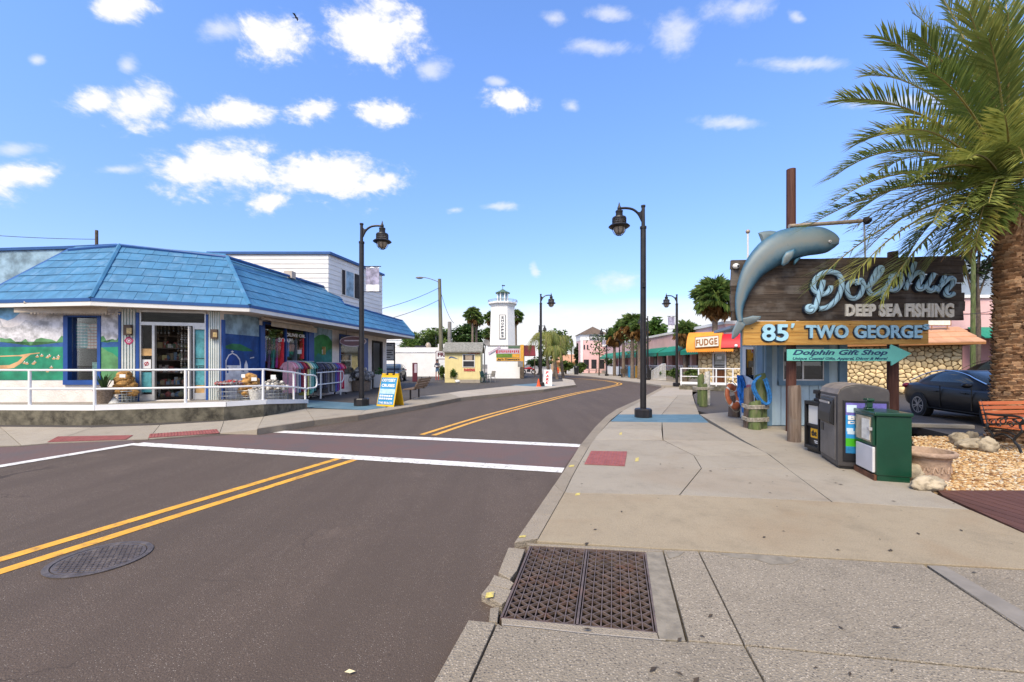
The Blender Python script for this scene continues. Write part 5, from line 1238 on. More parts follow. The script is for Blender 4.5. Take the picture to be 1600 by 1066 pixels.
mat('letter_blue', (.34, .60, .76), .55, .12, 5); mat('letter_shadow', (.012, .02, .04), .7); mat('rope_light', (.36, .58, .72), .6, .2, 2.2); mat('rope_mid', (.20, .42, .62), .6, .2, 2.2)
mat('letter_cream', (.76, .72, .62), .7, .12, 12, dirt=.25, dirtcol=(.35, .33, .28), ds=16)
YF = 10.66; fx0 = (1196 - 800) / F * YF; fx1 = (1323 - 800) / F * YF
vf = Plane((0, YF, 0), (0, -1, 0)); vl = vplane((fx0, YF), (6.62, 12.35))
shk = thing('blue_shack', 'pale blue boarded shack behind the dolphin sign with grey blue trim', 'shack', (7.4, 11.5, 0))
ZS = 2.62
mb = MB(); mb.prism([(fx0 + .05, YF + .05, 0), (fx1 - .05, YF + .05, 0), (fx1, 13.0, 0), (7.2, 12.6, 0), (6.62, 12.30, 0)], (0, 0, ZS)); mb.build('wall', 'shack_trim', shk)
bw = .235; x = fx0 + .16; wz0, wz1 = vf.on(1255, 595).z, vf.on(1255, 543).z; wx0, wx1 = vf.on(1222, 0).x, vf.on(1287, 0).x
while x < fx1 - .2:
    w_ = min(bw, fx1 - .2 - x)
    for z0, z1 in (((.02, wz0 - .12), (wz1 + .1, ZS)) if wx0 - .1 < x + w_ / 2 < wx1 + .1 else ((.02, ZS),)):
        MB().box((x + w_ / 2, YF + .035, (z0 + z1) / 2), (w_ - .014, .05, z1 - z0)).build('wall_board', 'shack_blue', shk, bevel=.004)
    x += bw
for xa, xb in ((fx0, fx0 + .15), (fx1 - .19, fx1)): MB().box(((xa + xb) / 2, YF + .02, ZS / 2), (xb - xa, .09, ZS - .03)).build('corner_trim', 'shack_trim', shk)
wf = MB(); cz = (wz0 + wz1) / 2
for a in ((wx0 - .05, cz, .12, wz1 - wz0 + .2), (wx1 + .05, cz, .12, wz1 - wz0 + .2)): wf.box((a[0], YF - .005, a[1]), (a[2], .06, a[3]))
for z in (wz0 - .06, wz1 + .06): wf.box(((wx0 + wx1) / 2, YF - .008, z), (wx1 - wx0 + .22, .066, .12))
wf = wf.build('window', 'shack_trim', shk)
mb = MB()
for a, b in ((wx0, wx0 + .035), (wx1 - .035, wx1), ((wx0 + wx1) / 2 - .03, (wx0 + wx1) / 2 + .01)): mb.box(((a + b) / 2, YF - .012, cz), (b - a, .03, wz1 - wz0))
for z in (wz0 + .018, wz1 - .018): mb.box(((wx0 + wx1) / 2, YF - .0125, z), (wx1 - wx0, .031, .036))
mb.build('sash', 'alu', wf)
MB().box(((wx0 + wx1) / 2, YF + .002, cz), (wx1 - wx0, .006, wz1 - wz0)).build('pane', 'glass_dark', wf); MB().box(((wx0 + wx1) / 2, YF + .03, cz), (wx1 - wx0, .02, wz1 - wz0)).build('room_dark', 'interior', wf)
# left side wall: boards and narrow window
d = (Vector((6.62, 12.35, 0)) - Vector((fx0, YF, 0))); L_ = d.length; u_ = d.normalized(); k = 0.
while k < L_ - .02:
    w_ = min(.235, L_ - k); a = Vector((fx0, YF, .02)) + u_ * (k + .008); b = Vector((fx0, YF, .02)) + u_ * (k + w_ - .008)
    MB().prism([a + vl.n * -.03, b + vl.n * -.03, b + vl.n * .02, a + vl.n * .02], (0, 0, ZS - .03)).build('wall_board', 'shack_blue', shk); k += .235
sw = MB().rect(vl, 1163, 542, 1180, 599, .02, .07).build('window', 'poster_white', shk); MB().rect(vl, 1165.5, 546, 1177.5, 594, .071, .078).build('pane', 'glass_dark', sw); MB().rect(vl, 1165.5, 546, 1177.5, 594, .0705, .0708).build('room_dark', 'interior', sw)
MB().rect(vl, 1185.8, 525, 1194, 659, .02, .06).build('corner_trim', 'shack_trim', shk)
MB().prism([(5.35, 10.45, 2.42), (8.7, 10.45, 2.66), (8.7, 12.9, 2.66), (5.72, 12.1, 2.42)], (0, 0, .07)).build('roof', 'grey_blue', shk)
mb = MB(); mb.tube([(5.47, 12.0, 2.5), (5.47, 12.0, 2.56)], .05); mb.v = []; mb.f = []; mb.m = []
an = P(1168.5, 408, 10.9); tp = P(1168.5, 362, 10.9); ant = thing('flag_pole', 'thin white pole with a ball tip standing behind the dolphin tail', 'pole', (an.x, an.y, 2.55))
MB().tube([(an.x, an.y, 2.5), tp], .022, 8).build('shaft', 'alu_white', ant); MB().ball(tp, .055, 10, 7).build('ball_tip', 'globe', ant, smooth=True)
# decorated panel on the side wall
mat('panel_pale', (.62, .64, .66), .7, .15, 4); mat('panel_pink', (.55, .16, .18), .7, .3, 9); mat('panel_gold', (.5, .36, .08), .7, .3, 9)
pn = thing('painted_panel', 'white panel with faded coloured shapes leaning on the shack side wall', 'panel', G(1165, 655, 0))
pp_ = Plane(vl.p + vl.n * .12, vl.n); MB().panel(pp_, [(1160, 654), (1170, 656), (1181, 655), (1181, 598), (1172, 590), (1163, 586), (1158, 600)], 0, .03).build('board', 'panel_pale', pn)
mb = MB(); mb.panel(pp_, [(1165.5, 604), (1168, 601), (1173, 601), (1177, 604), (1175, 608), (1168, 607)], .03, .036, 0); mb.panel(pp_, [(1166, 612), (1168, 610), (1170, 613), (1168, 616)], .03, .036, 1); mb.panel(pp_, [(1166.5, 619), (1169, 620), (1168, 625), (1166, 624)], .03, .036, 2); struct(mb.build('painted_shape', ['panel_pink', 'panel_gold', 'sign_blue'], pn), 'stuff')

# sign posts, planks, lettering
YS = 9.64; vsn = Plane((0, YS, 0), (0, -1, 0)); YP = 9.85
def post(name, label, px, top, r, m, Y, base=0.):
    b = P(px, 600, Y); zt_ = P(px, top, Y).z; pts = [(b.x, Y, base + (zt_ - base) * i / 8) for i in range(9)]
    return tag(MB().tube(pts, [r * (1.08 - .12 * i / 8) for i in range(9)], 14).build(name, m, org=(b.x, Y, 0), smooth=True), label, 'post')
post('sign_post', 'tall reddish timber post carrying the left end of the dolphin sign', 1236, 265, .098, 'post_red', YP)
post('sign_post', 'reddish timber post carrying the right end of the dolphin sign', 1395, 394, .105, 'post_red', YP)
sgn = thing('dolphin_sign', 'large dark weathered plank sign with rope lettering for deep sea fishing', 'sign', (7.5, YS, 2.5))
rows = 7; x0s = [1140, 1141, 1140, 1141, 1140, 1141, 1141]; x1s = [1503, 1501, 1502, 1499, 1503, 1504, 1502]
edge = lambda x: 407 + (x - 1140) * (-6) / 363
for r in range(rows):
    f0, f1 = r / rows, (r + 1) / rows; pts = []; mbp = MB(); gap = -.9
    yl = lambda f: 407 + 93.5 * f; yr = lambda f: 401 + 99 * f
    xs = np.linspace(x0s[r], x1s[r], 14); tw = lambda x: .5 * math.sin(x * .05 + r * 2.1)
    lowp = [(x, (yl(f1) + (yr(f1) - yl(f1)) * (x - 1140) / 363) - (1.3 if r in (1, 2) and x > 1415 else gap) + (tw(x) if r < rows - 1 else 0)) for x in xs]; upp = [(x + (rng.uniform(-1, 1.2) if i in (0, 13) else 0), (yl(f0) + (yr(f0) - yl(f0)) * (x - 1140) / 363) + tw(x + 9)) for i, x in enumerate(xs)]
    mbp.panel(vsn, lowp + upp[::-1], rng.uniform(0, .012), .055 + rng.uniform(0, .014)); mbp.build('plank', 'plank_dark', sgn, bevel=.006)
mb = MB(); 
for px in (1236, 1395, 1470): a = vsn.on(px, 405, -.04); b = vsn.on(px, 497, -.04); mb.box((a + b) / 2, (.09, .05, (a - b).length))
mb.build('batten', 'post_red', sgn)
# rope word
def rope(mb, pts, r, m=(0, 1), seg=21, tw=.0):
    c = catmull([Vector(p) for p in pts], 5); tot = [0]
    for a, b in zip(c, c[1:]): tot.append(tot[-1] + (b - a).length)
    st = r * .42; M = max(4, int(tot[-1] / st)); P2 = []; j = 0
    for i in range(M + 1):
        s = tot[-1] * i / M
        while j < len(tot) - 2 and tot[j + 1] < s: j += 1
        P2.append(c[j].lerp(c[j + 1], (s - tot[j]) / max(1e-9, tot[j + 1] - tot[j])))
    k0 = len(mb.v); vs_ = []
    for i, p in enumerate(P2):
        t = (P2[min(i + 1, M)] - P2[max(i - 1, 0)]).normalized(); nrm = Vector((0, -1, 0)); sd_ = t.cross(nrm).normalized()
        ph = i * st / r * .62 / 1.0
        for q in range(seg):
            a = 2 * math.pi * q / seg + ph; sub = (q * 3 / seg) % 1; rad = r * (.88 + .12 * math.sin(math.pi * sub) ** .6)
            vs_.append(p + sd_ * rad * math.cos(a) + nrm * rad * math.sin(a) * .85)
    mb.add(vs_, [], 0)
    for i in range(M):
        for q in range(seg):
            mb.f.append((k0 + i * seg + q, k0 + i * seg + (q + 1) % seg, k0 + (i + 1) * seg + (q + 1) % seg, k0 + (i + 1) * seg + q)); mb.m.append(m[1] if q % 7 == 0 else m[0])
    mb.f.append(tuple(k0 + q for q in range(seg))[::-1]); mb.m.append(m[0]); mb.f.append(tuple(k0 + M * seg + q for q in range(seg))); mb.m.append(m[0])
STROKES = {'D': [[(245, 300), (235, 340), (195, 375), (140, 385), (88, 362), (68, 310), (85, 245), (130, 195), (190, 165), (255, 160), (315, 182), (350, 238), (352, 312), (325, 400), (270, 470), (200, 518), (125, 528)],
                 [(170, 245), (152, 320), (125, 400), (100, 480), (78, 530), (40, 556), (8, 542), (14, 512), (48, 506), (76, 520)]],
           'o': [[(512, 290), (495, 255), (445, 265), (408, 320), (420, 395), (470, 428), (528, 400), (562, 340), (570, 285), (545, 242), (515, 255), (520, 290)]],
           'l': [[(575, 300), (612, 315), (655, 275), (735, 180), (757, 132), (735, 115), (695, 160), (655, 245), (625, 330), (645, 382), (705, 378), (762, 340), (800, 312)]],
           'p': [[(852, 185), (832, 245), (802, 315), (775, 385), (757, 440)], [(832, 258), (872, 205), (928, 182), (955, 222), (942, 290), (900, 338), (850, 342), (826, 318)]],
           'h': [[(1085, 65), (1060, 135), (1030, 220), (1005, 290), (990, 338)], [(1018, 265), (1060, 205), (1110, 168), (1150, 172), (1155, 220), (1122, 280), (1115, 322), (1150, 332), (1190, 298)]],
           'i': [[(1276, 178), (1240, 240), (1205, 302), (1222, 342), (1256, 345), (1292, 308)]],
           'n': [[(1385, 205), (1350, 270), (1318, 335), (1302, 362)], [(1330, 312), (1390, 252), (1438, 222), (1474, 238), (1452, 292), (1402, 342), (1396, 386), (1430, 397), (1474, 375)]]}
back = MB()
for ch, sts in STROKES.items():
    mb = MB()
    for si, s in enumerate(sts):
        pts = [vsn.on(1260 + x / 6.4, 400 + y / 6.4, .125 if si == 0 else .15) for x, y in s]; rope(mb, pts, .058 if ch == 'D' else .053)
        back.tube([p + Vector((0, .055, 0)) for p in catmull(pts, 3)], .072, 8)
    mb.build('rope_letter', ['rope_light', 'rope_mid' if ch == 'zz' else 'letter_shadow'], sgn, smooth=False, fix=False)
back.build('letter_backing', 'letter_shadow', sgn)
mb = MB(); put_text(mb, vsn, 'DEEP SEA FISHING', (1316.5, 475.5, 1484, 496.5), .055, .10, 0, .055, quad=[(1316.5, 495), (1484, 497), (1484, 474.5), (1316.5, 476)], space=1.05); mb.build('lettering', 'letter_cream', sgn)
tb = thing('name_board', 'tan wooden board with blue letters for the eighty five foot boat', 'sign', (7.2, YS, 2.0)); vt = Plane((0, YS - .03, 0), (0, -1, 0))
for (ya, yb, yc, yd) in ((502.5, 501, 520.5, 520), (521, 520.4, 540, 538)):
    MB().panel(vt, [(1159.5, yc), (1447, yd), (1447, yb), (1159.5, ya)], 0, .06).build('plank', 'plank_tan', tb, bevel=.006)
mb = MB()
for s, bx_, bo in (("85'", (1187, 506.5, 1235, 534), .05), ('TWO', (1255, 508.5, 1321, 529), .03), ('GEORGE', (1330, 508.5, 1435, 529), .03), ('S', (1436.5, 507, 1446, 516), .05)):
    if s == "85'":
        put_text(mb, vt, '85', (1187, 507, 1228, 533.5), .075, .10, 0, .025); put_text(mb, vt, '85', (1187 - .9, 508, 1228 - .7, 535), .06, .075, 1, .085, grow=.6); put_text(mb, vt, "'", (1232, 506, 1237.5, 513), .07, .10, 0, .05, shear=.3)
    else: put_text(mb, vt, s, bx_, .075, .10, 0, bo); put_text(mb, vt, s, (bx_[0] - 1.2, bx_[1] + .8, bx_[2] - .8, bx_[3] + 1.4), .06, .075, 1, bo + .03, grow=.3)
    mb.build('lettering', ['letter_blue', 'letter_shadow'], tb); mb = MB()
mat('arrow_teal', (.16, .56, .46), .6, .07, 3, dirt=.15, dirtcol=(.3, .5, .42), ds=5); mat('script_navy', (.012, .05, .12), .6)
ar = thing('arrow_sign', 'teal arrow board pointing right towards the gift shop', 'sign', (7.3, 9.6, 1.7)); va = Plane((0, YS - .05, 0), (0, -1, 0))
MB().panel(va, [(1229, 564), (1391, 564.5), (1391.5, 571.5), (1422.5, 552.5), (1390, 538), (1389.5, 545.5), (1229, 546)], 0, .03).build('board', 'arrow_teal', ar, bevel=.004)
mb = MB(); put_text(mb, va, 'Dolphin Gift Shop', (1237, 546.8, 1385, 557.2), .031, .034, 0, .03, .35); put_text(mb, va, 'Unique Coastal Gifts, Apparel, D\u00e9cor & More!', (1237, 558.3, 1385, 563.6), .031, .034, 0, .025, .35); mb.build('lettering', 'script_navy', ar)
lb = thing('light_pipe', 'pale pipe with a small floodlight reaching from the tall post above the dolphin', 'pipe lamp', P(1238, 353, YP)); mb = MB(); mb.tube([P(1233, 353.5, YP - .12), P(1346, 345.5, YP - .12)], .045, 10); mb.build('pipe', 'globe', lb, smooth=True)
MB().lathe([(.02, 0), (.07, .05), (.08, .14), (.07, .15), (0, .14)], P(1350, 341, YP - .12), 12, cap=False, ax=(.3, -.6, -.8)).build('floodlight', 'interior_dark', lb); MB().tube([P(1350, 341, YP - .12), P(1352, 404, YP - .05)], .02, 6).build('bracket', 'alu', lb)
cmx = P(1150, 416, YS - .1); cm = thing('security_camera', 'small white dome camera at the upper left corner of the plank sign', 'camera', cmx); MB().ball(cmx, (.075, .06, .062), 12, 8).build('dome', 'white_trim', cm, smooth=True); MB().ball(cmx + Vector((.02, -.045, -.005)), .03, 8, 6).build('lens', 'ink_dark', cm, smooth=True)

# dolphin figure
m = bpy.data.materials.new('dolphin_skin'); m.use_nodes = True; t_ = NT(m.node_tree); b_ = t_.n['Principled BSDF']
at = t_.new('ShaderNodeAttribute', attribute_name='belly'); v_ = t_.new('ShaderNodeTexCoord').outputs['Object']; nz_ = t_.noise(v_, 3.2, 6, .65)
cc_ = t_.ramp(t_.math('ADD', at.outputs['Fac'], t_.math('MULTIPLY', t_.math('SUBTRACT', nz_, .5), .45)), [(0, (.04, .12, .19)), (.2, (.13, .18, .20)), (.5, (.195, .215, .21)), (.66, (.15, .215, .25)), (.82, (.055, .155, .235)), (.97, (.02, .08, .14)), (1, (.012, .05, .09))])
cc_ = t_.mix(t_.smooth(t_.noise(v_, 26, 4), .68, .74, 0, .7), cc_, (.10, .09, .08))
t_.l.new(cc_, b_.inputs['Base Color']); b_.inputs['Roughness'].default_value = .5; MATS['dolphin_skin'] = m
DP = lambda x, y, t=0.: vsn.on(1060 + x / 3.553, 340 + y / 3.553, .16 + t)
dl = thing('dolphin_figure', 'leaping grey blue carved dolphin mounted on the plank sign', 'dolphin sculpture', DP(500, 212))
spine = [(344, 575, 16), (338, 535, 18), (340, 490, 24), (352, 430, 33), (375, 365, 43), (410, 300, 55), (455, 245, 66), (512, 198, 77), (575, 163, 83), (640, 143, 80), (705, 133, 74), (765, 128, 72), (815, 128, 64), (850, 128, 48), (875, 130, 32), (893, 133, 14)]
cs = catmull([Vector(s) for s in spine], 3); SEG = 20; mb = MB(); vs_ = []; bel = []
unit = (DP(1, 0) - DP(0, 0)).length
for i, s in enumerate(cs):
    t = (cs[min(i + 1, len(cs) - 1)] - cs[max(i - 1, 0)]).xy.normalized(); nl = Vector((t.y, -t.x))       # towards the back of the animal
    for q in range(SEG):
        a = 2 * math.pi * q / SEG; r = s.z * 1.09; o = math.cos(a) * r; dep = math.sin(a) * r * unit * .62
        vs_.append(DP(s.x + nl.x * o, s.y + nl.y * o, dep)); bel.append(.5 - .5 * math.cos(a))
mb.add(vs_, [(i * SEG + q, i * SEG + (q + 1) % SEG, (i + 1) * SEG + (q + 1) % SEG, (i + 1) * SEG + q) for i in range(len(cs) - 1) for q in range(SEG)] + [tuple(range(SEG)), tuple((len(cs) - 1) * SEG + q for q in range(SEG))], 0)
bd = mb.build('body', 'dolphin_skin', dl, smooth=60); a_ = bd.data.attributes.new('belly', 'FLOAT', 'POINT'); a_.data.foreach_set('value', bel)
def fin(poly, t0, t1, name, val=.25, edge=.35, g=1.):
    a0 = poly[0] if g > 1 else (0, 0); poly = [(a0[0] + (x - a0[0]) * g, a0[1] + (y - a0[1]) * g) for x, y in poly]; mb = MB(); c = Vector((sum(p[0] for p in poly) / len(poly), sum(p[1] for p in poly) / len(poly))); vs2 = [DP(x, y, (t0 + t1) / 2) for x, y in poly]
    inn = [(c.x + (x - c.x) * .6, c.y + (y - c.y) * .6) for x, y in poly]; n_ = len(poly)
    vs2 += [DP(x, y, t1) for x, y in inn] + [DP(x, y, t0) for x, y in inn]
    f = [(i, (i + 1) % n_, n_ + (i + 1) % n_, n_ + i) for i in range(n_)] + [((i + 1) % n_, i, 2 * n_ + i, 2 * n_ + (i + 1) % n_) for i in range(n_)] + [tuple(n_ + i for i in range(n_)), tuple(2 * n_ + i for i in range(n_))[::-1]]
    o = mb.add(vs2, f).build(name, 'dolphin_skin', dl, smooth=50); a = o.data.attributes.new('belly', 'FLOAT', 'POINT'); a.data.foreach_set('value', [edge] * n_ + [val] * 2 * n_)
fin([(462, 158), (460, 138), (446, 102), (470, 95), (500, 92), (540, 98), (520, 112), (505, 135), (495, 160)], -.05, .05, 'dorsal_fin', .3, .1, 1.3)
fin([(335, 560), (318, 590), (304, 620), (302, 652), (310, 655), (330, 640), (352, 610), (368, 585)], -.04, .05, 'fluke', .35, .8, 1.22); fin([(345, 560), (370, 556), (400, 548), (438, 550), (436, 560), (418, 574), (392, 588), (362, 592)], -.04, .05, 'fluke', .35, .8, 1.22)
fin([(572, 262), (576, 232), (592, 205), (632, 190), (636, 200), (624, 228), (602, 255), (580, 268)], .17, .28, 'flipper', .6, .9, 1.25); fin([(636, 262), (640, 238), (655, 226), (682, 214), (676, 230), (660, 246), (644, 264)], .02, .12, 'flipper', .85, .95)
e = DP(841, 132, .17); MB().ball(e, (.018, .02, .014), 8, 6).build('eye', 'ink_dark', dl); MB().lathe([(.030, 0), (.026, .012), (0, .014)], DP(841, 132, .165), 10, cap=False, ax=(0, -1, 0)).build('eye_ring', 'poster_white', dl)
MB().tube([DP(890, 146, .10), DP(872, 152, .17), DP(852, 152, .20)], .008, 5).build('mouth_line', 'letter_shadow', dl)

# fudge and stone building
fa, fb_ = (G(1090, 606, 0)), Vector((22.1, 20.7, 0)); vst = vplane(fa, fb_)
mat('stone', (.66, .51, .28), .85, .16, 5, bump=.5, bs=14, rnd=.26, dirt=.45, dirtcol=(.40, .25, .10), ds=3); mat('stone_joint', (.26, .18, .10), .95, .2)
mat('tile_roof', (.52, .27, .15), .8, .12, 2, rnd=.1); mat('orange', (.80, .28, .02), .6, .10, 2); mat('red_panel', (.50, .006, .012), .5, .08); mat('fudge_brown', (.30, .12, .03), .6); m_wood('door_wood', (.10, .035, .015), (.16, .06, .025), 'Z', .7)
stb = thing('stone_shop', 'stone faced fudge shop with orange awning and terracotta eave', 'shop', ((fa + fb_) / 2))
sp = lambda px: vst.on(px, HY).xy
ext = [Vector((p.x, p.y, 0)) for p in (vst.on(1090.5, HY), vst.on(1504, HY))]
back_ = [ext[1] - vst.n * 8, ext[0] - vst.n * 8]
# core behind the stones with the door recess left open
mb = MB(); wq(mb, vst, 1090.5, 1113.5, 0, 3.1, -.3, -.03); wq(mb, vst, 1134.5, 1504, 0, 2.9, -.3, -.03); wq(mb, vst, 1113.5, 1134.5, 2.35, 3.1, -.3, -.03)
mb.prism([ext[0] - vst.n * .3, back_[1], back_[1] + Vector((0, 0, 3)), ext[0] - vst.n * .3 + Vector((0, 0, 3))], (.2, .1, 0)); mb.prism([ext[1] - vst.n * .3, back_[0], back_[0] + Vector((0, 0, 2.9)), ext[1] - vst.n * .3 + Vector((0, 0, 2.9))], (-.2, -.1, 0)); mb.build('wall', 'stone_joint', stb)
def stones(px0, px1, z0, z1, n, seed):
    a, b = vst.on(px0, HY), vst.on(px1, HY); a.z = b.z = 0; Lw = (b - a).length; u = (b - a).normalized(); r_ = random.Random(seed); pts = []
    cand = 0; dmin = .75 * math.sqrt(Lw * (z1 - z0) / n)
    while len(pts) < n and cand < 6000:
        cand += 1; p = (r_.uniform(0, Lw), r_.uniform(z0, z1))
        if all(math.hypot(p[0] - q[0], p[1] - q[1]) > dmin * r_.uniform(.75, 1.25) for q in pts): pts.append(p)
    for i, p in enumerate(pts):
        poly = [(0, z0), (Lw, z0), (Lw, z1), (0, z1)]
        for j, q in enumerate(pts):
            if i == j or math.hypot(p[0] - q[0], p[1] - q[1]) > 4 * dmin: continue
            m_ = ((p[0] + q[0]) / 2, (p[1] + q[1]) / 2); d_ = (q[0] - p[0], q[1] - p[1]); poly = clip2(poly, m_, (m_[0] - d_[1], m_[1] + d_[0]))
            if len(poly) < 3: break
        if area2(poly) < .01: continue
        P3 = [Vector((x, y, 0)) for x, y in poly]; P3 = inset(P3, .014); c = sum(P3, Vector()) / len(P3)
        cut = []                                                     # corners knocked off
        for k in range(len(P3)):
            pv, nx = P3[k - 1], P3[(k + 1) % len(P3)]; cut += [P3[k].lerp(pv, .22), P3[k].lerp(nx, .22)]
        w3_ = lambda q, t: a + u * q.x + Vector((0, 0, q.y)) + vst.n * t
        n_ = len(cut); pr = r_.uniform(.035, .075); mb = MB()
        mb.add([w3_(q, -.03) for q in cut] + [w3_(q, pr * .6) for q in cut] + [w3_(q.lerp(c, .18), pr) for q in cut], [(i2, (i2 + 1) % n_, n_ + (i2 + 1) % n_, n_ + i2) for i2 in range(n_)] + [(n_ + i2, n_ + (i2 + 1) % n_, 2 * n_ + (i2 + 1) % n_, 2 * n_ + i2) for i2 in range(n_)] + [tuple(2 * n_ + i2 for i2 in range(n_))])
        mb.build('stone', 'stone', stb, smooth=50)
stones(1091, 1113, .1, 2.5, 26, 1); stones(1135.5, 1166, .1, 2.55, 46, 2); stones(1318, 1503, .05, 2.48, 190, 4)
zd1 = 2.30
fd = MB(); wq(fd, vst, 1113.5, 1115.5, .25, zd1, -.25, .06); wq(fd, vst, 1132.8, 1134.8, .25, zd1, -.25, .06); wq(fd, vst, 1115.5, 1132.8, zd1 - .08, zd1 + .05, -.2, .05); fd = fd.build('door', 'white_trim', stb)
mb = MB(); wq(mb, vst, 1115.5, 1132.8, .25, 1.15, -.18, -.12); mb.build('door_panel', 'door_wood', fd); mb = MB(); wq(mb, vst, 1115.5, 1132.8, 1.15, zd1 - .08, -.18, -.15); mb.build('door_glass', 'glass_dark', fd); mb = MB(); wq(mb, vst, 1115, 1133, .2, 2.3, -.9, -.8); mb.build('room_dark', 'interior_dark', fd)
mb = MB()
for z in (1.22, 1.38, 1.55, 1.66): wq(mb, vst, 1116, 1132, z, z + .035, -.14, -.11)
wq(mb, vst, 1120, 1127, 1.85, 2.05, -.14, -.11); mb.build('glazing_bar', 'alu', fd)
# waterfall awning
ap = Plane(vst.p + vst.n * 1.0, vst.n)
aw = thing('fudge_awning', 'bright orange rounded awning with a white sign reading fudge', 'awning', ap.on(1105, 540)); prof = [(0, 1.), (.25, .97), (.5, .86), (.75, .62), (.92, .33), (1., 0)]
def awn_strip(mb, pa_, pb_2, zlo, zhi, m):
    a, b = vst.on(pa_, HY), vst.on(pb_2, HY)
    vs2 = []
    for o, h_ in prof:
        for p in (a, b): vs2.append(Vector((p.x, p.y, zlo + (zhi - zlo) * h_)) + vst.n * o)
    mb.add(vs2, [(2 * i, 2 * i + 1, 2 * i + 3, 2 * i + 2) for i in range(len(prof) - 1)], m); mb.add(vs2[0::2] + [Vector((a.x, a.y, zlo))], [tuple(range(len(prof) + 1))], m); mb.add(vs2[1::2] + [Vector((b.x, b.y, zlo))], [tuple(range(len(prof) + 1))[::-1]], m)
mb = MB(); awn_strip(mb, 1078, 1131, 2.42, 3.62, 0); mb.build('canopy', 'orange', aw, fix=False, smooth=30)
mb = MB(); awn_strip(mb, 1131.2, 1166, 2.55, 3.45, 0); mb.build('red_section', 'red_panel', aw, fix=False, smooth=30)
mb = MB(); a, b = ap.on(1073, HY), ap.on(1146, HY); n_ = 22
for k in range(n_):
    p, q = a.lerp(b, k / n_), a.lerp(b, (k + 1) / n_); p.z = q.z = 2.47; mid = p.lerp(q, .5); l1, l2 = p + Vector((0, 0, -.12)), q + Vector((0, 0, -.12)); mid.z = 2.28; mb.prism([p, q, l2, mid, l1], vst.n * .012)
mb.build('valance', 'orange', aw)
sb = MB().panel(ap, [(1086, 544), (1123.5, 541.5), (1123, 524), (1086, 527)], .02, .07).build('sign_board', 'fudge_brown', aw); mb = MB(); mb.panel(ap, [(1086.8, 543), (1122.7, 540.7), (1122.3, 525), (1086.8, 527.9)], .07, .08); mb.build('sign_face', 'letter_cream', sb)
mb = MB(); put_text(mb, ap, 'FUDGE', (1088, 529, 1121, 541), .08, .09, 0, .035, space=1.12, quad=[(1088, 541.3), (1121.5, 538.3), (1121, 527.6), (1088, 531)]); mb.build('lettering', 'fudge_brown', sb)
for px in (1136, ): MB().ball(ap.on(px + 14, 540.5, .1), .10, 10, 7).build('globe_lamp', 'white_trim', aw, smooth=True)
# terracotta eave in courses
ztl = lambda px, py: vst.on(px, py)
r_eave = Plane(vst.p + vst.n * .8, vst.n); ea_, eb_2 = r_eave.on(1300, HY), r_eave.on(1541, HY); ra_, rb_ = vst.on(1300, HY) - vst.n * .9, vst.on(1506, HY) - vst.n * .9
for p in (ea_, eb_2): p.z = 2.58
for p in (ra_, rb_): p.z = 3.42
for k in range(3):
    f0, f1 = k / 3, (k + 1) / 3 + .03; NT_ = 14
    for j in range(NT_):
        q = []
        for f, s in ((f0, j), (f0, j + 1), (f1, j + 1), (f1, j)):
            a, b = ea_.lerp(ra_, f), eb_2.lerp(rb_, f); q.append(a.lerp(b, s / NT_) + Vector((0, 0, .05 * (1 if f == f0 else 0))))
        MB().prism(q, (0, 0, -.06)).build('roof_panel', 'tile_roof', stb)
mb = MB(); mb.prism([ea_ + Vector((0, 0, -.10)), eb_2 + Vector((0, 0, -.10)), eb_2, ea_], -vst.n * .04); mb.build('eave_board', 'fudge_brown', stb)
MB().prism([eb_2, rb_, rb_ - vst.n * 5 , eb_2 - vst.n * 6.5], (0, 0, -.05)).build('roof_end', 'tile_roof', stb)
MB().prism([p + Vector((0, 0, 2.92)) for p in (ext[0], ext[1], back_[0], back_[1])], (0, 0, .08)).build('flat_roof', 'stone_joint', stb)
rs = thing('roof_sign', 'small yellowish sign standing on the terracotta eave at the plank sign end', 'sign', ztl(1465, 512)); vr = Plane(vst.p - vst.n * .5, vst.n); MB().rect(vr, 1448, 498, 1486, 509, 0, .06).build('board', 'fudge_brown', rs); MB().rect(vr, 1449, 499, 1485, 508, .06, .065).build('face', 'letter_cream', rs)
for px in (1455, 1479): MB().rect(vr, px, 508, px + 1.5, 514, .01, .05).build('leg', 'fudge_brown', rs)
# platform and railing before the fudge shop
ra0, ra1 = G(1062, 606, .22), G(1165, 614, .0); fp = Plane(vst.p + vst.n * 2.6, vst.n); q0, q1 = fp.on(1061, HY), fp.on(1168, HY); q0.z = q1.z = 0
struct(MB().prism([q0, q1, vst.on(1168, HY).xy.to_3d(), vst.on(1075, HY).xy.to_3d()], (0, 0, .25)).build('shop_platform', 'algae_concrete'))
fr_ = thing('handrail', 'white square railing on the platform before the fudge shop', 'railing', q0 + Vector((0, 0, .25))); fp2 = Plane(vst.p + vst.n * 2.5, vst.n)
for px in (1064, 1091.5, 1119, 1145): p = fp2.on(px, HY); MB().box((p.x, p.y, .25 + .52), (.06, .06, 1.04)).build('post', 'rail_white', fr_)
for z, h_ in ((1.26, .06), (.78, .05), (.33, .14)):
    mb = MB(); wq(mb, fp2, 1063, 1165, z, z + h_, -.02, .03); mb.build('rail', 'rail_white', fr_)

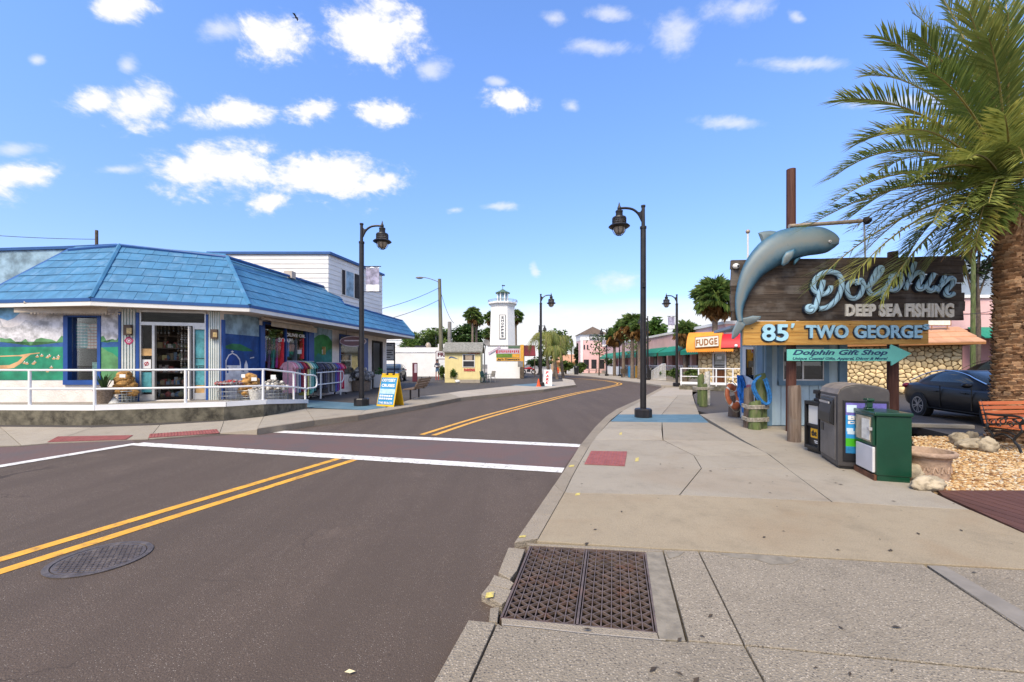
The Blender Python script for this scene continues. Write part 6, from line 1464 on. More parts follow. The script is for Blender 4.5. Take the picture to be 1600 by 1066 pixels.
# pilings, life ring, netting, stump
def log(mb, c, r, h, m=0, lean=(0, 0), tilt=.1, n=14, mt=1):
    c = Vector(c); top = c + Vector((lean[0], lean[1], h)); vs2 = []
    for k, f in enumerate((0, .15, .4, .7, .94, 1)):
        for q in range(n):
            a = 2 * math.pi * q / n; rr = r * (1.04 - .06 * f) * (1 + .03 * math.sin(3 * a + k)) * (.9 if f == 1 else 1); p = c.lerp(top, f) + Vector((rr * math.cos(a), rr * math.sin(a), tilt * math.cos(a + 1) * f * r * 3)); vs2.append(p)
    mb.add(vs2, [(i * n + q, i * n + (q + 1) % n, (i + 1) * n + (q + 1) % n, (i + 1) * n + q) for i in range(5) for q in range(n)], m); mb.f.append(tuple(len(mb.v) - n + q for q in range(n))); mb.m.append(mt)
    return mb
def band(o, cs_, r, z, name='rope_band', m='rope_grey', rr=.018, turns=3):
    """rope wound round a cluster of logs (outline of their circles)"""
    pts = []
    for k in range(26):
        a = 2 * math.pi * k / 26; d_ = Vector((math.cos(a), math.sin(a), 0)); best = max((Vector(c).dot(d_) for c in cs_)); pts.append((a, best + r))
    c0 = sum((Vector(c) for c in cs_), Vector()) / len(cs_)
    mb = MB()
    for t in range(turns):
        ring = []
        for a, s in pts:
            d_ = Vector((math.cos(a), math.sin(a), 0)); ss = max((Vector(c) - c0).dot(d_) for c in cs_) + r; ring.append(c0 + d_ * ss + Vector((0, 0, z - c0.z + t * rr * 1.8 + .008 * math.sin(3 * a))))
        mb.tube(ring, rr, 6, closed=True)
    mb.build(name, m, o)
g1 = thing('piling_group', 'green painted pilings with one white log roped together before the fudge railing', 'pilings', G(1099, 637, 0))
pa_, pb_, pc_ = G(1099, 635, 0), G(1097, 632, 0), G(1107, 633.5, 0)
log(MB(), pa_, .135, .80).build('log', ['piling_green', 'cut_wood'], g1, smooth=50); log(MB(), pb_ + Vector((0, .12, 0)), .12, 1.14).build('log', ['piling_green', 'cut_wood'], g1, smooth=50); log(MB(), pc_ + Vector((.0, .1, 0)), .10, 1.26).build('log', ['piling_white', 'piling_white'], g1, smooth=50)
band(g1, [pa_, pb_ + Vector((0, .12, 0)), pc_ + Vector((0, .1, 0))], .135, .62)
g2 = thing('piling_group', 'mossy green pilings roped together with a blue rope at the shack corner', 'pilings', G(1184, 667, 0))
pa_, pb_ = Vector((5.78, 10.16, 0)), Vector((6.04, 10.22, 0)); log(MB(), pa_, .135, .66).build('log', ['piling_green', 'cut_wood'], g2, smooth=50); log(MB(), pb_ + Vector((0, .12, 0)), .125, 1.30, lean=(-.03, 0)).build('log', ['piling_green', 'cut_wood'], g2, smooth=50); pd_ = pa_ + Vector((-.0, .27, 0)); log(MB(), pd_, .11, .98).build('log', ['post_grey', 'cut_wood'], g2, smooth=50)
band(g2, [pa_, pb_ + Vector((0, .12, 0)), pd_], .137, .20, turns=3); band(g2, [pa_, pb_ + Vector((0, .12, 0)), pd_], .137, .50, turns=3)
mat('rope_blue', (.012, .13, .36), .7, .3, 12, bump=.8, bs=50); mat('net_blue', (.02, .17, .52), .8, .25, 10, bump=.9, bs=45)
YR = 10.08
rp_ = [P(x, y, YR) for x, y in ((1188, 588), (1180, 596), (1178, 606), (1183, 618), (1190, 628), (1197, 632), (1203, 629), (1203.5, 618), (1200, 604), (1196, 592))]
cr = thing('blue_rope', 'thick blue rope looped over the tall mossy piling', 'rope', rp_[0])
for o_ in ((0, 0, 0), (.035, .03, .02), (-.03, .02, -.01)): mb = MB(); rope(mb, [p + Vector(o_) for p in rp_], .021, (0, 0), 9); mb.build('strand', 'rope_blue', cr, smooth=50)
YN = 12.3; g3 = tag(log(MB(), G(1148, 651, 0), .17, .62).build('low_piling', ['post_grey', 'cut_wood'], org=G(1148, 651, 0), smooth=50), 'short grey piling behind the orange life ring', 'piling')
lc_ = P(1145, 619.5, 12.15); ring = thing('life_ring', 'orange life ring with white bands leaning on the low piling', 'life ring', lc_); mat('ring_orange', (.50, .13, .045), .55, .15, 5, dirt=.3, dirtcol=(.35, .2, .12), ds=6)
mb = MB(); NU, NV = 36, 10; Rm, rm = .235, .078; q_ = Matrix.Rotation(R(24), 3, 'Z') @ Matrix.Rotation(R(-14), 3, 'X'); vs2 = []
for i in range(NU):
    for j in range(NV):
        a, b = 2 * math.pi * i / NU, 2 * math.pi * j / NV; vs2.append(lc_ + q_ @ Vector(((Rm + rm * math.cos(b)) * math.cos(a) * .92, rm * math.sin(b) * .8, (Rm + rm * math.cos(b)) * math.sin(a) * 1.22)))
k0 = len(mb.v); mb.add(vs2, [], 0)
for i in range(NU):
    for j in range(NV): mb.f.append((i * NV + j, ((i + 1) % NU) * NV + j, ((i + 1) % NU) * NV + (j + 1) % NV, i * NV + (j + 1) % NV)); mb.m.append(1 if i % 9 == 4 else 0)
mb.build('ring', ['ring_orange', 'poster_white'], ring, smooth=True)
gr = []
for k in range(5):
    for s in range(9):
        a = 2 * math.pi * (4.5 + 9 * (k + s / 9)) / 36; o_ = .03 + .05 * math.sin(math.pi * s / 9); gr.append(lc_ + q_ @ Vector(((Rm + rm + o_ - .02) * math.cos(a) * .92, -.02, (Rm + rm + o_ - .02) * math.sin(a) * 1.22)))
MB().tube(gr[:36], .011, 5, closed=True).build('grab_rope', 'rope_grey', ring)
mb = MB(); NX, NZ_ = 10, 22; vs2 = []; r_n = random.Random(2)
for j in range(NZ_ + 1):
    f = j / NZ_; yy_ = 587 + 58 * f; xc = 1156.5 + 10 * f + 2 * math.sin(f * 5); wpx = 3.5 + 7 * math.sin(math.pi * min(1, f * 1.1)) ** .7 * (1 - .4 * f)
    for i in range(NX + 1): u = i / NX - .5; vs2.append(P(xc + 2 * u * wpx, yy_, 11.85 - .6 * f - .10 * math.cos(u * 3) - .05 * math.sin(i * 2.1 + j * .5) + r_n.uniform(-.015, .015)))
mb.add(vs2, [(j * (NX + 1) + i, j * (NX + 1) + i + 1, (j + 1) * (NX + 1) + i + 1, (j + 1) * (NX + 1) + i) for j in range(NZ_) for i in range(NX)])
for i in range(0, NX + 1, 2): mb.tube([Vector(vs2[j * (NX + 1) + i]) + Vector((0, -.03, 0)) for j in range(NZ_ + 1)], .022, 5)
mn_ = mb.build('fishing_net', 'net_blue', smooth=True); tag(mn_, 'bright blue fishing net draped from the shack corner behind the life ring', 'net')
sol = mn_.modifiers.new('thick', 'SOLIDIFY'); sol.thickness = .03
st_ = G(1241, 690, 0); tag(log(MB(), st_, .118, 1.12, tilt=.04).build('post_stump', ['post_grey', 'cut_wood'], org=st_, smooth=50), 'short weathered grey post stump standing in the pavement before the shack', 'post')

# ================================================================== boxes on the pavement
mat('bin_grey', (.055, .05, .05), .5, .12, 3, dirt=.25, dirtcol=(.16, .14, .12), ds=6); mat('bin_light', (.14, .13, .125), .45, .2, 5, metal=.2, dirt=.3, dirtcol=(.11, .10, .095), ds=7); mat('bin_top', (.20, .165, .135), .55, .2, 6); mat('bin_black', (.012, .012, .014), .4)
mat('po_purple', (.14, .12, .40), .35, .4, 6); mat('po_sky', (.03, .28, .62), .35, .2, 3); mat('po_green', (.06, .42, .015), .35, .12, 3); mat('po_cloud', (.55, .68, .78), .4, .1); mat('po_deep', (.02, .18, .38), .35, .3, 8)
mat('box_dark_green', (.003, .043, .021), .32, .12, 3, coat=.2, dirt=.15, dirtcol=(.03, .07, .04), ds=5); mat('rust', (.13, .05, .022), .9, .4, 12, bump=.5); mat('paper_tan', (.40, .33, .22), .55, .25, 7); mat('paper_white', (.60, .58, .58), .5, .05, 4); mat('tbt_yellow', (.72, .38, .012), .5)
class Box3:
    """local frame of a kerbside box: u runs along the street-side face, w goes inwards, z is up"""
    def __init__(s, near, far, depth):
        s.o = near; s.u = (far - near); s.W = s.u.length; s.u.normalize(); s.w = Vector((s.u.y, -s.u.x, 0)); s.D = depth
    def p(s, u, w, z): return s.o + s.u * u + s.w * w + Vector((0, 0, z))
    def bx(s, mb, u0, u1, w0_, w1, z0, z1, m=0): mb.prism([s.p(u0, w0_, z0), s.p(u1, w0_, z0), s.p(u1, w1, z0), s.p(u0, w1, z0)], (0, 0, z1 - z0), m); return mb
    def plane(s): return Plane(s.o, -s.w)
    def text(s, mb, t, u0, u1, z0, z1, d, m, bold=.03):       # on the street face; read from the street, so u runs right to left
        vs_, fs_ = text_verts(t, bold, 0, 2); x0 = min(v.x for v in vs_); x1 = max(v.x for v in vs_); y0 = min(v.y for v in vs_); y1 = max(v.y for v in vs_)
        mb.add([s.p(u1 + (u0 - u1) * (v.x - x0) / (x1 - x0), -d - .002 * (v.z + .5), z0 + (z1 - z0) * (v.y - y0) / (y1 - y0)) for v in vs_], fs_, m)
# green newspaper box
B = Box3(G(1368, 752, 0), G(1334, 734, 0), .40); nb_ = thing('newspaper_box', 'dark green metal newspaper box with a white panel and rusty base', 'newspaper box', B.p(B.W / 2, .2, 0)); Hh = .91
mb = MB(); B.bx(mb, .02, B.W - .02, .02, B.D, .07, Hh - .05); mb.build('body', 'box_dark_green', nb_, bevel=.012)
mb = MB(); B.bx(mb, 0, B.W, -.01, B.D + .01, Hh - .05, Hh); mb.build('top', 'box_dark_green', nb_, bevel=.012); mb = MB(); B.bx(mb, .03, B.W - .03, .03, B.D - .02, .0, .07); mb.build('base', 'box_dark_green', nb_)
mb = MB(); B.bx(mb, .02, B.W - .02, -.008, .02, .0, .075); mb.build('skirt', 'rust', nb_)
mb = MB(); B.bx(mb, .05, B.W - .06, -.012, .02, .46, .86); dr2 = mb.build('door', 'box_dark_green', nb_, bevel=.008); mb = MB(); B.bx(mb, .10, B.W - .12, -.016, -.011, .50, .83); mb.build('window', 'paper_tan', dr2)
mb = MB(); B.bx(mb, .12, B.W - .30, -.020, -.0165, .52, .80); mb.build('newspaper', 'letter_cream', dr2); mb = MB(); B.bx(mb, .06, .12, -.05, -.012, .66, .70); mb.build('handle', 'alu', dr2)
mb = MB(); B.bx(mb, .05, B.W - .10, -.014, .02, .10, .44); mb.build('white_panel', 'paper_white', nb_, bevel=.01)
mb = MB(); B.bx(mb, B.W * .49, B.W * .67, .03, .12, Hh, Hh + .03); B.bx(mb, B.W * .52, B.W * .64, .04, .11, Hh + .03, Hh + .12); B.bx(mb, B.W * .48, B.W * .68, .03, .12, Hh + .12, Hh + .16); mb.build('coin_box', 'box_dark_green', nb_, bevel=.012)
mb = MB(); B.bx(mb, .05, .07, B.D + .0, B.D + .004, .09, .10); mb.v = []; mb.f = []; mb.m = []
# compactor bin
B = Box3(G(1309, 732, 0), G(1282, 714, 0), .62); bb = thing('compactor_bin', 'large grey compactor litter bin with rounded top and bright poster', 'litter bin', B.p(B.W / 2, .3, 0)); Hb = 1.25
prof_ = [(0, .03), (0, 1.10), (.03, 1.17), (.09, 1.215), (.2, 1.245), (.33, 1.25), (.46, 1.235), (.57, 1.20), (.61, 1.17), (.62, 1.12), (.62, .03)]
mb = MB(); mb.prism([B.p(0, w_, z) for w_, z in prof_], B.u * B.W, 0); mb.build('body', 'bin_grey', bb, bevel=.018)
mb = MB(); mb.prism([B.p(-.005, w_, z) for w_, z in [(-.006, 1.10), (.024, 1.176), (.085, 1.222), (.2, 1.252), (.33, 1.257), (.33, 1.25), (.2, 1.245), (.09, 1.215), (.03, 1.17), (.002, 1.10)]], B.u * (B.W + .01)); mb.build('top_shell', 'bin_top', bb)
mb = MB(); B.bx(mb, .09, B.W - .03, -.012, .01, .10, 1.06); mb.build('front_door', 'bin_light', bb, bevel=.012); mb = MB(); B.bx(mb, .0, B.W, .02, B.D - .02, 0, .03); mb.build('foot', 'bin_black', bb)
mb = MB(); mb.prism([B.p(.12, w_, z) for w_, z in [(-.01, .62), (-.075, .66), (-.075, .80), (-.03, 1.02), (-.01, 1.03)]], B.u * (B.W - .26)); ch = mb.build('chute', 'bin_black', bb, bevel=.012); mb = MB(); B.bx(mb, .18, B.W - .20, -.07, -.055, .945, .975); mb.build('handle', 'alu', ch)
mb = MB(); B.bx(mb, B.W - .22, B.W - .10, -.018, -.012, .48, .60); mb.build('lock_plate', 'bin_black', bb)
def side(mb, w0_, w1, z0, z1, d0, d1, m=0): mb.prism([B.p(-d0, w0_, z0), B.p(-d0, w1, z0), B.p(-d0, w1, z1), B.p(-d0, w0_, z1)], -B.u * (d1 - d0), m)
mb = MB(); side(mb, .06, .60, .12, 1.02, 0, .02); mb.build('poster_frame', 'bin_black', bb, bevel=.006)
mb = MB(); side(mb, .09, .57, .24, .98, .021, .024, 0); side(mb, .09, .57, .62, .80, .0242, .0247, 1); side(mb, .09, .57, .46, .70, .025, .0255, 1); side(mb, .09, .57, .34, .46, .026, .027, 2); side(mb, .09, .57, .24, .34, .026, .027, 3); side(mb, .11, .24, .52, .57, .0275, .028, 4); side(mb, .10, .18, .56, .61, .028, .0285, 4); side(mb, .10, .22, .84, .95, .027, .028, 4)
mb.build('poster_print', ['po_purple', 'po_sky', 'po_green', 'po_deep', 'po_cloud'], bb)
mb = MB()
for s_, w0_, w1, z0, z1 in (('BIG', .115, .40, .73, .795), ('DIFF', .115, .40, .67, .715)):
    vs_, fs_ = text_verts(s_, .045, 0, 2); x0 = min(v.x for v in vs_); x1 = max(v.x for v in vs_); y0 = min(v.y for v in vs_); y1 = max(v.y for v in vs_)
    mb.add([B.p(-.029 - .002 * (v.z + .5), w0_ + (w1 - w0_) * (v.x - x0) / (x1 - x0), z0 + (z1 - z0) * (v.y - y0) / (y1 - y0)) for v in vs_], fs_)
mb.build('lettering', 'poster_white', bb)
# black newspaper box
B = Box3(G(1281, 711, 0), G(1261.5, 704.5, 0), .38); nk = thing('newspaper_box', 'black newspaper box with a yellow square badge behind the grey bin', 'newspaper box', B.p(B.W / 2, .2, 0)); Hh = .90
mb = MB(); B.bx(mb, 0, B.W + .06, .03, B.D, .0, Hh); mb.build('body', 'bin_black', nk, bevel=.012); mb = MB(); B.bx(mb, 0, .03, -.02, .03, .06, Hh); B.bx(mb, B.W + .03, B.W + .06, -.02, .03, .06, Hh); B.bx(mb, .03, B.W + .03, -.02, .03, Hh - .06, Hh); B.bx(mb, .03, B.W + .03, -.02, .03, .06, .12); mb.build('frame', 'bin_black', nk, bevel=.006)
mb = MB(); B.bx(mb, .06, B.W, .022, .03, .50, .82); mb.build('window', 'goods_pale', nk); mb = MB(); B.bx(mb, .03, B.W + .03, .0, .03, .46, .50); mb.build('shelf', 'bin_black', nk)
mb = MB(); B.bx(mb, .10, B.W - .06, .022, .03, .26, .42); mb.build('badge', 'tbt_yellow', nk); mb = MB(); B.text(mb, 'tbt', .12, B.W - .08, .29, .39, -.02, 0, .06); mb.build('lettering', 'bin_black', nk); mb = MB(); B.bx(mb, .08, .2, .024, .03, .20, .215); B.bx(mb, .08, .18, .024, .03, .17, .185); mb.build('badge_line', 'poster_white', nk)
mb = MB(); B.bx(mb, .12, .26, .05, .16, Hh, Hh + .05); B.bx(mb, .15, .23, .06, .15, Hh + .05, Hh + .13); B.bx(mb, .12, .26, .04, .16, Hh + .13, Hh + .2); mb.build('coin_box', 'bin_black', nk, bevel=.01)

# planter, rocks, kerb stop, iron bench
mat('terracotta_pale', (.40, .28, .20), .9, .22, 6, bump=.7, bs=18, dirt=.5, dirtcol=(.22, .14, .10), ds=5); mat('soil', (.16, .10, .06), .95, .3, 12)
pc = G(1481, 757, 0) + Vector((0, .27, 0)); pl_ = thing('planter', 'empty weathered terracotta planter standing on the gravel', 'planter', pc)
MB().lathe([(.205, -.02), (.212, .03), (.208, .05), (.222, .09), (.228, .24), (.236, .26), (.240, .30), (.252, .315), (.285, .325), (.296, .345), (.294, .375), (.28, .39), (.255, .385), (.245, .35), (.235, .31), (0, .30)], pc, 40, cap=False).build('pot', 'terracotta_pale', pl_, smooth=50)
MB().lathe([(.24, .315), (0, .318)], pc, 24, cap=False).build('soil', 'soil', pl_)
mb = MB()
for k in range(16):
    a = 2 * math.pi * k / 16; d_ = Vector((math.cos(a), math.sin(a), 0)); mb.tube(catmull([pc + d_ * .226 + Vector((-d_.y, d_.x, 0)) * s + Vector((0, 0, z)) for s, z in ((-.035, .12), (-.01, .20), (.015, .14), (.035, .19))], 3), .011, 5)
mb.build('relief_swirl', 'terracotta_pale', pl_, smooth=True)
mat('rock_pale', (.36, .30, .21), .9, .3, 5, bump=1., bs=14, rnd=.15, dirt=.85, dirtcol=(.11, .085, .055), ds=7)
def rock(label, px, py, w, d_, h, seed, rz=0., sink=.2):
    c = G(px, py, 0) + Vector((0, d_ / 2, 0)); bm = bmesh.new(); bmesh.ops.create_icosphere(bm, subdivisions=4, radius=1); o3 = Vector((seed * 3.1, seed * 1.7, 0))
    for v in bm.verts:
        n0 = v.co.copy(); k = 1 + .30 * mnoise.noise(n0 * 1.3 + o3) + .16 * mnoise.noise(n0 * 3.1 + o3) + .07 * mnoise.noise(n0 * 8 + o3); v.co = Vector((n0.x * w / 2, n0.y * d_ / 2, n0.z * h * .6)) * k
    me = bpy.data.meshes.new('rock'); bm.to_mesh(me); bm.free(); me.materials.append(MATS['rock_pale']); me.polygons.foreach_set('use_smooth', [True] * len(me.polygons))
    o = bpy.data.objects.new('rock', me); COL.objects.link(o); o.location = (c.x, c.y, h * .35); o.rotation_euler = (0, 0, rz); tag(o, label, 'rock', 'rocks on the gravel bed')
rock('pale pitted rock against the green newspaper box', 1437, 754, .34, .28, .22, 1); rock('long pitted grey rock before the terracotta planter', 1464, 768, .44, .22, .16, 2, .15)
rock('rounded pale rock left of the palm trunk', 1513, 697, .32, .3, .24, 3); rock('broad flat rock in front of the palm trunk', 1536, 706, .55, .3, .22, 4); rock('small upright rock between flat rock and iron bench', 1556, 709, .26, .25, .26, 5); rock('small pale rock behind the rounded rock by the palm', 1527, 692, .25, .2, .22, 6)
a, b = G(1420, 668, -.02), G(1524, 671, -.02); tag(MB().prism([a, b, b + Vector((-.05, .2, 0)), a + Vector((-.05, .2, 0))], (0, 0, .10)).build('parking_stop', 'concrete', org=(a + b) / 2, bevel=.02), 'long concrete parking stop between the gravel and the black car', 'parking stop')
m_wood('bench_orange', (.36, .085, .028), (.48, .14, .045), 'X', 1.0, rough=.5); mat('cast_iron', (.014, .014, .015), .45, .2, 5)
ib = thing('garden_bench', 'garden bench with orange wooden slats and black cast iron ends', 'bench', (8.72, 7.62, 0)); LBn = 1.25; parts_ = []
for k in range(5): parts_.append(MB().box((LBn / 2, .235 + .018 * k, .49 + .083 * k), (LBn, .022, .066), rot=Matrix.Rotation(R(-12), 3, 'X')).build('back_slat', 'bench_orange', org=(0, 0, 0), bevel=.006))
for k in range(5): parts_.append(MB().box((LBn / 2, -.22 + .088 * k, .415), (LBn, .07, .024)).build('seat_slat', 'bench_orange', org=(0, 0, 0), bevel=.006))
for s in (.04, LBn - .04):
    mb = MB()
    mb.tube(catmull([(s, -.26, 0), (s, -.22, .12), (s, -.16, .22), (s, -.25, .36), (s, -.26, .41)], 5), .022, 6); mb.tube(catmull([(s, .24, 0), (s, .20, .13), (s, .13, .24), (s, .20, .36), (s, .22, .42), (s, .26, .6), (s, .33, .88)], 5), .022, 6)
    mb.tube(catmull([(s, .28, .64), (s, .05, .63), (s, -.18, .64), (s, -.29, .60), (s, -.27, .52), (s, -.20, .54)], 5), .022, 6); mb.tube(catmull([(s, -.25, .41), (s, -.24, .5), (s, -.28, .58)], 4), .018, 6); mb.tube([(s, -.27, .40), (s, .23, .40)], .02, 6)
    mb.tube(catmull([(s, -.16, .22), (s, -.02, .30), (s, .13, .24)], 5), .018, 6); mb.tube(catmull([(s, -.2, .30), (s, -.05, .36), (s, .16, .32)], 5), .014, 6)
    for yy2, zz2, rr2 in ((-.12, .49, .055), (0, .53, .07), (.13, .50, .06), (.05, .45, .035), (-.05, .59, .03), (-.17, .56, .03)): mb.tube([(s, yy2 + rr2 * math.cos(t) * (1 - t / 12), zz2 + rr2 * math.sin(t) * (1 - t / 12)) for t in np.linspace(0, 8, 16)], .011, 5)
    parts_.append(mb.build('iron_end', 'cast_iron', org=(0, 0, 0), smooth=50))
for o in parts_: o.parent = ib; o.location = (0, 0, 0)
ib.rotation_euler = (0, 0, R(8))
# ================================================================== palms and trees
m_leaf('frond_green', (.11, .165, .04), (.30, .345, .09), (.62, .48, .10), .38); m_leaf('frond_dark', (.08, .15, .035), (.22, .29, .08), None, .28); m_leaf('frond_dead', (.22, .12, .04), (.42, .25, .10), None, .2)
m_leaf('leaf_mid', (.042, .09, .02), (.15, .21, .05), None, .25); m_leaf('leaf_light', (.05, .11, .015), (.13, .19, .035), None, .25); m_leaf('leaf_dark', (.010, .026, .010), (.035, .06, .02), None, .12)
mat('rachis', (.26, .20, .06), .6, .25, 3); mat('palm_boot', (.27, .155, .08), .95, .45, 5, bump=.8, bs=25, dirt=.5, dirtcol=(.05, .03, .02), ds=6); mat('palm_boot_light', (.44, .29, .17), .95, .4, 6, bump=.8, bs=25); mat('palm_trunk', (.17, .13, .10), .95, .3, 4, bump=.8, bs=12); mat('bark', (.10, .075, .055), .95, .3, 6, bump=.8, bs=15)
def frond_mesh(b, c, t, n=46, ll=.5, seed=0, vee=.55, jag=.1, drop=.0):
    """one feather leaf on a curved midrib b-c-t: leaflets in two ranks, joined to their midrib"""
    r_ = random.Random(seed); b, c, t = Vector(b), Vector(c), Vector(t); mb = MB(); tip = []
    q = lambda s: b * (1 - s) ** 2 + c * 2 * s * (1 - s) + t * s * s
    pts = [q(i / 12) for i in range(13)]; mb.tube(pts, [.028 * (1 - i / 13) + .004 for i in range(13)], 5, m=1); tip += [0.] * len(mb.v)
    for i in range(n):
        s = .10 + .90 * i / (n - 1); p = q(s); d = (q(min(1, s + .02)) - q(s - .02)).normalized(); sd_ = d.cross(Vector((0, 0, 1)))
        sd_ = sd_.normalized() if sd_.length > .05 else Vector((1, 0, 0)); up = sd_.cross(d).normalized()
        L = ll * (math.sin(math.pi * min(1, .12 + s * .71)) ** .6) * r_.uniform(.85, 1.1); ang = R(62 - 38 * s)
        for sg in (-1, 1):
            lift = vee * r_.uniform(.4, 1.2)
            dirv = (d * math.cos(ang) + sd_ * sg * math.sin(ang) + up * lift + Vector((r_.uniform(-jag, jag), r_.uniform(-jag, jag), r_.uniform(-jag, jag)))).normalized(); w = .0125 * (1 + .3 * r_.random())
            wv = dirv.cross(up + sd_ * .2).normalized() * w; m1 = p + dirv * L * .5; e = p + dirv * L + Vector((0, 0, -L * (.10 + drop)))
            mb.add([p - wv * .5, p + wv * .5, m1 + wv, m1 - wv, e], [(0, 1, 2, 3), (3, 2, 4)]); k = r_.random() * .5 + .5 * s * r_.random(); tip += [.1 * k, .1 * k, .5 * k, .5 * k, 1. * k]
    return mb, tip
def make_frond(parent, b, c, t, m='frond_green', **kw):
    mb, tip = frond_mesh(b, c, t, **kw); o = mb.build('frond', [m, 'rachis'], parent, fix=False); a = o.data.attributes.new('tip', 'FLOAT', 'POINT'); a.data.foreach_set('value', tip); return o
PY = 8.55; pcx = (1577 - 800) / F * PY
palm = thing('date_palm', 'big date palm with rough scaly trunk rising beside the iron bench', 'palm tree', (pcx, PY, 0)); crown = P(1574, 288, PY)
tx = lambda z: pcx + .02 * z / 5
tr = lambda z: .268 + .07 * math.exp(-z * 2.2) - .012 * z
MB().tube([(tx(z), PY, z) for z in np.linspace(-.05, 5.0, 16)], [tr(z) * .94 for z in np.linspace(-.05, 5.0, 16)], 18).build('trunk', 'palm_boot', palm, smooth=True)
mb = MB(); r_ = random.Random(11); row = 0; z = .02
while z < 4.3:
    for k in range(15):
        a = 2 * math.pi * (k + .5 * (row % 2)) / 15 + r_.uniform(-.07, .07); d = Vector((math.cos(a), math.sin(a), 0)); s = Vector((-d.y, d.x, 0)); rr = tr(z); c = Vector((tx(z), PY, z + r_.uniform(-.02, .02))); wv = s * r_.uniform(.05, .075); hh = r_.uniform(.05, .085); ou = r_.uniform(.010, .042)
        mb.add([c + d * rr * .9 - wv, c + d * rr * .9 + wv, c + d * (rr + ou) + wv * .8 + Vector((0, 0, hh)), c + d * (rr + ou) - wv * .8 + Vector((0, 0, hh)), c + d * rr * .88 + wv * .6 + Vector((0, 0, hh + .012)), c + d * rr * .88 - wv * .6 + Vector((0, 0, hh + .012))], [(0, 1, 2, 3), (3, 2, 4, 5)], 1 if r_.random() < .35 else 0)
    z += .074; row += 1
struct(mb.build('leaf_scar', ['palm_boot', 'palm_boot_light'], palm, fix=False), 'stuff')
mb = MB()
for k in range(150):                                                    # cut leaf bases and hanging fibre under the crown
    a = r_.uniform(0, 6.28); d = Vector((math.cos(a), math.sin(a), 0)); z0 = r_.uniform(4.15, 4.85); p = Vector((pcx + .1, PY, z0)) + d * .22; L = r_.uniform(.2, .55)
    if k % 3: mb.tube([p, p + d * L * .5 + Vector((0, 0, L * .45)), p + d * L * .8 + Vector((0, 0, L * .5))], [.045, .03, .012], 4, m=k % 2)
    else: mb.tube(catmull([p, p + d * L * .9 + Vector((0, 0, .1)), p + d * L * 1.6 + Vector((r_.uniform(-.2, .2), 0, -L * 1.2))], 3), .008, 4, m=0)
struct(mb.build('leaf_base', ['palm_boot', 'palm_boot_light'], palm), 'stuff')
HAND = [(1262, 354, 1420, 258, 0), (1302, 277, 1425, 182, .3), (1318, 157, 1430, 140, .2), (1380, 60, 1475, 95, 0), (1468, -10, 1525, 75, .2), (1535, -50, 1568, 110, .1), (1592, -70, 1575, 90, -.2), (1271, 445, 1390, 318, -.3), (1333, 433, 1420, 318, -.6), (1380, 462, 1455, 335, -.5),
        (1458, 348, 1492, 272, -1.3), (1525, 382, 1540, 275, -1.1), (1418, 402, 1470, 300, 1.), (1494, 428, 1520, 320, 1.5), (1335, 335, 1440, 245, 1.5), (1360, 118, 1455, 112, 1.5), (1425, 20, 1495, 60, 1.2), (1345, 222, 1440, 172, 1.3), (1500, -40, 1550, 50, 1.2), (1405, 205, 1480, 185, -1.0), (1452, 112, 1512, 140, -1.2),
        (1420, 290, 1490, 232, -1.2), (1560, -70, 1590, 80, 1.4), (1470, 60, 1530, 110, .8), (1385, 260, 1470, 215, 2.0), (1455, 180, 1520, 170, 2.2), (1350, 395, 1450, 285, .8), (1300, 318, 1430, 225, -.4), (1455, 410, 1500, 300, 0.6), (1545, 60, 1570, 130, -1.0), (1510, 250, 1540, 220, -1.5), (1556, 352, 1566, 275, -.9), (1592, 330, 1586, 265, -.8), (1500, 330, 1535, 255, -1.4), (1545, 318, 1562, 245, -1.6), (1600, 250, 1590, 200, -1.4), (1570, 180, 1580, 220, -1.6), (1480, 385, 1520, 290, -.5), (1440, 60, 1510, 120, -.6), (1515, 20, 1550, 110, -.8), (1575, 20, 1575, 140, -.9)]
for i, (x, y, cx, cy, dy) in enumerate(HAND):
    make_frond(palm, crown + Vector((r_.uniform(-.12, .05), r_.uniform(-.1, .1), r_.uniform(-.25, .15))), P(cx, cy, PY + dy * .5), P(x, y, PY + dy), n=80, ll=.66, seed=i, vee=.34, jag=.14)
for i in range(34):                                                     # the rest of the crown, beyond the frame and behind
    a = R(-75 + 180 * i / 33 + r_.uniform(-5, 5)); el = R(r_.choice((12, 24, 38, 55, 72)) + r_.uniform(-6, 6)); L = r_.uniform(3.0, 3.9); d = Vector((math.cos(a), math.sin(a), 0))
    c = crown + d * L * .5 * math.cos(el) + Vector((0, 0, L * .55 * math.sin(el) + .35)); t = crown + d * L * (.62 + .36 * math.cos(el)) + Vector((0, 0, L * (.95 * math.sin(el) - .28)))
    make_frond(palm, crown, c, t, n=44, ll=.46, seed=100 + i, vee=.42)
def fan_leaf(seed, r=.62, dead=False):
    r_ = random.Random(seed); mb = MB(); n = 24; pet = Vector((.55, 0, .05)); mb.tube([(0, 0, 0), pet], .014, 4, m=1)
    for k in range(n):
        a = R(-125 + 250 * k / (n - 1)); d = Vector((math.cos(a), math.sin(a), .12 * math.cos(2 * a))).normalized(); L = r * (.72 + .28 * math.cos(a)) * r_.uniform(.9, 1.08); s = d.cross(Vector((0, 0, 1))).normalized() * .028; fold = Vector((0, 0, .03 if k % 2 else -.02))
        m1 = pet + d * L * .62 + fold; e = pet + d * L + Vector((0, 0, -L * (.22 + .3 * r_.random() * (2 if dead else 1)))); mb.add([pet, m1 + s, e, m1 - s], [(0, 1, 2), (0, 2, 3)])
    return mb
FAN = [fan_leaf(k).build('frond', ['frond_dark', 'rachis'], fix=False) for k in range(3)]; FAND = [fan_leaf(9, .55, True).build('frond', ['frond_dead', 'frond_dead'], fix=False)]
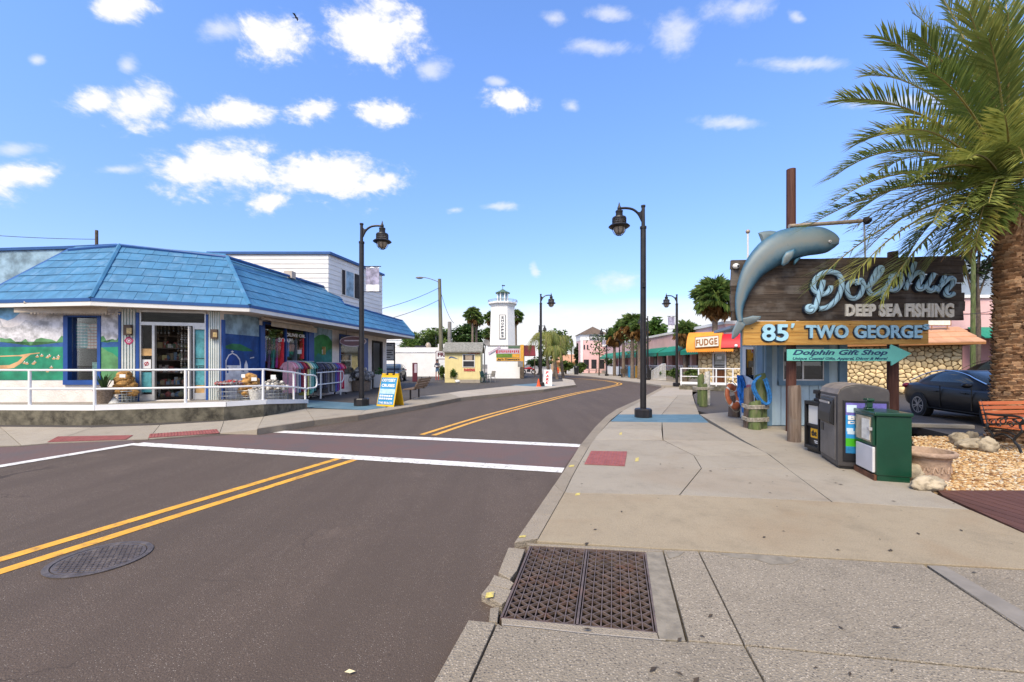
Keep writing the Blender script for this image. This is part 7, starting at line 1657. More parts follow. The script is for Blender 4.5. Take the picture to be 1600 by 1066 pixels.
def fan_palm(label, px, base, cy, rpx, Y, trunk_r=.16, skirt=14, n=34, group='fan palms along the street', lean=0):
    c = P(px, cy, Y); R0 = rpx / F * Y; t = thing('fan_palm', label, 'palm tree', (c.x + lean, Y, base), group); r_ = random.Random(int(px * 7 + cy)); sc = R0 / 1.15
    MB().tube([(c.x + lean * (1 - i / 6), Y, base + (c.z - base) * i / 6) for i in range(7)], [trunk_r * (1.15 - .3 * i / 6) for i in range(7)], 10).build('trunk', 'palm_trunk', t, smooth=True)
    for k in range(n + skirt):
        sk = skirt >= 25; dead = k >= n; a = 2.4 * k + r_.uniform(-.3, .3); el = R(-80 + (78 if sk else 45) * r_.random()) if dead else R((-4 if sk else -38) + (84 if sk else 120) * ((k + .5) / n) ** 1.0 + r_.uniform(-8, 8))
        o = piece((FAND if dead else FAN)[k % (1 if dead else 3)], 'frond', parent=t); m = Matrix.Rotation(a, 4, 'Z') @ Matrix.Rotation(-el, 4, 'Y') @ Matrix.Rotation(r_.uniform(-.5, .5), 4, 'X'); s = sc * r_.uniform(.85, 1.12)
        o.matrix_local = Matrix.Translation(c - Vector(t.location)) @ m @ Matrix.Scale(s, 4)
    return t
def leaf_tree(label, px, base, cy, rx, ry, Y, mname, n=1600, ls=.22, trunk=True, seed=1, cat='tree', name='tree', group=None, sparse=0.):
    """tapered trunk with limbs; a crown of leaf-sized faces gathered in uneven clumps"""
    r_ = random.Random(seed); c = P(px, cy, Y); RX, RZ = rx / F * Y, ry / F * Y; t = thing(name, label, cat, (c.x, Y, base), group); clumps = []
    for k in range(26):
        while True:
            p = Vector((r_.uniform(-1, 1), r_.uniform(-1, 1), r_.uniform(-1, 1)))
            if .35 < p.length < 1: break
        clumps.append((c + Vector((p.x * RX * .8, p.y * RX * .8, p.z * RZ * .8)), r_.uniform(.22, .42)))
    if trunk:
        mb = MB(); top = c + Vector((0, 0, -RZ * .2)); mb.tube([(c.x, Y, base), (c.x + .05 * RX, Y, (base + top.z) / 2), top], [.06 * RX + .05, .05 * RX + .03, .02 * RX + .02], 8)
        for p, s in clumps[:12]: mb.tube([(c.x + .03 * RX, Y, base + (top.z - base) * r_.uniform(.55, .95)), p.lerp(c, .4), p], [.025 * RX + .02, .015 * RX + .012, .01], 5)
        mb.build('trunk', 'bark', t, smooth=True)
    mb = MB(); vs2, fs2 = [], []
    for k in range(n):
        p0, s = clumps[r_.randrange(len(clumps))]; d = Vector((r_.gauss(0, 1), r_.gauss(0, 1), r_.gauss(0, 1))); d = d.normalized() * r_.random() ** .45; p = p0 + Vector((d.x * RX * s * 1.2, d.y * RX * s * 1.2, d.z * RZ * s))
        u = Vector((r_.uniform(-1, 1), r_.uniform(-1, 1), r_.uniform(-.6, .6))).normalized(); w = u.cross(Vector((r_.uniform(-1, 1), r_.uniform(-1, 1), 1))).normalized(); l = ls * r_.uniform(.6, 1.3); i0 = len(vs2)
        vs2 += [p - u * l, p + w * l * .5, p + u * l, p - w * l * .5]; fs2.append((i0, i0 + 1, i0 + 2, i0 + 3))
    mb.add(vs2, fs2); mb.build('crown', mname, t, fix=False); return t
# left background
leaf_tree('broad dark tree behind the white wall left of the utility pole', 668, 0, 528, 42, 22, 66, 'leaf_mid', 3200, .34, seed=3)
leaf_tree('dense round tree behind the yellow hut roof', 733, 0, 527, 28, 24, 68, 'leaf_mid', 2600, .34, seed=4)
leaf_tree('low tree crown at the end of the blue roof', 640, 0, 537, 18, 10, 60, 'leaf_light', 900, .26, seed=5)
fan_palm('tall slender fan palm left of the lighthouse, left of a pair', 738.5, 0, 494, 15, 60, .17, 8, 36, 'tall palms near the lighthouse'); fan_palm('tall slender fan palm left of the lighthouse, right of a pair', 744.5, 0, 500, 14, 61, .17, 8, 34, 'tall palms near the lighthouse')
fan_palm('tall fan palm close behind the lighthouse on its left', 767, 0, 497, 13, 58, .17, 6, 30, 'tall palms near the lighthouse'); fan_palm('shorter fan palm close behind the lighthouse on its left', 764, 0, 523, 12, 55, .17, 6, 30, 'tall palms near the lighthouse'); fan_palm('tall fan palm close behind the lighthouse on its right', 806, 0, 496, 14, 58, .17, 6, 32, 'tall palms near the lighthouse')
def queen(label, px, base, cy, rpx, Y, n, seed):
    c = P(px, cy, Y); L = rpx / F * Y; t = thing('queen_palm', label, 'palm tree', (c.x, Y, base), 'queen palms at the bend'); r_ = random.Random(seed)
    MB().tube([(c.x + .3 * (1 - i / 5) ** 2, Y, base + (c.z - base) * i / 5) for i in range(6)], .17, 9).build('trunk', 'palm_trunk', t, smooth=True)
    for k in range(n):
        a = 2.4 * k; el = R(r_.uniform(25, 80)); d = Vector((math.cos(a), math.sin(a), 0)); e = c + d * L * r_.uniform(.75, 1.05) + Vector((0, 0, -L * r_.uniform(.15, .75))); make_frond(t, c, c + d * L * .55 + Vector((0, 0, L * math.sin(el) * .75)), e, 'frond_green', n=34, ll=L * .26, seed=seed + k, vee=-.1, jag=.25, drop=.9)
queen('tall queen palm with arching drooping fronds behind the kerb lamp', 854, 0, 528, 34, 44, 20, 300); queen('queen palm leaning right behind the parking board', 876, 0, 532, 26, 47, 20, 400); queen('shorter queen palm between the two at the bend', 866, 0, 546, 22, 42, 16, 500)
leaf_tree('round green tree behind the queen palms', 866, 0, 536, 26, 26, 52, 'leaf_light', 1500, .30, seed=8)
leaf_tree('dark narrow cypress left of the pink tower', 904, 0, 556, 7, 26, 78, 'leaf_dark', 1300, .32, seed=9)
for i, (px, cy, rx, Y, lab) in enumerate(((842, 566, 22, 62, 'low bushes behind the kerb lamp'), (884, 572, 12, 66, 'small bush beside the orange barrel'), (907, 574, 9, 70, 'bush at the foot of the pink tower'), (800, 572, 14, 70, 'bush beyond the red awning'))): leaf_tree(lab, px, 0, cy, rx, 9, Y, 'leaf_mid', 700, .28, seed=20 + i, cat='bush', name='bush')
# right background palms
for px, cy, rp_, Y, lab, sk in ((960, 528, 17, 56, 'cabbage palm with a brown skirt, leftmost of the row', 30), (974, 516, 19, 52, 'cabbage palm with a brown skirt, second from left in the row', 30), (988, 509, 22, 46, 'tall cabbage palm just left of the near lamp post', 26), (999, 516, 18, 44, 'cabbage palm hidden behind the near lamp post', 26), (1071, 522, 22, 38, 'cabbage palm with a brown skirt behind the bannered lamp', 30), (1086, 520, 15, 42, 'smaller cabbage palm left of the fudge awning', 16)): fan_palm(lab, px, 0, cy, rp_, Y, .19, sk, 32, 'cabbage palms before the pink building')
fan_palm('large full cabbage palm beside the upper left of the plank sign', 1117, 0, 468, 37, 31, .2, 12, 58, 'cabbage palms before the pink building')
leaf_tree('broad leafed tree above the pink building roof', 1027, 0, 516, 19, 20, 62, 'leaf_light', 1500, .34, seed=12)
def bare(label, px, base, top, Y, seed):
    r_ = random.Random(seed); b = G(px, base, 0); b = Vector((P(px, base, Y).x, Y, 0)); zt_ = P(px, top, Y).z; t = thing('young_tree', label, 'tree', b, 'young street trees'); mb = MB(); mb.tube([b, b + Vector((.05, 0, zt_ * .5)), b + Vector((0, 0, zt_))], [.10, .07, .02], 6)
    for k in range(16):
        z = zt_ * r_.uniform(.45, .95); a = r_.uniform(0, 6.28); L = zt_ * r_.uniform(.12, .3); d = Vector((math.cos(a), math.sin(a) * .5, .5)); mb.tube([b + Vector((0, 0, z)), b + Vector((0, 0, z)) + d * L * .5, b + Vector((0, 0, z)) + d * L], [.03, .018, .008], 4)
    mb.build('trunk', 'bark', t); mb = MB()
    for k in range(260):
        z = zt_ * r_.uniform(.5, 1.02); p = b + Vector((r_.gauss(0, zt_ * .11), r_.gauss(0, zt_ * .1), z)); u = Vector((r_.uniform(-1, 1), 0, r_.uniform(-1, 1))) * .16; w = Vector((u.z, .1, -u.x)) * .5; mb.add([p - u, p + w, p + u, p - w], [(0, 1, 2, 3)])
    mb.build('crown', 'leaf_mid', t, fix=False)
bare('thin sparse street tree in front of the pink tower', 936, 586, 524, 58, 1); bare('sparse greyish street tree just left of the near lamp post', 994, 589, 515, 50, 2)
leaf_tree('dark sparse tree behind the plank sign and palm trunk', 1527, 0, 402, 42, 46, 29, 'leaf_dark', 1000, .17, seed=14, group=None)
for i, (px, cy, rx, ry, Y, mname, lab) in enumerate(((1040, 584, 9, 6, 40, 'leaf_light', 'light green shrub below the blue parasol'), (1054, 583, 9, 8, 38, 'leaf_mid', 'dark shrub left of the bannered lamp'), (1082, 584, 12, 9, 34, 'leaf_mid', 'dark shrub behind the fudge railing'), (1100, 584, 8, 8, 33, 'leaf_dark', 'low shrub in the shade of the fudge shop'), (952, 566, 8, 8, 60, 'leaf_light', 'bright shrub between the tower lamp and porch'))): leaf_tree(lab, px, 0, cy, rx, ry, Y, mname, 520, .13, False, 40 + i, 'shrub', 'shrub')

# ================================================================== background buildings
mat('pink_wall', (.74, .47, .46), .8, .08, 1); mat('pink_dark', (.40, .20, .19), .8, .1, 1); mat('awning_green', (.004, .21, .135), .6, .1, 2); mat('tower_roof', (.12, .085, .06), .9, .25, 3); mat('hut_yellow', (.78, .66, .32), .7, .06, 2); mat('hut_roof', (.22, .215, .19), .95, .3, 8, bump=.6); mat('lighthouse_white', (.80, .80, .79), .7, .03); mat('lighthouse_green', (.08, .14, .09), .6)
mat('window_dark', (.03, .03, .035), .25, .3, 1); mat('red_awning', (.16, .012, .02), .7, .2); mat('pole_wood', (.16, .15, .10), .9, .3, 3, stretch=(3, 3, .4)); mat('pole_grey', (.22, .21, .20), .9, .2, 3); mat('sign_orange', (.65, .34, .04), .6, .2, 4); mat('sign_green', (.12, .22, .02), .6, .3, 5)
def bld(name, label, cat, loc): return thing(name, label, cat, loc)
wl = bld('white_building', 'long low plain white building behind the parking yard', 'building', (-14, 55, 0)); y0 = 51
mb = MB(); x0, x1, x2, x3 = [P(x, 0, y0).x for x in (585, 684, 704, 722)]; mb.prism([(x0, y0, 0), (x3, y0, 0), (x3, y0 + 9, 0), (x0, y0 + 9, 0)], (0, 0, P(0, 543, y0).z)); mb.build('wall', 'white_wall', wl)
mb = MB(); mb.prism([(x1, y0 + .05, 3), (x2 + .5, y0 + .05, 3), (x2 + .5, y0 + 6, 3), (x1, y0 + 6, 3)], (0, 0, P(0, 537.5, y0).z - 3)); mb.build('raised_parapet', 'white_wall', wl); MB().box(((x0 + x3) / 2, y0 - .03, P(0, 550.5, y0).z), (x3 - x0, .06, .08)).build('ledge', 'mu_mount', wl); MB().ball(P(669, 540.5, y0 + 1), (.35, .35, .42), 10, 7).build('roof_vent', 'globe', wl, smooth=True); MB().box(P(659, 542, y0 + 1), (1.6, .5, .25)).build('roof_unit', 'ink_dark', wl)
sbd = bld('siding_building', 'pale bluish building just past the end of the blue roof', 'building', P(615, 540, 62)); a, b = P(575, 527, 62), P(641, 570, 62); MB().prism([(a.x, 62, 0), (b.x, 62, 0), (b.x, 70, 0), (a.x, 70, 0)], (0, 0, a.z)).build('wall', 'mu_pale', sbd)
mb = MB()
for k in range(9): mb.box(((a.x + b.x) / 2, 61.97, .5 * k + 1.2), (b.x - a.x, .05, .42))
struct(mb.build('siding_board', 'sign_white', sbd), 'stuff')
# parking hut
h0, h1 = G(695, 598, ZL), G(751, 598, ZL); vh = vplane(h0, h1); hd = (h1 - h0).normalized(); hn = -vh.n; he = 2.48
hut = bld('parking_hut', 'small yellow parking attendant hut with grey shingled roof', 'hut', (h0 + h1) / 2); dp = 2.3
mb = MB(); mb.prism([h0, h1, h1 + hn * dp, h0 + hn * dp], (0, 0, he)); mb.prism([h1 + Vector((0, 0, he)), h1 + hn * dp + Vector((0, 0, he)), h1 + hn * dp / 2 + Vector((0, 0, he + .68))], -hd * (h1 - h0).length); mb.build('wall', 'hut_yellow', hut)
nb2 = 13; Lh = (h1 - h0).length
for k in range(nb2):
    a = h0 + hd * (Lh * k / nb2 + .01); b = h0 + hd * (Lh * (k + 1) / nb2 - .01); MB().prism([a + Vector((0, 0, .32)), b + Vector((0, 0, .32)), b + Vector((0, 0, he - .06)), a + Vector((0, 0, he - .06))], vh.n * .02).build('siding_board', 'hut_yellow', hut)
mb = MB(); rz_ = Vector((0, 0, he + .66)); e0, e1 = h0 - hd * .15 + vh.n * .25 + Vector((0, 0, he - .12)), h1 + hd * .15 + vh.n * .25 + Vector((0, 0, he - .12)); g0, g1 = h0 - hd * .15 + hn * dp / 2 + rz_, h1 + hd * .15 + hn * dp / 2 + rz_
mb.prism([e0, e1, g1, g0], (0, 0, .09)); f0, f1 = h0 - hd * .15 + hn * (dp + .25) + Vector((0, 0, he - .12)), h1 + hd * .15 + hn * (dp + .25) + Vector((0, 0, he - .12)); mb.prism([g0, g1, f1, f0], (0, 0, .09)); mb.build('roof', 'hut_roof', hut)
wq(MB(), vh, 0, 1, 0, 1, 0, 1); mb = MB(); wq(mb, vh, 714, 751, .0, .34, .0, .05); mb.build('base_strip', 'far_concrete', hut)
hw = MB().rect(vh, 722.5, 574, 742, 553.5, .02, .06).build('window', 'alu_white', hut); mb = MB(); mb.rect(vh, 723.8, 573, 740.8, 564.5, .06, .065); mb.rect(vh, 723.8, 563, 740.8, 554.5, .06, .065); mb.build('pane', 'window_dark', hw); MB().rect(vh, 727, 563, 738, 555, .065, .068).build('blind', 'globe', hw)
mb = MB(); put_text(mb, vh, 'PARKING', (732, 549.3, 749.5, 553), .03, .05, 0, .05); mb.build('lettering', 'red_print', hut); mb = MB(); put_text(mb, vh, 'PARKING', (725, 576, 742, 580.4), .03, .05, 0, .05); mb.build('lettering', 'red_print', hut)
mb = MB(); mb.panel(vh, [(701, 561), (702, 558), (705, 557), (710, 558.5), (717, 561.5), (710, 560.2), (705, 559), (703, 560)], .021, .03); mb.build('wave_mark', 'mu_sea', hut)
dsh = thing('satellite_dish', 'grey satellite dish on a mast beside the yellow hut roof', 'dish', P(757, 560, 34)); MB().lathe([(0, 0), (.15, .02), (.27, .08), (.26, .10), (.14, .05), (0, .03)], P(760, 536, 34), 16, cap=False, ax=(.4, -.8, .3)).build('bowl', 'pole_grey', dsh, smooth=True); MB().tube([P(757, 597, 34), P(757, 550, 34), P(759, 538, 34.1)], .05, 6).build('mast', 'pole_grey', dsh)
def chair(label, px, py, mname, rz):
    c = G(px, py, ZL); t = thing('plastic_chair', label, 'chair', c, 'plastic chairs beside the yellow hut'); ps2 = [('seat', MB().box((0, 0, .43), (.5, .48, .03))), ('backrest', MB().box((0, .25, .68), (.48, .03, .46), rot=Matrix.Rotation(R(-12), 3, 'X')))]
    for sx_ in (-.24, .24):
        for sy_ in (-.22, .22): ps2.append(('leg', MB().tube([(sx_ * 1.1, sy_ * 1.1, 0), (sx_, sy_, .43)], .02, 6)))
        ps2.append(('arm', MB().tube([(sx_, -.22, .43), (sx_ * 1.05, -.2, .64), (sx_, .22, .66)], .022, 6)))
    for nm, q in ps2: o = q.build(nm, mname, org=(0, 0, 0)); o.parent = t; o.location = (0, 0, 0)
    t.rotation_euler = (0, 0, rz); return t
mat('chair_green', (.012, .05, .04), .4); chair('dark green plastic chair against the side of the yellow hut', 757, 598, 'chair_green', R(60)); chair('pale grey plastic chair beside the dark green one', 767, 597.5, 'pole_grey', R(-50))
leaf_tree('leafy shrub with white stones at the hut front', 709, ZL, 584, 6.5, 8, 33.6, 'leaf_light', 420, .10, False, 60, 'shrub', 'shrub'); leaf_tree('dark bushy plant at the left corner of the hut', 691, ZL, 581, 5, 11, 35.6, 'leaf_mid', 420, .11, False, 61, 'shrub', 'shrub')
for k, (x, y) in enumerate(((699, 597.5), (704, 596.5), (711, 597.6), (715, 598))): o = MB().ball(G(x, y, ZL) + Vector((0, 0, .1)), (.2, .15, .14), 8, 6, jit=.15, rg=rng).build('stone', 'lighthouse_white', org=G(x, y, ZL), smooth=True); tag(o, ('white stone at the left corner foot of the yellow hut', 'white stone between hut corner and leafy shrub', 'white stone under the leafy shrub at the hut', 'white stone right of the leafy shrub at the hut')[k], 'stone', 'white stones by the hut')
fs_ = thing('free_sign', 'white board with dark red letters partly hidden behind the hut', 'sign', P(690, 575, 39)); vf2 = Plane((0, 39, 0), (0, -1, 0)); MB().rect(vf2, 681, 575, 706, 548.5, 0, .05).build('board', 'maroon', fs_); MB().rect(vf2, 681.8, 574.3, 705, 549.3, .05, .06).build('face', 'sign_white', fs_); mb = MB(); put_text(mb, vf2, 'FREE', (684, 551, 704, 557.5), .06, .07, 0, .05); mb.rect(vf2, 684, 560.6, 704, 561.6, .06, .07); mb.build('lettering', 'maroon', fs_); MB().tube([P(693, 575, 39), P(693, 596, 39)], .05, 6).build('post', 'pole_wood', fs_)
# lighthouse and the white shop in front of it
YLH = 47; lc2 = P(785.5, 560, YLH); lh = bld('lighthouse', 'white eight sided lighthouse tower with a railed gallery and green cap', 'lighthouse', (lc2.x, YLH, 0)); zz_ = lambda y: P(0, y, YLH).z; ph8 = math.pi / 8
MB().lathe([(1.62, 0), (1.36, zz_(480))], (lc2.x, YLH, 0), 8, ph=ph8).build('tower', 'lighthouse_white', lh)
MB().lathe([(1.38, zz_(480.5)), (1.5, zz_(477)), (1.66, zz_(476)), (1.66, zz_(473.5)), (0, zz_(473.5))], (lc2.x, YLH, 0), 8, ph=ph8, cap=False).build('gallery', 'lighthouse_white', lh)
mb = MB()
for z in (zz_(470), zz_(471.7)): mb.tube([(lc2.x + 1.6 * math.cos(a), YLH + 1.6 * math.sin(a), z) for a in np.linspace(0, 6.283, 17)[:-1]], .022, 4, closed=True)
for k in range(16): a = 2 * math.pi * k / 16; mb.tube([(lc2.x + 1.6 * math.cos(a), YLH + 1.6 * math.sin(a), zz_(473.5)), (lc2.x + 1.6 * math.cos(a), YLH + 1.6 * math.sin(a), zz_(470))], .02, 4)
mb.build('gallery_rail', 'pole_grey', lh)
MB().lathe([(.50, zz_(473.5)), (.50, zz_(459))], (lc2.x, YLH, 0), 8, ph=ph8).build('lantern_glass', 'mu_pale', lh)
for k in range(8): a = ph8 + math.pi / 4 * k; MB().tube([(lc2.x + .6 * math.cos(a), YLH + .6 * math.sin(a), zz_(473.5)), (lc2.x + .6 * math.cos(a), YLH + .6 * math.sin(a), zz_(458.5))], .07, 6).build('lantern_post', 'lighthouse_white', lh)
MB().lathe([(.85, zz_(458.7)), (.86, zz_(458)), (.35, zz_(454.5)), (.08, zz_(452)), (0, zz_(451))], (lc2.x, YLH, 0), 8, ph=ph8).build('cap', 'lighthouse_green', lh); mb = MB(); mb.tube([(lc2.x, YLH, zz_(452)), (lc2.x, YLH, zz_(445))], .025, 5); mb.box((lc2.x + .08, YLH, zz_(446.5)), (.35, .02, .12)); mb.build('weather_vane', 'ink_dark', lh)
vlh = Plane((0, YLH - 1.53, 0), (0, -1, .031)); sb2 = MB().rect(vlh, 779.8, 529.8, 790.2, 491.8, 0, .05).build('sign_board', 'pole_grey', lh); MB().rect(vlh, 780.8, 528.8, 789.2, 492.8, .05, .06).build('sign_face', 'lighthouse_white', sb2); mb = MB()
for k, s in enumerate('SHOPPES'): put_text(mb, vlh, s, (783.2, 494.6 + k * 4.85, 787.2, 498.2 + k * 4.85), .06, .08, 0, .03)
mb.build('lettering', 'ink_dark', sb2)
YW = 44; ws = bld('white_shop', 'low white shop wall with coloured signs below the lighthouse', 'shop', P(788, 591, YW)); vw = Plane((0, YW, 0), (0, -1, 0)); a, b = P(761.5, 541, YW), P(814, 541, YW); MB().prism([(a.x, YW, 0), (b.x, YW, 0), (b.x, YW + 7, 0), (a.x, YW + 7, 0)], (0, 0, a.z)).build('wall', 'lighthouse_white', ws); MB().prism([(a.x, YW - .05, a.z), (b.x, YW - .05, a.z), (b.x, YW + 7, a.z), (a.x, YW + 7, a.z)], (0, 0, .09)).build('roof_edge', 'pole_grey', ws)
for q, mm_ in (((794, 544.8, 812, 540.8), 'lighthouse_green'), ((774.5, 552.8, 812, 544.9), 'lilac'), ((775.5, 558.6, 800, 553.2), 'sign_green'), ((800.2, 558.6, 812, 553.2), 'sign_orange')): MB().rect(vw, *q, .02, .06).build('wall_sign', mm_, ws)
mb = MB()
for k in range(11): mb.rect(vw, 779 + 3 * k, 551.5 - (k % 2) * .6, 780.8 + 3 * k, 547.5, .06, .065)
mb.rect(vw, 775, 552.3, 777.8, 545.4, .06, .066); struct(mb.build('print_mark', 'red_print', ws), 'stuff'); ys_ = MB().rect(vw, 775.8, 563.9, 812.4, 559.2, .02, .06).build('wall_sign', 'sign_orange', ws); mb = MB(); put_text(mb, vw, "Jay's Treasure's", (776.8, 560, 811.6, 563.6), .06, .07, 0, .05, .15); mb.build('lettering', 'ink_dark', ys_)
MB().rect(vw, 813, 575, 818.2, 539, .1, .5).build('corner_post', 'sign_orange', ws); MB().rect(vw, 812.2, 591, 818.4, 574, .1, .6).build('stone_pier', 'bark', ws); MB().rect(vw, 809, 573.5, 817, 564.5, .55, .6).build('small_notice', 'pole_grey', ws)
mb = MB(); mb.panel(vw, [(762.5, 551), (781, 540.5), (782, 543.5), (764, 554)], .05, .09); mb.build('tilted_sign', 'lilac', ws)
ra_w = thing('red_awning', 'dark red awning beyond the white shop wall', 'awning', P(827, 549, 50)); a, b = P(817, 541, 50), P(836, 541, 50); MB().prism([(a.x, 50, a.z), (b.x, 50, a.z), (b.x, 48.8, a.z - 1.2), (a.x, 48.8, a.z - 1.2)], (0, 0, .1)).build('cloth', 'red_awning', ra_w); mb = MB(); [mb.tube([(q, 48.9, 0), (q, 48.9, a.z - 1.1)], .05, 6) for q in (a.x + .1, b.x - .1)]; mb.build('post', 'bark', ra_w)
# red motorcycle
mt = G(826, 585, ZL); mo = thing('motorcycle', 'red motorcycle parked beyond the stone pier of the white shop', 'motorcycle', mt)
for dx in (-.7, .7): MB().lathe([(.3, -.05), (.34, 0), (.3, .05), (.2, .05), (.2, -.05)], mt + Vector((dx, 0, .34)), 14, cap=False, ax=(0, 1, 0)).build('wheel', 'ink_dark', mo)
mb = MB(); mb.ball(mt + Vector((.1, 0, .85)), (.42, .2, .18), 10, 6); mb.ball(mt + Vector((-.5, 0, .82)), (.35, .18, .1), 8, 5); mb.ball(mt + Vector((.65, 0, .72)), (.25, .12, .07), 8, 5); mb.build('body', 'red_print', mo, smooth=True); mb = MB(); mb.tube([mt + Vector((.75, 0, .34)), mt + Vector((.45, 0, 1.1)), mt + Vector((.3, 0, 1.18))], .035, 6); mb.tube([mt + Vector((.35, -.35, 1.15)), mt + Vector((.35, .35, 1.15))], .02, 6); mb.box(mt + Vector((0, 0, .5)), (.5, .25, .35)); mb.build('frame', 'ink_dark', mo)
# end of the street
wb_ = thing('block_wall', 'low white block wall beside a dark litter bin at the bend', 'wall', G(896, 584, 0)); a, b = G(887, 584, 0), G(906, 583.5, 0); MB().prism([a, b, b + Vector((0, 1, 0)), a + Vector((0, 1, 0))], (0, 0, 1.15)).build('wall', 'lighthouse_white', wb_)
def litter(label, px, py, s=1.): c = G(px, py, 0); t = thing('litter_bin', label, 'litter bin', c, 'dark litter bins on the far pavement'); MB().lathe([(.28 * s, 0), (.33 * s, .95 * s), (.30 * s, 1.0 * s)], c, 12).build('body', 'bin_black', t); MB().lathe([(.33 * s, 1.0 * s), (.28 * s, 1.15 * s), (0, 1.18 * s)], c, 12, cap=False).build('lid', 'bin_black', t)
litter('dark litter bin in front of the white block wall', 900.5, 585.5, 1.1); litter('dark litter bin beside the lamp at the green awnings', 1016.5, 592.5, 1.)
c = G(870, 583.8, 0); tag(MB().lathe([(.35, 0), (.38, .3), (.34, .35), (.38, .6), (.34, .65), (.3, 1.0)], c, 12).build('orange_barrel', 'cone_orange', org=c), 'orange barrel standing on the far side of the bend', 'barrel')
orb = bld('far_house', 'low far house with an orange tinged roof beyond the bend', 'house', P(885, 560, 88)); a, b = P(866, 566, 88), P(906, 566, 88); MB().prism([(a.x, 88, 0), (b.x, 88, 0), (b.x, 95, 0), (a.x, 95, 0)], (0, 0, 2.0)).build('wall', 'poster_sand', orb); MB().prism([(a.x - 1, 87, 1.9), (b.x + 1, 87, 1.9), (b.x, 91, 3.4), (a.x, 91, 3.4)], (0, 0, .2)).build('roof', 'tile_roof', orb); MB().box(((a.x + b.x) / 2, 87.95, 1.0), (1.6, .1, 1.2)).build('window', 'window_dark', orb)
# pink tower and long pink building
XB = 16.0; pk = bld('pink_building', 'long pink arcade building with green awnings and a pink corner tower', 'building', (18, 55, 0)); YT = 75; a, b = P(907, 560, YT), P(948, 560, YT); zt1, zt2 = P(0, 532, YT).z, P(0, 522.5, YT).z
MB().prism([(a.x, YT, 0), (b.x, YT, 0), (b.x, YT + 5, 0), (a.x, YT + 5, 0)], (0, 0, zt1)).build('tower_wall', 'pink_wall', pk); MB().prism([(a.x - .05, YT - .05, zt1), (b.x + .05, YT - .05, zt1), (b.x + .05, YT + 5, zt1), (a.x - .05, YT + 5, zt1)], (0, 0, zt2 - zt1)).build('tower_band', 'lighthouse_white', pk); MB().box((a.x + .2, YT - .05, zt1 / 2), (.4, .1, zt1)).build('quoin', 'lighthouse_white', pk)
cx2 = (a.x + b.x) / 2; mb = MB(); mb.add([(a.x - .3, YT - .4, zt2), (b.x + .3, YT - .4, zt2), (b.x + .3, YT + 5.4, zt2), (a.x - .3, YT + 5.4, zt2), (cx2 + .3, YT + 2.5, P(0, 508.5, YT).z)], [(0, 1, 4), (1, 2, 4), (2, 3, 4), (3, 0, 4), (3, 2, 1, 0)]); mb.build('tower_roof', 'tower_roof', pk)
vt2 = Plane((0, YT, 0), (0, -1, 0)); MB().rect(vt2, 921, 530.5, 943, 524.3, .06, .2).build('tower_sign', 'ink_dark', pk); mb = MB()
for k in range(7): mb.rect(vt2, 922.5 + 2.8 * k, 529.2 - .3 * (k % 3), 924.3 + 2.8 * k, 526, .2, .23)
struct(mb.build('sign_mark', 'sign_white', pk), 'stuff')
for px in (912, 917): MB().rect(vt2, px, 546, px + 2, 539, .02, .1).build('window', 'window_dark', pk)
for k in range(3): MB().rect(vt2, 912 + 12 * k, 576, 920 + 12 * k, 562, .02, .08).build('window', 'window_dark', pk)
vx = Plane((XB, 0, 0), (-1, 0, 0)); Ya, Yb = 32., 74.9; zr = 4.55
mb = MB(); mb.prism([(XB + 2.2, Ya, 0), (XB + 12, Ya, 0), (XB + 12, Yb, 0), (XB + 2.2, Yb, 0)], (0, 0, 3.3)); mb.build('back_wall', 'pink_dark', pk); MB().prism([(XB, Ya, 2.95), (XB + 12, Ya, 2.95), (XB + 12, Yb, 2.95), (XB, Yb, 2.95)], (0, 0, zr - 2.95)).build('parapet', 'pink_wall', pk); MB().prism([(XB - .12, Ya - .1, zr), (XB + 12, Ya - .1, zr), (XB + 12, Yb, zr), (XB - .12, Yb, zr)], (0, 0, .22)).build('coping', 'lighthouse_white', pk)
y = Ya + .6; k = 0
while y < Yb - 1:
    MB().box((XB + .3, y, 1.5), (.42, .42, 3.0)).build('column', 'pink_wall', pk)
    if k % 3 != 2: wdw = MB().box((XB + 2.15, y + 1.6, 1.5), (.1, 2.0, 2.2)).build('window', 'window_dark', pk)
    if k % 2 == 0 and y < Yb - 5: MB().prism([(XB, y - .1, 3.25), (XB, y + 5.2, 3.25), (XB - 1.1, y + 5.2, 2.65), (XB - 1.1, y - .1, 2.65)], (0, 0, .06)).prism([(XB - 1.1, y - .1, 2.65), (XB - 1.1, y + 5.2, 2.65), (XB - 1.1, y + 5.2, 2.35), (XB - 1.1, y - .1, 2.35)], (.03, 0, 0)).build('awning', 'awning_green', pk)
    y += 2.9; k += 1
MB().prism([(XB - .3, Ya, 0), (XB + 2.2, Ya, 0), (XB + 2.2, Yb, 0), (XB - .3, Yb, 0)], (0, 0, .45)).build('porch_floor', 'far_concrete', pk); mb = MB()
for yy2 in np.arange(36, 60, .35): mb.box((XB - .25, yy2, .9), (.04, .05, .9))
struct(mb.build('baluster', 'rail_white', pk), 'stuff'); MB().box((XB - .25, 48, 1.38), (.07, 24, .07)).build('porch_rail', 'rail_white', pk)
for yy2, ln in ((66, 6), (61, 3)): MB().box((XB - .6, yy2, .6), (.3, ln, 1.2)).build('porch_wall', 'lighthouse_white', pk)
rmp = thing('ramp_railing', 'white sloping ramp railing beside the blue parasol', 'railing', G(1028, 590, 0)); mb = MB()
for k in range(18): p = P(1018 + 22 * k / 17, 590, 42 - 3 * k / 17); h_ = .55 + .7 * min(1, k / 12); mb.tube([(p.x, p.y, .05), (p.x, p.y, h_ + .3)], .02, 4)
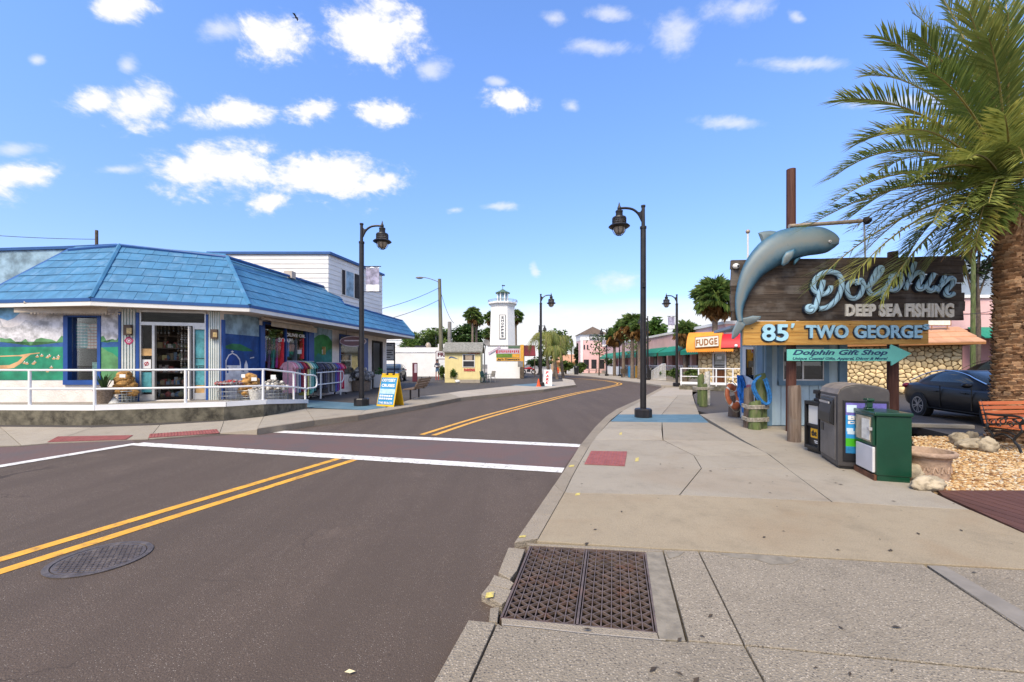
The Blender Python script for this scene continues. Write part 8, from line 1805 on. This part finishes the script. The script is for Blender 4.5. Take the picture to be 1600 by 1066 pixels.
mb.build('baluster', 'rail_white', rmp); p, q, s_ = P(1018, 590, 42), P(1034, 590, 40), P(1040, 590, 39); MB().tube([(p.x, p.y, .87), (q.x, q.y, 1.55), (s_.x, s_.y, 1.55)], .035, 6).build('rail', 'rail_white', rmp)
um = G(1046, 590, 0); pu = thing('parasol', 'closed dark blue parasol standing before the pink porch', 'parasol', um); MB().lathe([(.05, .95), (.50, .95), (.34, 1.5), (.22, 2.1), (.06, 2.75), (0, 2.9)], um, 12).build('canopy', 'mu_sea', pu, smooth=50); MB().tube([um, um + Vector((0, 0, 3.0))], .03, 6).build('pole', 'pole_grey', pu)
c = G(988, 590.3, 0); tag(MB().box(c + Vector((0, .3, .65)), (.75, .6, 1.3)).build('recycling_bin', 'sign_blue', bevel=.12), 'rounded blue recycling bin beside the cabbage palm trunks', 'recycling bin'); c = G(998, 590.8, 0); tag(MB().box(c + Vector((0, .3, .68)), (.55, .5, 1.36)).build('newspaper_box', 'sign_orange', bevel=.04), 'orange newspaper box just left of the near lamp post', 'newspaper box')
def picnic(label, px, py):
    c = G(px, py, 0); t = thing('picnic_table', label, 'picnic table', c, 'picnic tables before the pink building'); MB().box(c + Vector((0, 0, .74)), (1.8, .8, .06)).build('tabletop', 'pole_grey', t)
    for dy in (-.7, .7): MB().box(c + Vector((0, dy, .44)), (1.8, .28, .05)).build('bench_seat', 'pole_grey', t)
    for dx in (-.6, .6): mb = MB(); mb.tube([c + Vector((dx, -.7, 0)), c + Vector((dx, .25, .74))], .05, 5); mb.tube([c + Vector((dx, .7, 0)), c + Vector((dx, -.25, .74))], .05, 5); mb.build('leg', 'bark', t)
picnic('grey picnic table nearest the pink tower', 926, 583.5); picnic('grey picnic table right of the thin street tree', 942, 584)
sbn = thing('street_bench', 'small dark bench among the cabbage palm trunks', 'bench', G(979, 590, 0)); c = G(979, 590, 0); MB().box(c + Vector((0, .2, .45)), (1.2, .45, .06)).build('seat', 'bark', sbn); MB().box(c + Vector((0, .42, .75)), (1.2, .05, .5)).build('backrest', 'bark', sbn)
for dx in (-.5, .5): MB().box(c + Vector((dx, .2, .22)), (.06, .4, .44)).build('leg', 'ink_dark', sbn)
# right background
pr_ = bld('pink_store', 'pink store with pale blue upper wall behind the palm trunk', 'store', (38, 36, 0)); YB2 = 33; zq = lambda y: P(0, y, YB2).z; xa_, xb_ = P(1440, 0, YB2).x, P(1800, 0, YB2).x
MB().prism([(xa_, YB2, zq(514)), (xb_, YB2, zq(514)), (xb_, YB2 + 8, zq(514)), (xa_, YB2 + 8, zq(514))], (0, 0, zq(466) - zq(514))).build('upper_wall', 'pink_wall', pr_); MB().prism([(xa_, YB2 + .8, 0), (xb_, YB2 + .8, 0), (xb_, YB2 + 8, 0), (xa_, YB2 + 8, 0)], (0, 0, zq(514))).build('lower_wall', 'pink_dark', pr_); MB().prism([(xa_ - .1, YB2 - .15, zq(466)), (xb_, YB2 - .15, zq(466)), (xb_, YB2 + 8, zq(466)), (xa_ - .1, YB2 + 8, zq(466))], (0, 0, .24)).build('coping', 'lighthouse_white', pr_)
MB().prism([(xa_ + 1, YB2 + 1.2, zq(466)), (xb_, YB2 + 1.2, zq(466)), (xb_, YB2 + 8, zq(466)), (xa_ + 1, YB2 + 8, zq(466))], (0, 0, zq(402) - zq(466))).build('penthouse', 'grey_blue', pr_); vq = Plane((0, YB2, 0), (0, -1, 0)); MB().rect(vq, 1440, 491, 1800, 490, .01, .03).build('seam', 'pink_dark', pr_); MB().prism([(P(1512, 0, YB2).x, YB2, zq(513)), (xb_, YB2, zq(513)), (xb_, YB2 - 1.2, zq(530)), (P(1512, 0, YB2).x, YB2 - 1.2, zq(530))], (0, 0, .08)).build('awning', 'awning_green', pr_)
def upole(label, px, top, Y, r, mname, base=0.): c = P(px, 590, Y); z = P(px, top, Y).z; return thing('utility_pole', label, 'utility pole', (c.x, Y, base)), (c.x, z)
up, (x_, z_) = upole('greenish utility pole behind the terracotta eave', 1521, 385, 27, .1, ''); MB().tube([(x_ - .05, 27, 0), (x_, 27, z_)], [.14, .11], 10).build('shaft', 'piling_green', up)
up, (x_, z_) = upole('tall wooden utility pole with a street light above the parking yard', 687.5, 436, 40, .15, ''); MB().tube([(x_ + .18, 40, 0), (x_ - .05, 40, z_)], [.22, .15], 10).build('shaft', 'pole_wood', up); MB().tube(catmull([(x_, 39.9, z_ - .35), (x_ - .8, 39.8, z_ - .05), (x_ - 1.5, 39.7, z_ + .1)], 4), .035, 6).build('arm', 'pole_grey', up); MB().ball((x_ - 1.85, 39.7, z_ + .05), (.38, .16, .11), 10, 6).build('lamp_head', 'pole_grey', up, smooth=True)
up2, (x2_, z2_) = upole('short grey utility pole rising behind the yellow hut', 702.5, 503, 46, .17, ''); MB().tube([(x2_, 46, 0), (x2_, 46, z2_)], [.24, .2], 10).build('shaft', 'pole_grey', up2)
up3, (x3_, z3_) = upole('dark utility pole top showing above the blue roof', 151, 360, 33, .12, ''); MB().tube([(x3_, 33, 0), (x3_, 33, z3_)], .10, 8).build('shaft', 'bark', up3); up4, (x4_, z4_) = upole('far thin pole among the trees left of the tall utility pole', 681, 512, 64, .1, ''); MB().tube([(x4_, 64, 0), (x4_, 64, z4_)], .12, 6).build('shaft', 'pole_grey', up4)
def wire(label, a, b, sag): a, b = Vector(a), Vector(b); tag(MB().tube([a.lerp(b, i / 10) - Vector((0, 0, sag * 4 * (i / 10) * (1 - i / 10))) for i in range(11)], .022, 4).build('overhead_wire', 'ink_dark'), label, 'wire', 'overhead wires')
wire('upper wire running left from the tall utility pole', (x_, 40, P(0, 449, 40).z), P(560, 490, 30), .3); wire('lower wire running left from the tall utility pole', (x_, 40, P(0, 468, 40).z), P(560, 508, 30), .3); wire('slack wire from the tall utility pole to the short pole', (x_, 40, P(0, 452, 40).z), (x2_ + .45, 46, P(0, 505, 46).z), .5); wire('wire crossing the sky above the far end of the mural', (x3_, 33, P(0, 374, 33).z), P(-60, 364, 30), .1); wire('thin wire at the palm side of the plank sign', P(1503, 491, 26), P(1600, 471, 26), .2)

# ================================================================== cars, person, bird
mat('car_black', (.009, .0085, .0095), .32, .1, 1, spec=.22, coat=.06); mat('car_dark_glass', (.03, .042, .045), .06, .1, 1, spec=.6); mat('tyre', (.018, .018, .018), .8); mat('rim', (.42, .42, .44), .3, .1, 3, metal=.8); mat('tail_red', (.32, .004, .01), .2); mat('chrome', (.6, .6, .62), .15, .05, 2, metal=1.)
def make_car(label):
    t = thing('parked_car', label, 'car', (0, 0, 0), 'cars parked on the right and left')
    ST = [(-2.30, .66, .46, .80), (-2.25, .78, .30, .97), (-2.0, .865, .24, 1.03), (-1.5, .895, .20, 1.02), (-.8, .90, .19, .99), (0, .90, .19, .96), (.8, .90, .19, .935), (1.3, .89, .20, .92), (1.8, .85, .21, .85), (2.1, .77, .24, .76), (2.26, .60, .30, .64)]
    mb = MB(); ring = lambda w, zb_, zt_: [(0, zb_), (w * .86, zb_), (w * .965, zb_ + .10), (w, zb_ + (zt_ - zb_) * .45), (w * .985, zb_ + (zt_ - zb_) * .68), (w * .955, zt_ - .07), (w * .86, zt_), (0, zt_ + .02)]
    vs2 = []
    for x, w, zb_, zt_ in ST:
        h_ = ring(w, zb_, zt_); vs2 += [(x, y, z) for y, z in h_] + [(x, -y, z) for y, z in h_[-2:0:-1]]
    n = 14; mb.add(vs2, [(i * n + q, i * n + (q + 1) % n, (i + 1) * n + (q + 1) % n, (i + 1) * n + q) for i in range(len(ST) - 1) for q in range(n)] + [tuple(range(n)), tuple((len(ST) - 1) * n + q for q in range(n))]); bd = mb.build('body', 'car_black', t, smooth=35)
    s = bd.modifiers.new('round', 'SUBSURF'); s.levels = s.render_levels = 1
    RG = [(-2.02, 1.28, .80, .90), (-1.86, 1.02, .775, 1.08), (-1.42, .52, .70, 1.26), (-.95, .12, .62, 1.385), (-.62, -.12, .54, 1.42)]
    mb = MB(); vs2 = []; K2 = 20
    for xa, xb, w, z in RG:
        for k in range(K2): a = 2 * math.pi * (k + .5) / K2; ca, sa = math.cos(a), math.sin(a); vs2.append(((xa + xb) / 2 + (xb - xa) / 2 * math.copysign(abs(ca) ** .45, ca), w * math.copysign(abs(sa) ** .35, sa), z))
    mb.add(vs2, [], 0)
    for i in range(4):
        for k in range(K2): mb.f.append((i * K2 + k, i * K2 + (k + 1) % K2, (i + 1) * K2 + (k + 1) % K2, (i + 1) * K2 + k)); mb.m.append(1 if i in (1, 2) and k not in (2, 3, 6, 7, 12, 13, 16) else 0)
    mb.f.append(tuple(4 * K2 + k for k in range(K2))); mb.m.append(0); mb.build('cabin', ['car_black', 'car_dark_glass'], t, smooth=35)
    for sy in (-1, 1):
        mb = MB(); mb.tube(catmull([(-1.9, .79 * sy, 1.06), (-1.42, .715 * sy, 1.27), (-.95, .63 * sy, 1.395), (-.4, .60 * sy, 1.40), (.2, .665 * sy, 1.31), (.62, .73 * sy, 1.19), (1.05, .79 * sy, 1.07)], 5), .014, 5); mb.build('window_trim', 'chrome', t)
        mb = MB()
        for x in (-.42, .72): mb.box((x, .897 * sy, .66), (.012, .02, .62))
        mb.box((-.05, .9 * sy, .30), (2.2, .02, .02)); mb.build('door_seam', 'tyre', t)
        for x in (-.62, .45): MB().box((x, .905 * sy, .80), (.2, .03, .03)).build('door_handle', 'car_black', t, bevel=.008)
        MB().ball((.72, 1.0 * sy, 1.02), (.09, .12, .07), 10, 6).build('wing_mirror', 'car_black', t, smooth=True); MB().ball((-2.14, .74 * sy, .90), (.13, .13, .085), 10, 6).build('tail_light', 'tail_red', t, smooth=True); MB().ball((2.05, .66 * sy, .70), (.2, .16, .07), 10, 6).build('headlight', 'chrome', t, smooth=True)
        for x in (-1.33, 1.37):
            MB().lathe([(.385, 0), (.385, .20), (0, .20)], (x, .712 * sy, .335), 24, ax=(0, sy, 0)).build('wheel_arch', 'tyre', t)
            w = MB().lathe([(.25, .0), (.32, .0), (.335, .04), (.335, .17), (.32, .215), (.25, .215)], (x, .71 * sy, .335), 28, cap=False, ax=(0, sy, 0)).build('wheel', 'tyre', t, smooth=True)
            mb = MB(); mb.lathe([(.25, .20), (.25, .215), (.225, .215), (.225, .19)], (x, .71 * sy, .335), 28, cap=False, ax=(0, sy, 0)); mb.lathe([(.055, .19), (.05, .225), (0, .225)], (x, .71 * sy, .335), 12, cap=False, ax=(0, sy, 0))
            for k in range(10): a = 2 * math.pi * k / 10 + (.12 if k % 2 else -.12); mb.box((x + .14 * math.cos(a), (.71 + .205) * sy, .335 + .14 * math.sin(a)), (.20, .016, .026), rot=Matrix.Rotation(-a, 3, 'Y'))
            mb.build('rim', 'rim', w, smooth=30)
    MB().box((-2.295, 0, .62), (.02, .45, .12)).build('number_plate', 'paper_white', t); return t
car = make_car('black sedan with silver window trim parked behind the gravel bed'); cw = Vector((13.02, 11.62, -.02)); car.location = cw; car.rotation_euler = (0, 0, math.atan2(-2.52, -.62)); car.scale = (.985,) * 3
dup(car, (22.2, 18.6, -.02), R(-100), 'dark tall car roof showing beyond the black sedan', scale=(1.05, 1.05, 1.22)); dup(car, P(613, 592, 37).xy.to_3d() + Vector((0, 0, .07)), R(-84), 'dark car parked beside the far end of the blue shop', scale=1.05)
mat('skin', (.42, .24, .16), .6); mat('hair_dark', (.03, .018, .012), .6); mat('top_navy', (.03, .035, .06), .8); mat('denim', (.10, .19, .32), .85); mat('boot_red', (.40, .06, .03), .6)
pb2 = G(683.3, 594.6, ZL); hp = 1.82 * pb2.y / 36.6; ps_ = thing('person', 'person with long dark hair, navy top, denim shorts and red boots holding something', 'person', pb2); k_ = hp / 1.75
J = [((0, 0, .95), .125), ((0, 0, 1.12), .115), ((0, 0, 1.32), .13), ((0, 0, 1.46), .06), ((0, -.01, 1.53), .05), ((0, -.015, 1.62), .095), ((0, -.005, 1.70), .075)]; E_ = [(i, i + 1) for i in range(6)]
for s in (-1, 1):
    b0 = len(J); J += [((.09 * s, 0, .86), .085), ((.10 * s, -.01, .48), .055), ((.10 * s, .02, .10), .042), ((.11 * s, -.12, .04), .04)]; E_ += [(0, b0), (b0, b0 + 1), (b0 + 1, b0 + 2), (b0 + 2, b0 + 3)]
    b0 = len(J); J += [((.17 * s, 0, 1.38), .05), ((.23 * s, .02, 1.12), .042), ((.08 * s, -.22, 1.14), .032), ((.03 * s, -.30, 1.17), .028)]; E_ += [(2, b0), (b0, b0 + 1), (b0 + 1, b0 + 2), (b0 + 2, b0 + 3)]
me = bpy.data.meshes.new('body'); me.from_pydata([Vector(j[0]) * k_ for j in J], E_, []); ob = bpy.data.objects.new('body', me); COL.objects.link(ob); sk = ob.modifiers.new('skin', 'SKIN'); su = ob.modifiers.new('sub', 'SUBSURF'); su.levels = su.render_levels = 2
for i, j in enumerate(J): me.skin_vertices[0].data[i].radius = (j[1] * k_, j[1] * k_ * .85); me.skin_vertices[0].data[i].use_root = (i == 0)
dg = bpy.context.evaluated_depsgraph_get(); m2 = bpy.data.meshes.new_from_object(ob.evaluated_get(dg)); bpy.data.objects.remove(ob); m2.materials.clear()
for q in ('skin', 'top_navy', 'denim', 'boot_red'): m2.materials.append(MATS[q])
for p in m2.polygons:
    z = p.center.z / k_; p.use_smooth = True; arm = p.center.y / k_ < -.13 and z > .9; p.material_index = 3 if z < .47 else 0 if z < .70 else 2 if z < .98 else 0 if (z > 1.46 or arm) else 1
ob = bpy.data.objects.new('body', m2); COL.objects.link(ob); ob.parent = ps_
def kid(mb, nm, mname): o = mb.build(nm, mname, org=(0, 0, 0), smooth=True); o.parent = ps_; o.location = (0, 0, 0); o.scale = (k_,) * 3; return o
mb = MB(); mb.ball((0, .03, 1.65), (.115, .115, .125), 12, 8); mb.ball((0, .09, 1.45), (.10, .05, .22), 10, 7); kid(mb, 'hair', 'hair_dark'); mb = MB(); mb.ball((0, -.105, 1.60), (.014, .02, .022), 6, 5)
for s in (-1, 1):
    mb.ball((.035 * s, -.095, 1.63), (.012, .008, .008), 6, 4)
    for f in range(5): mb.tube([(.03 * s, -.30, 1.15 + .016 * f), (.0 * s, -.345 + .01 * abs(f - 2), 1.15 + .016 * f), (-.02 * s, -.33, 1.15 + .016 * f)], .009, 5)
kid(mb, 'face_and_fingers', 'skin'); kid(MB().box((0, -.36, 1.18), (.14, .05, .10)), 'held_bag', 'banner_cloth')
bc = P(463, 28, 60); bi = MB(); bi.ball(bc, (.28, .08, .08), 8, 6); bi.add([bc + Vector(v) for v in ((-.1, 0, .02), (.12, 0, .02), (.05, .5, .22), (-.2, .75, .12), (-.1, -.0, .03), (.12, 0, .03), (.05, -.5, .22), (-.2, -.75, .12), (-.25, .02, 0), (-.5, .1, 0), (-.5, -.1, 0))], [(0, 1, 2, 3), (4, 7, 6, 5), (8, 9, 10)])
tag(bi.build('bird', 'ink_dark', org=bc, fix=False), 'small dark bird flying high between two clouds', 'bird')
for o in FAN + FAND: bpy.data.objects.remove(o)
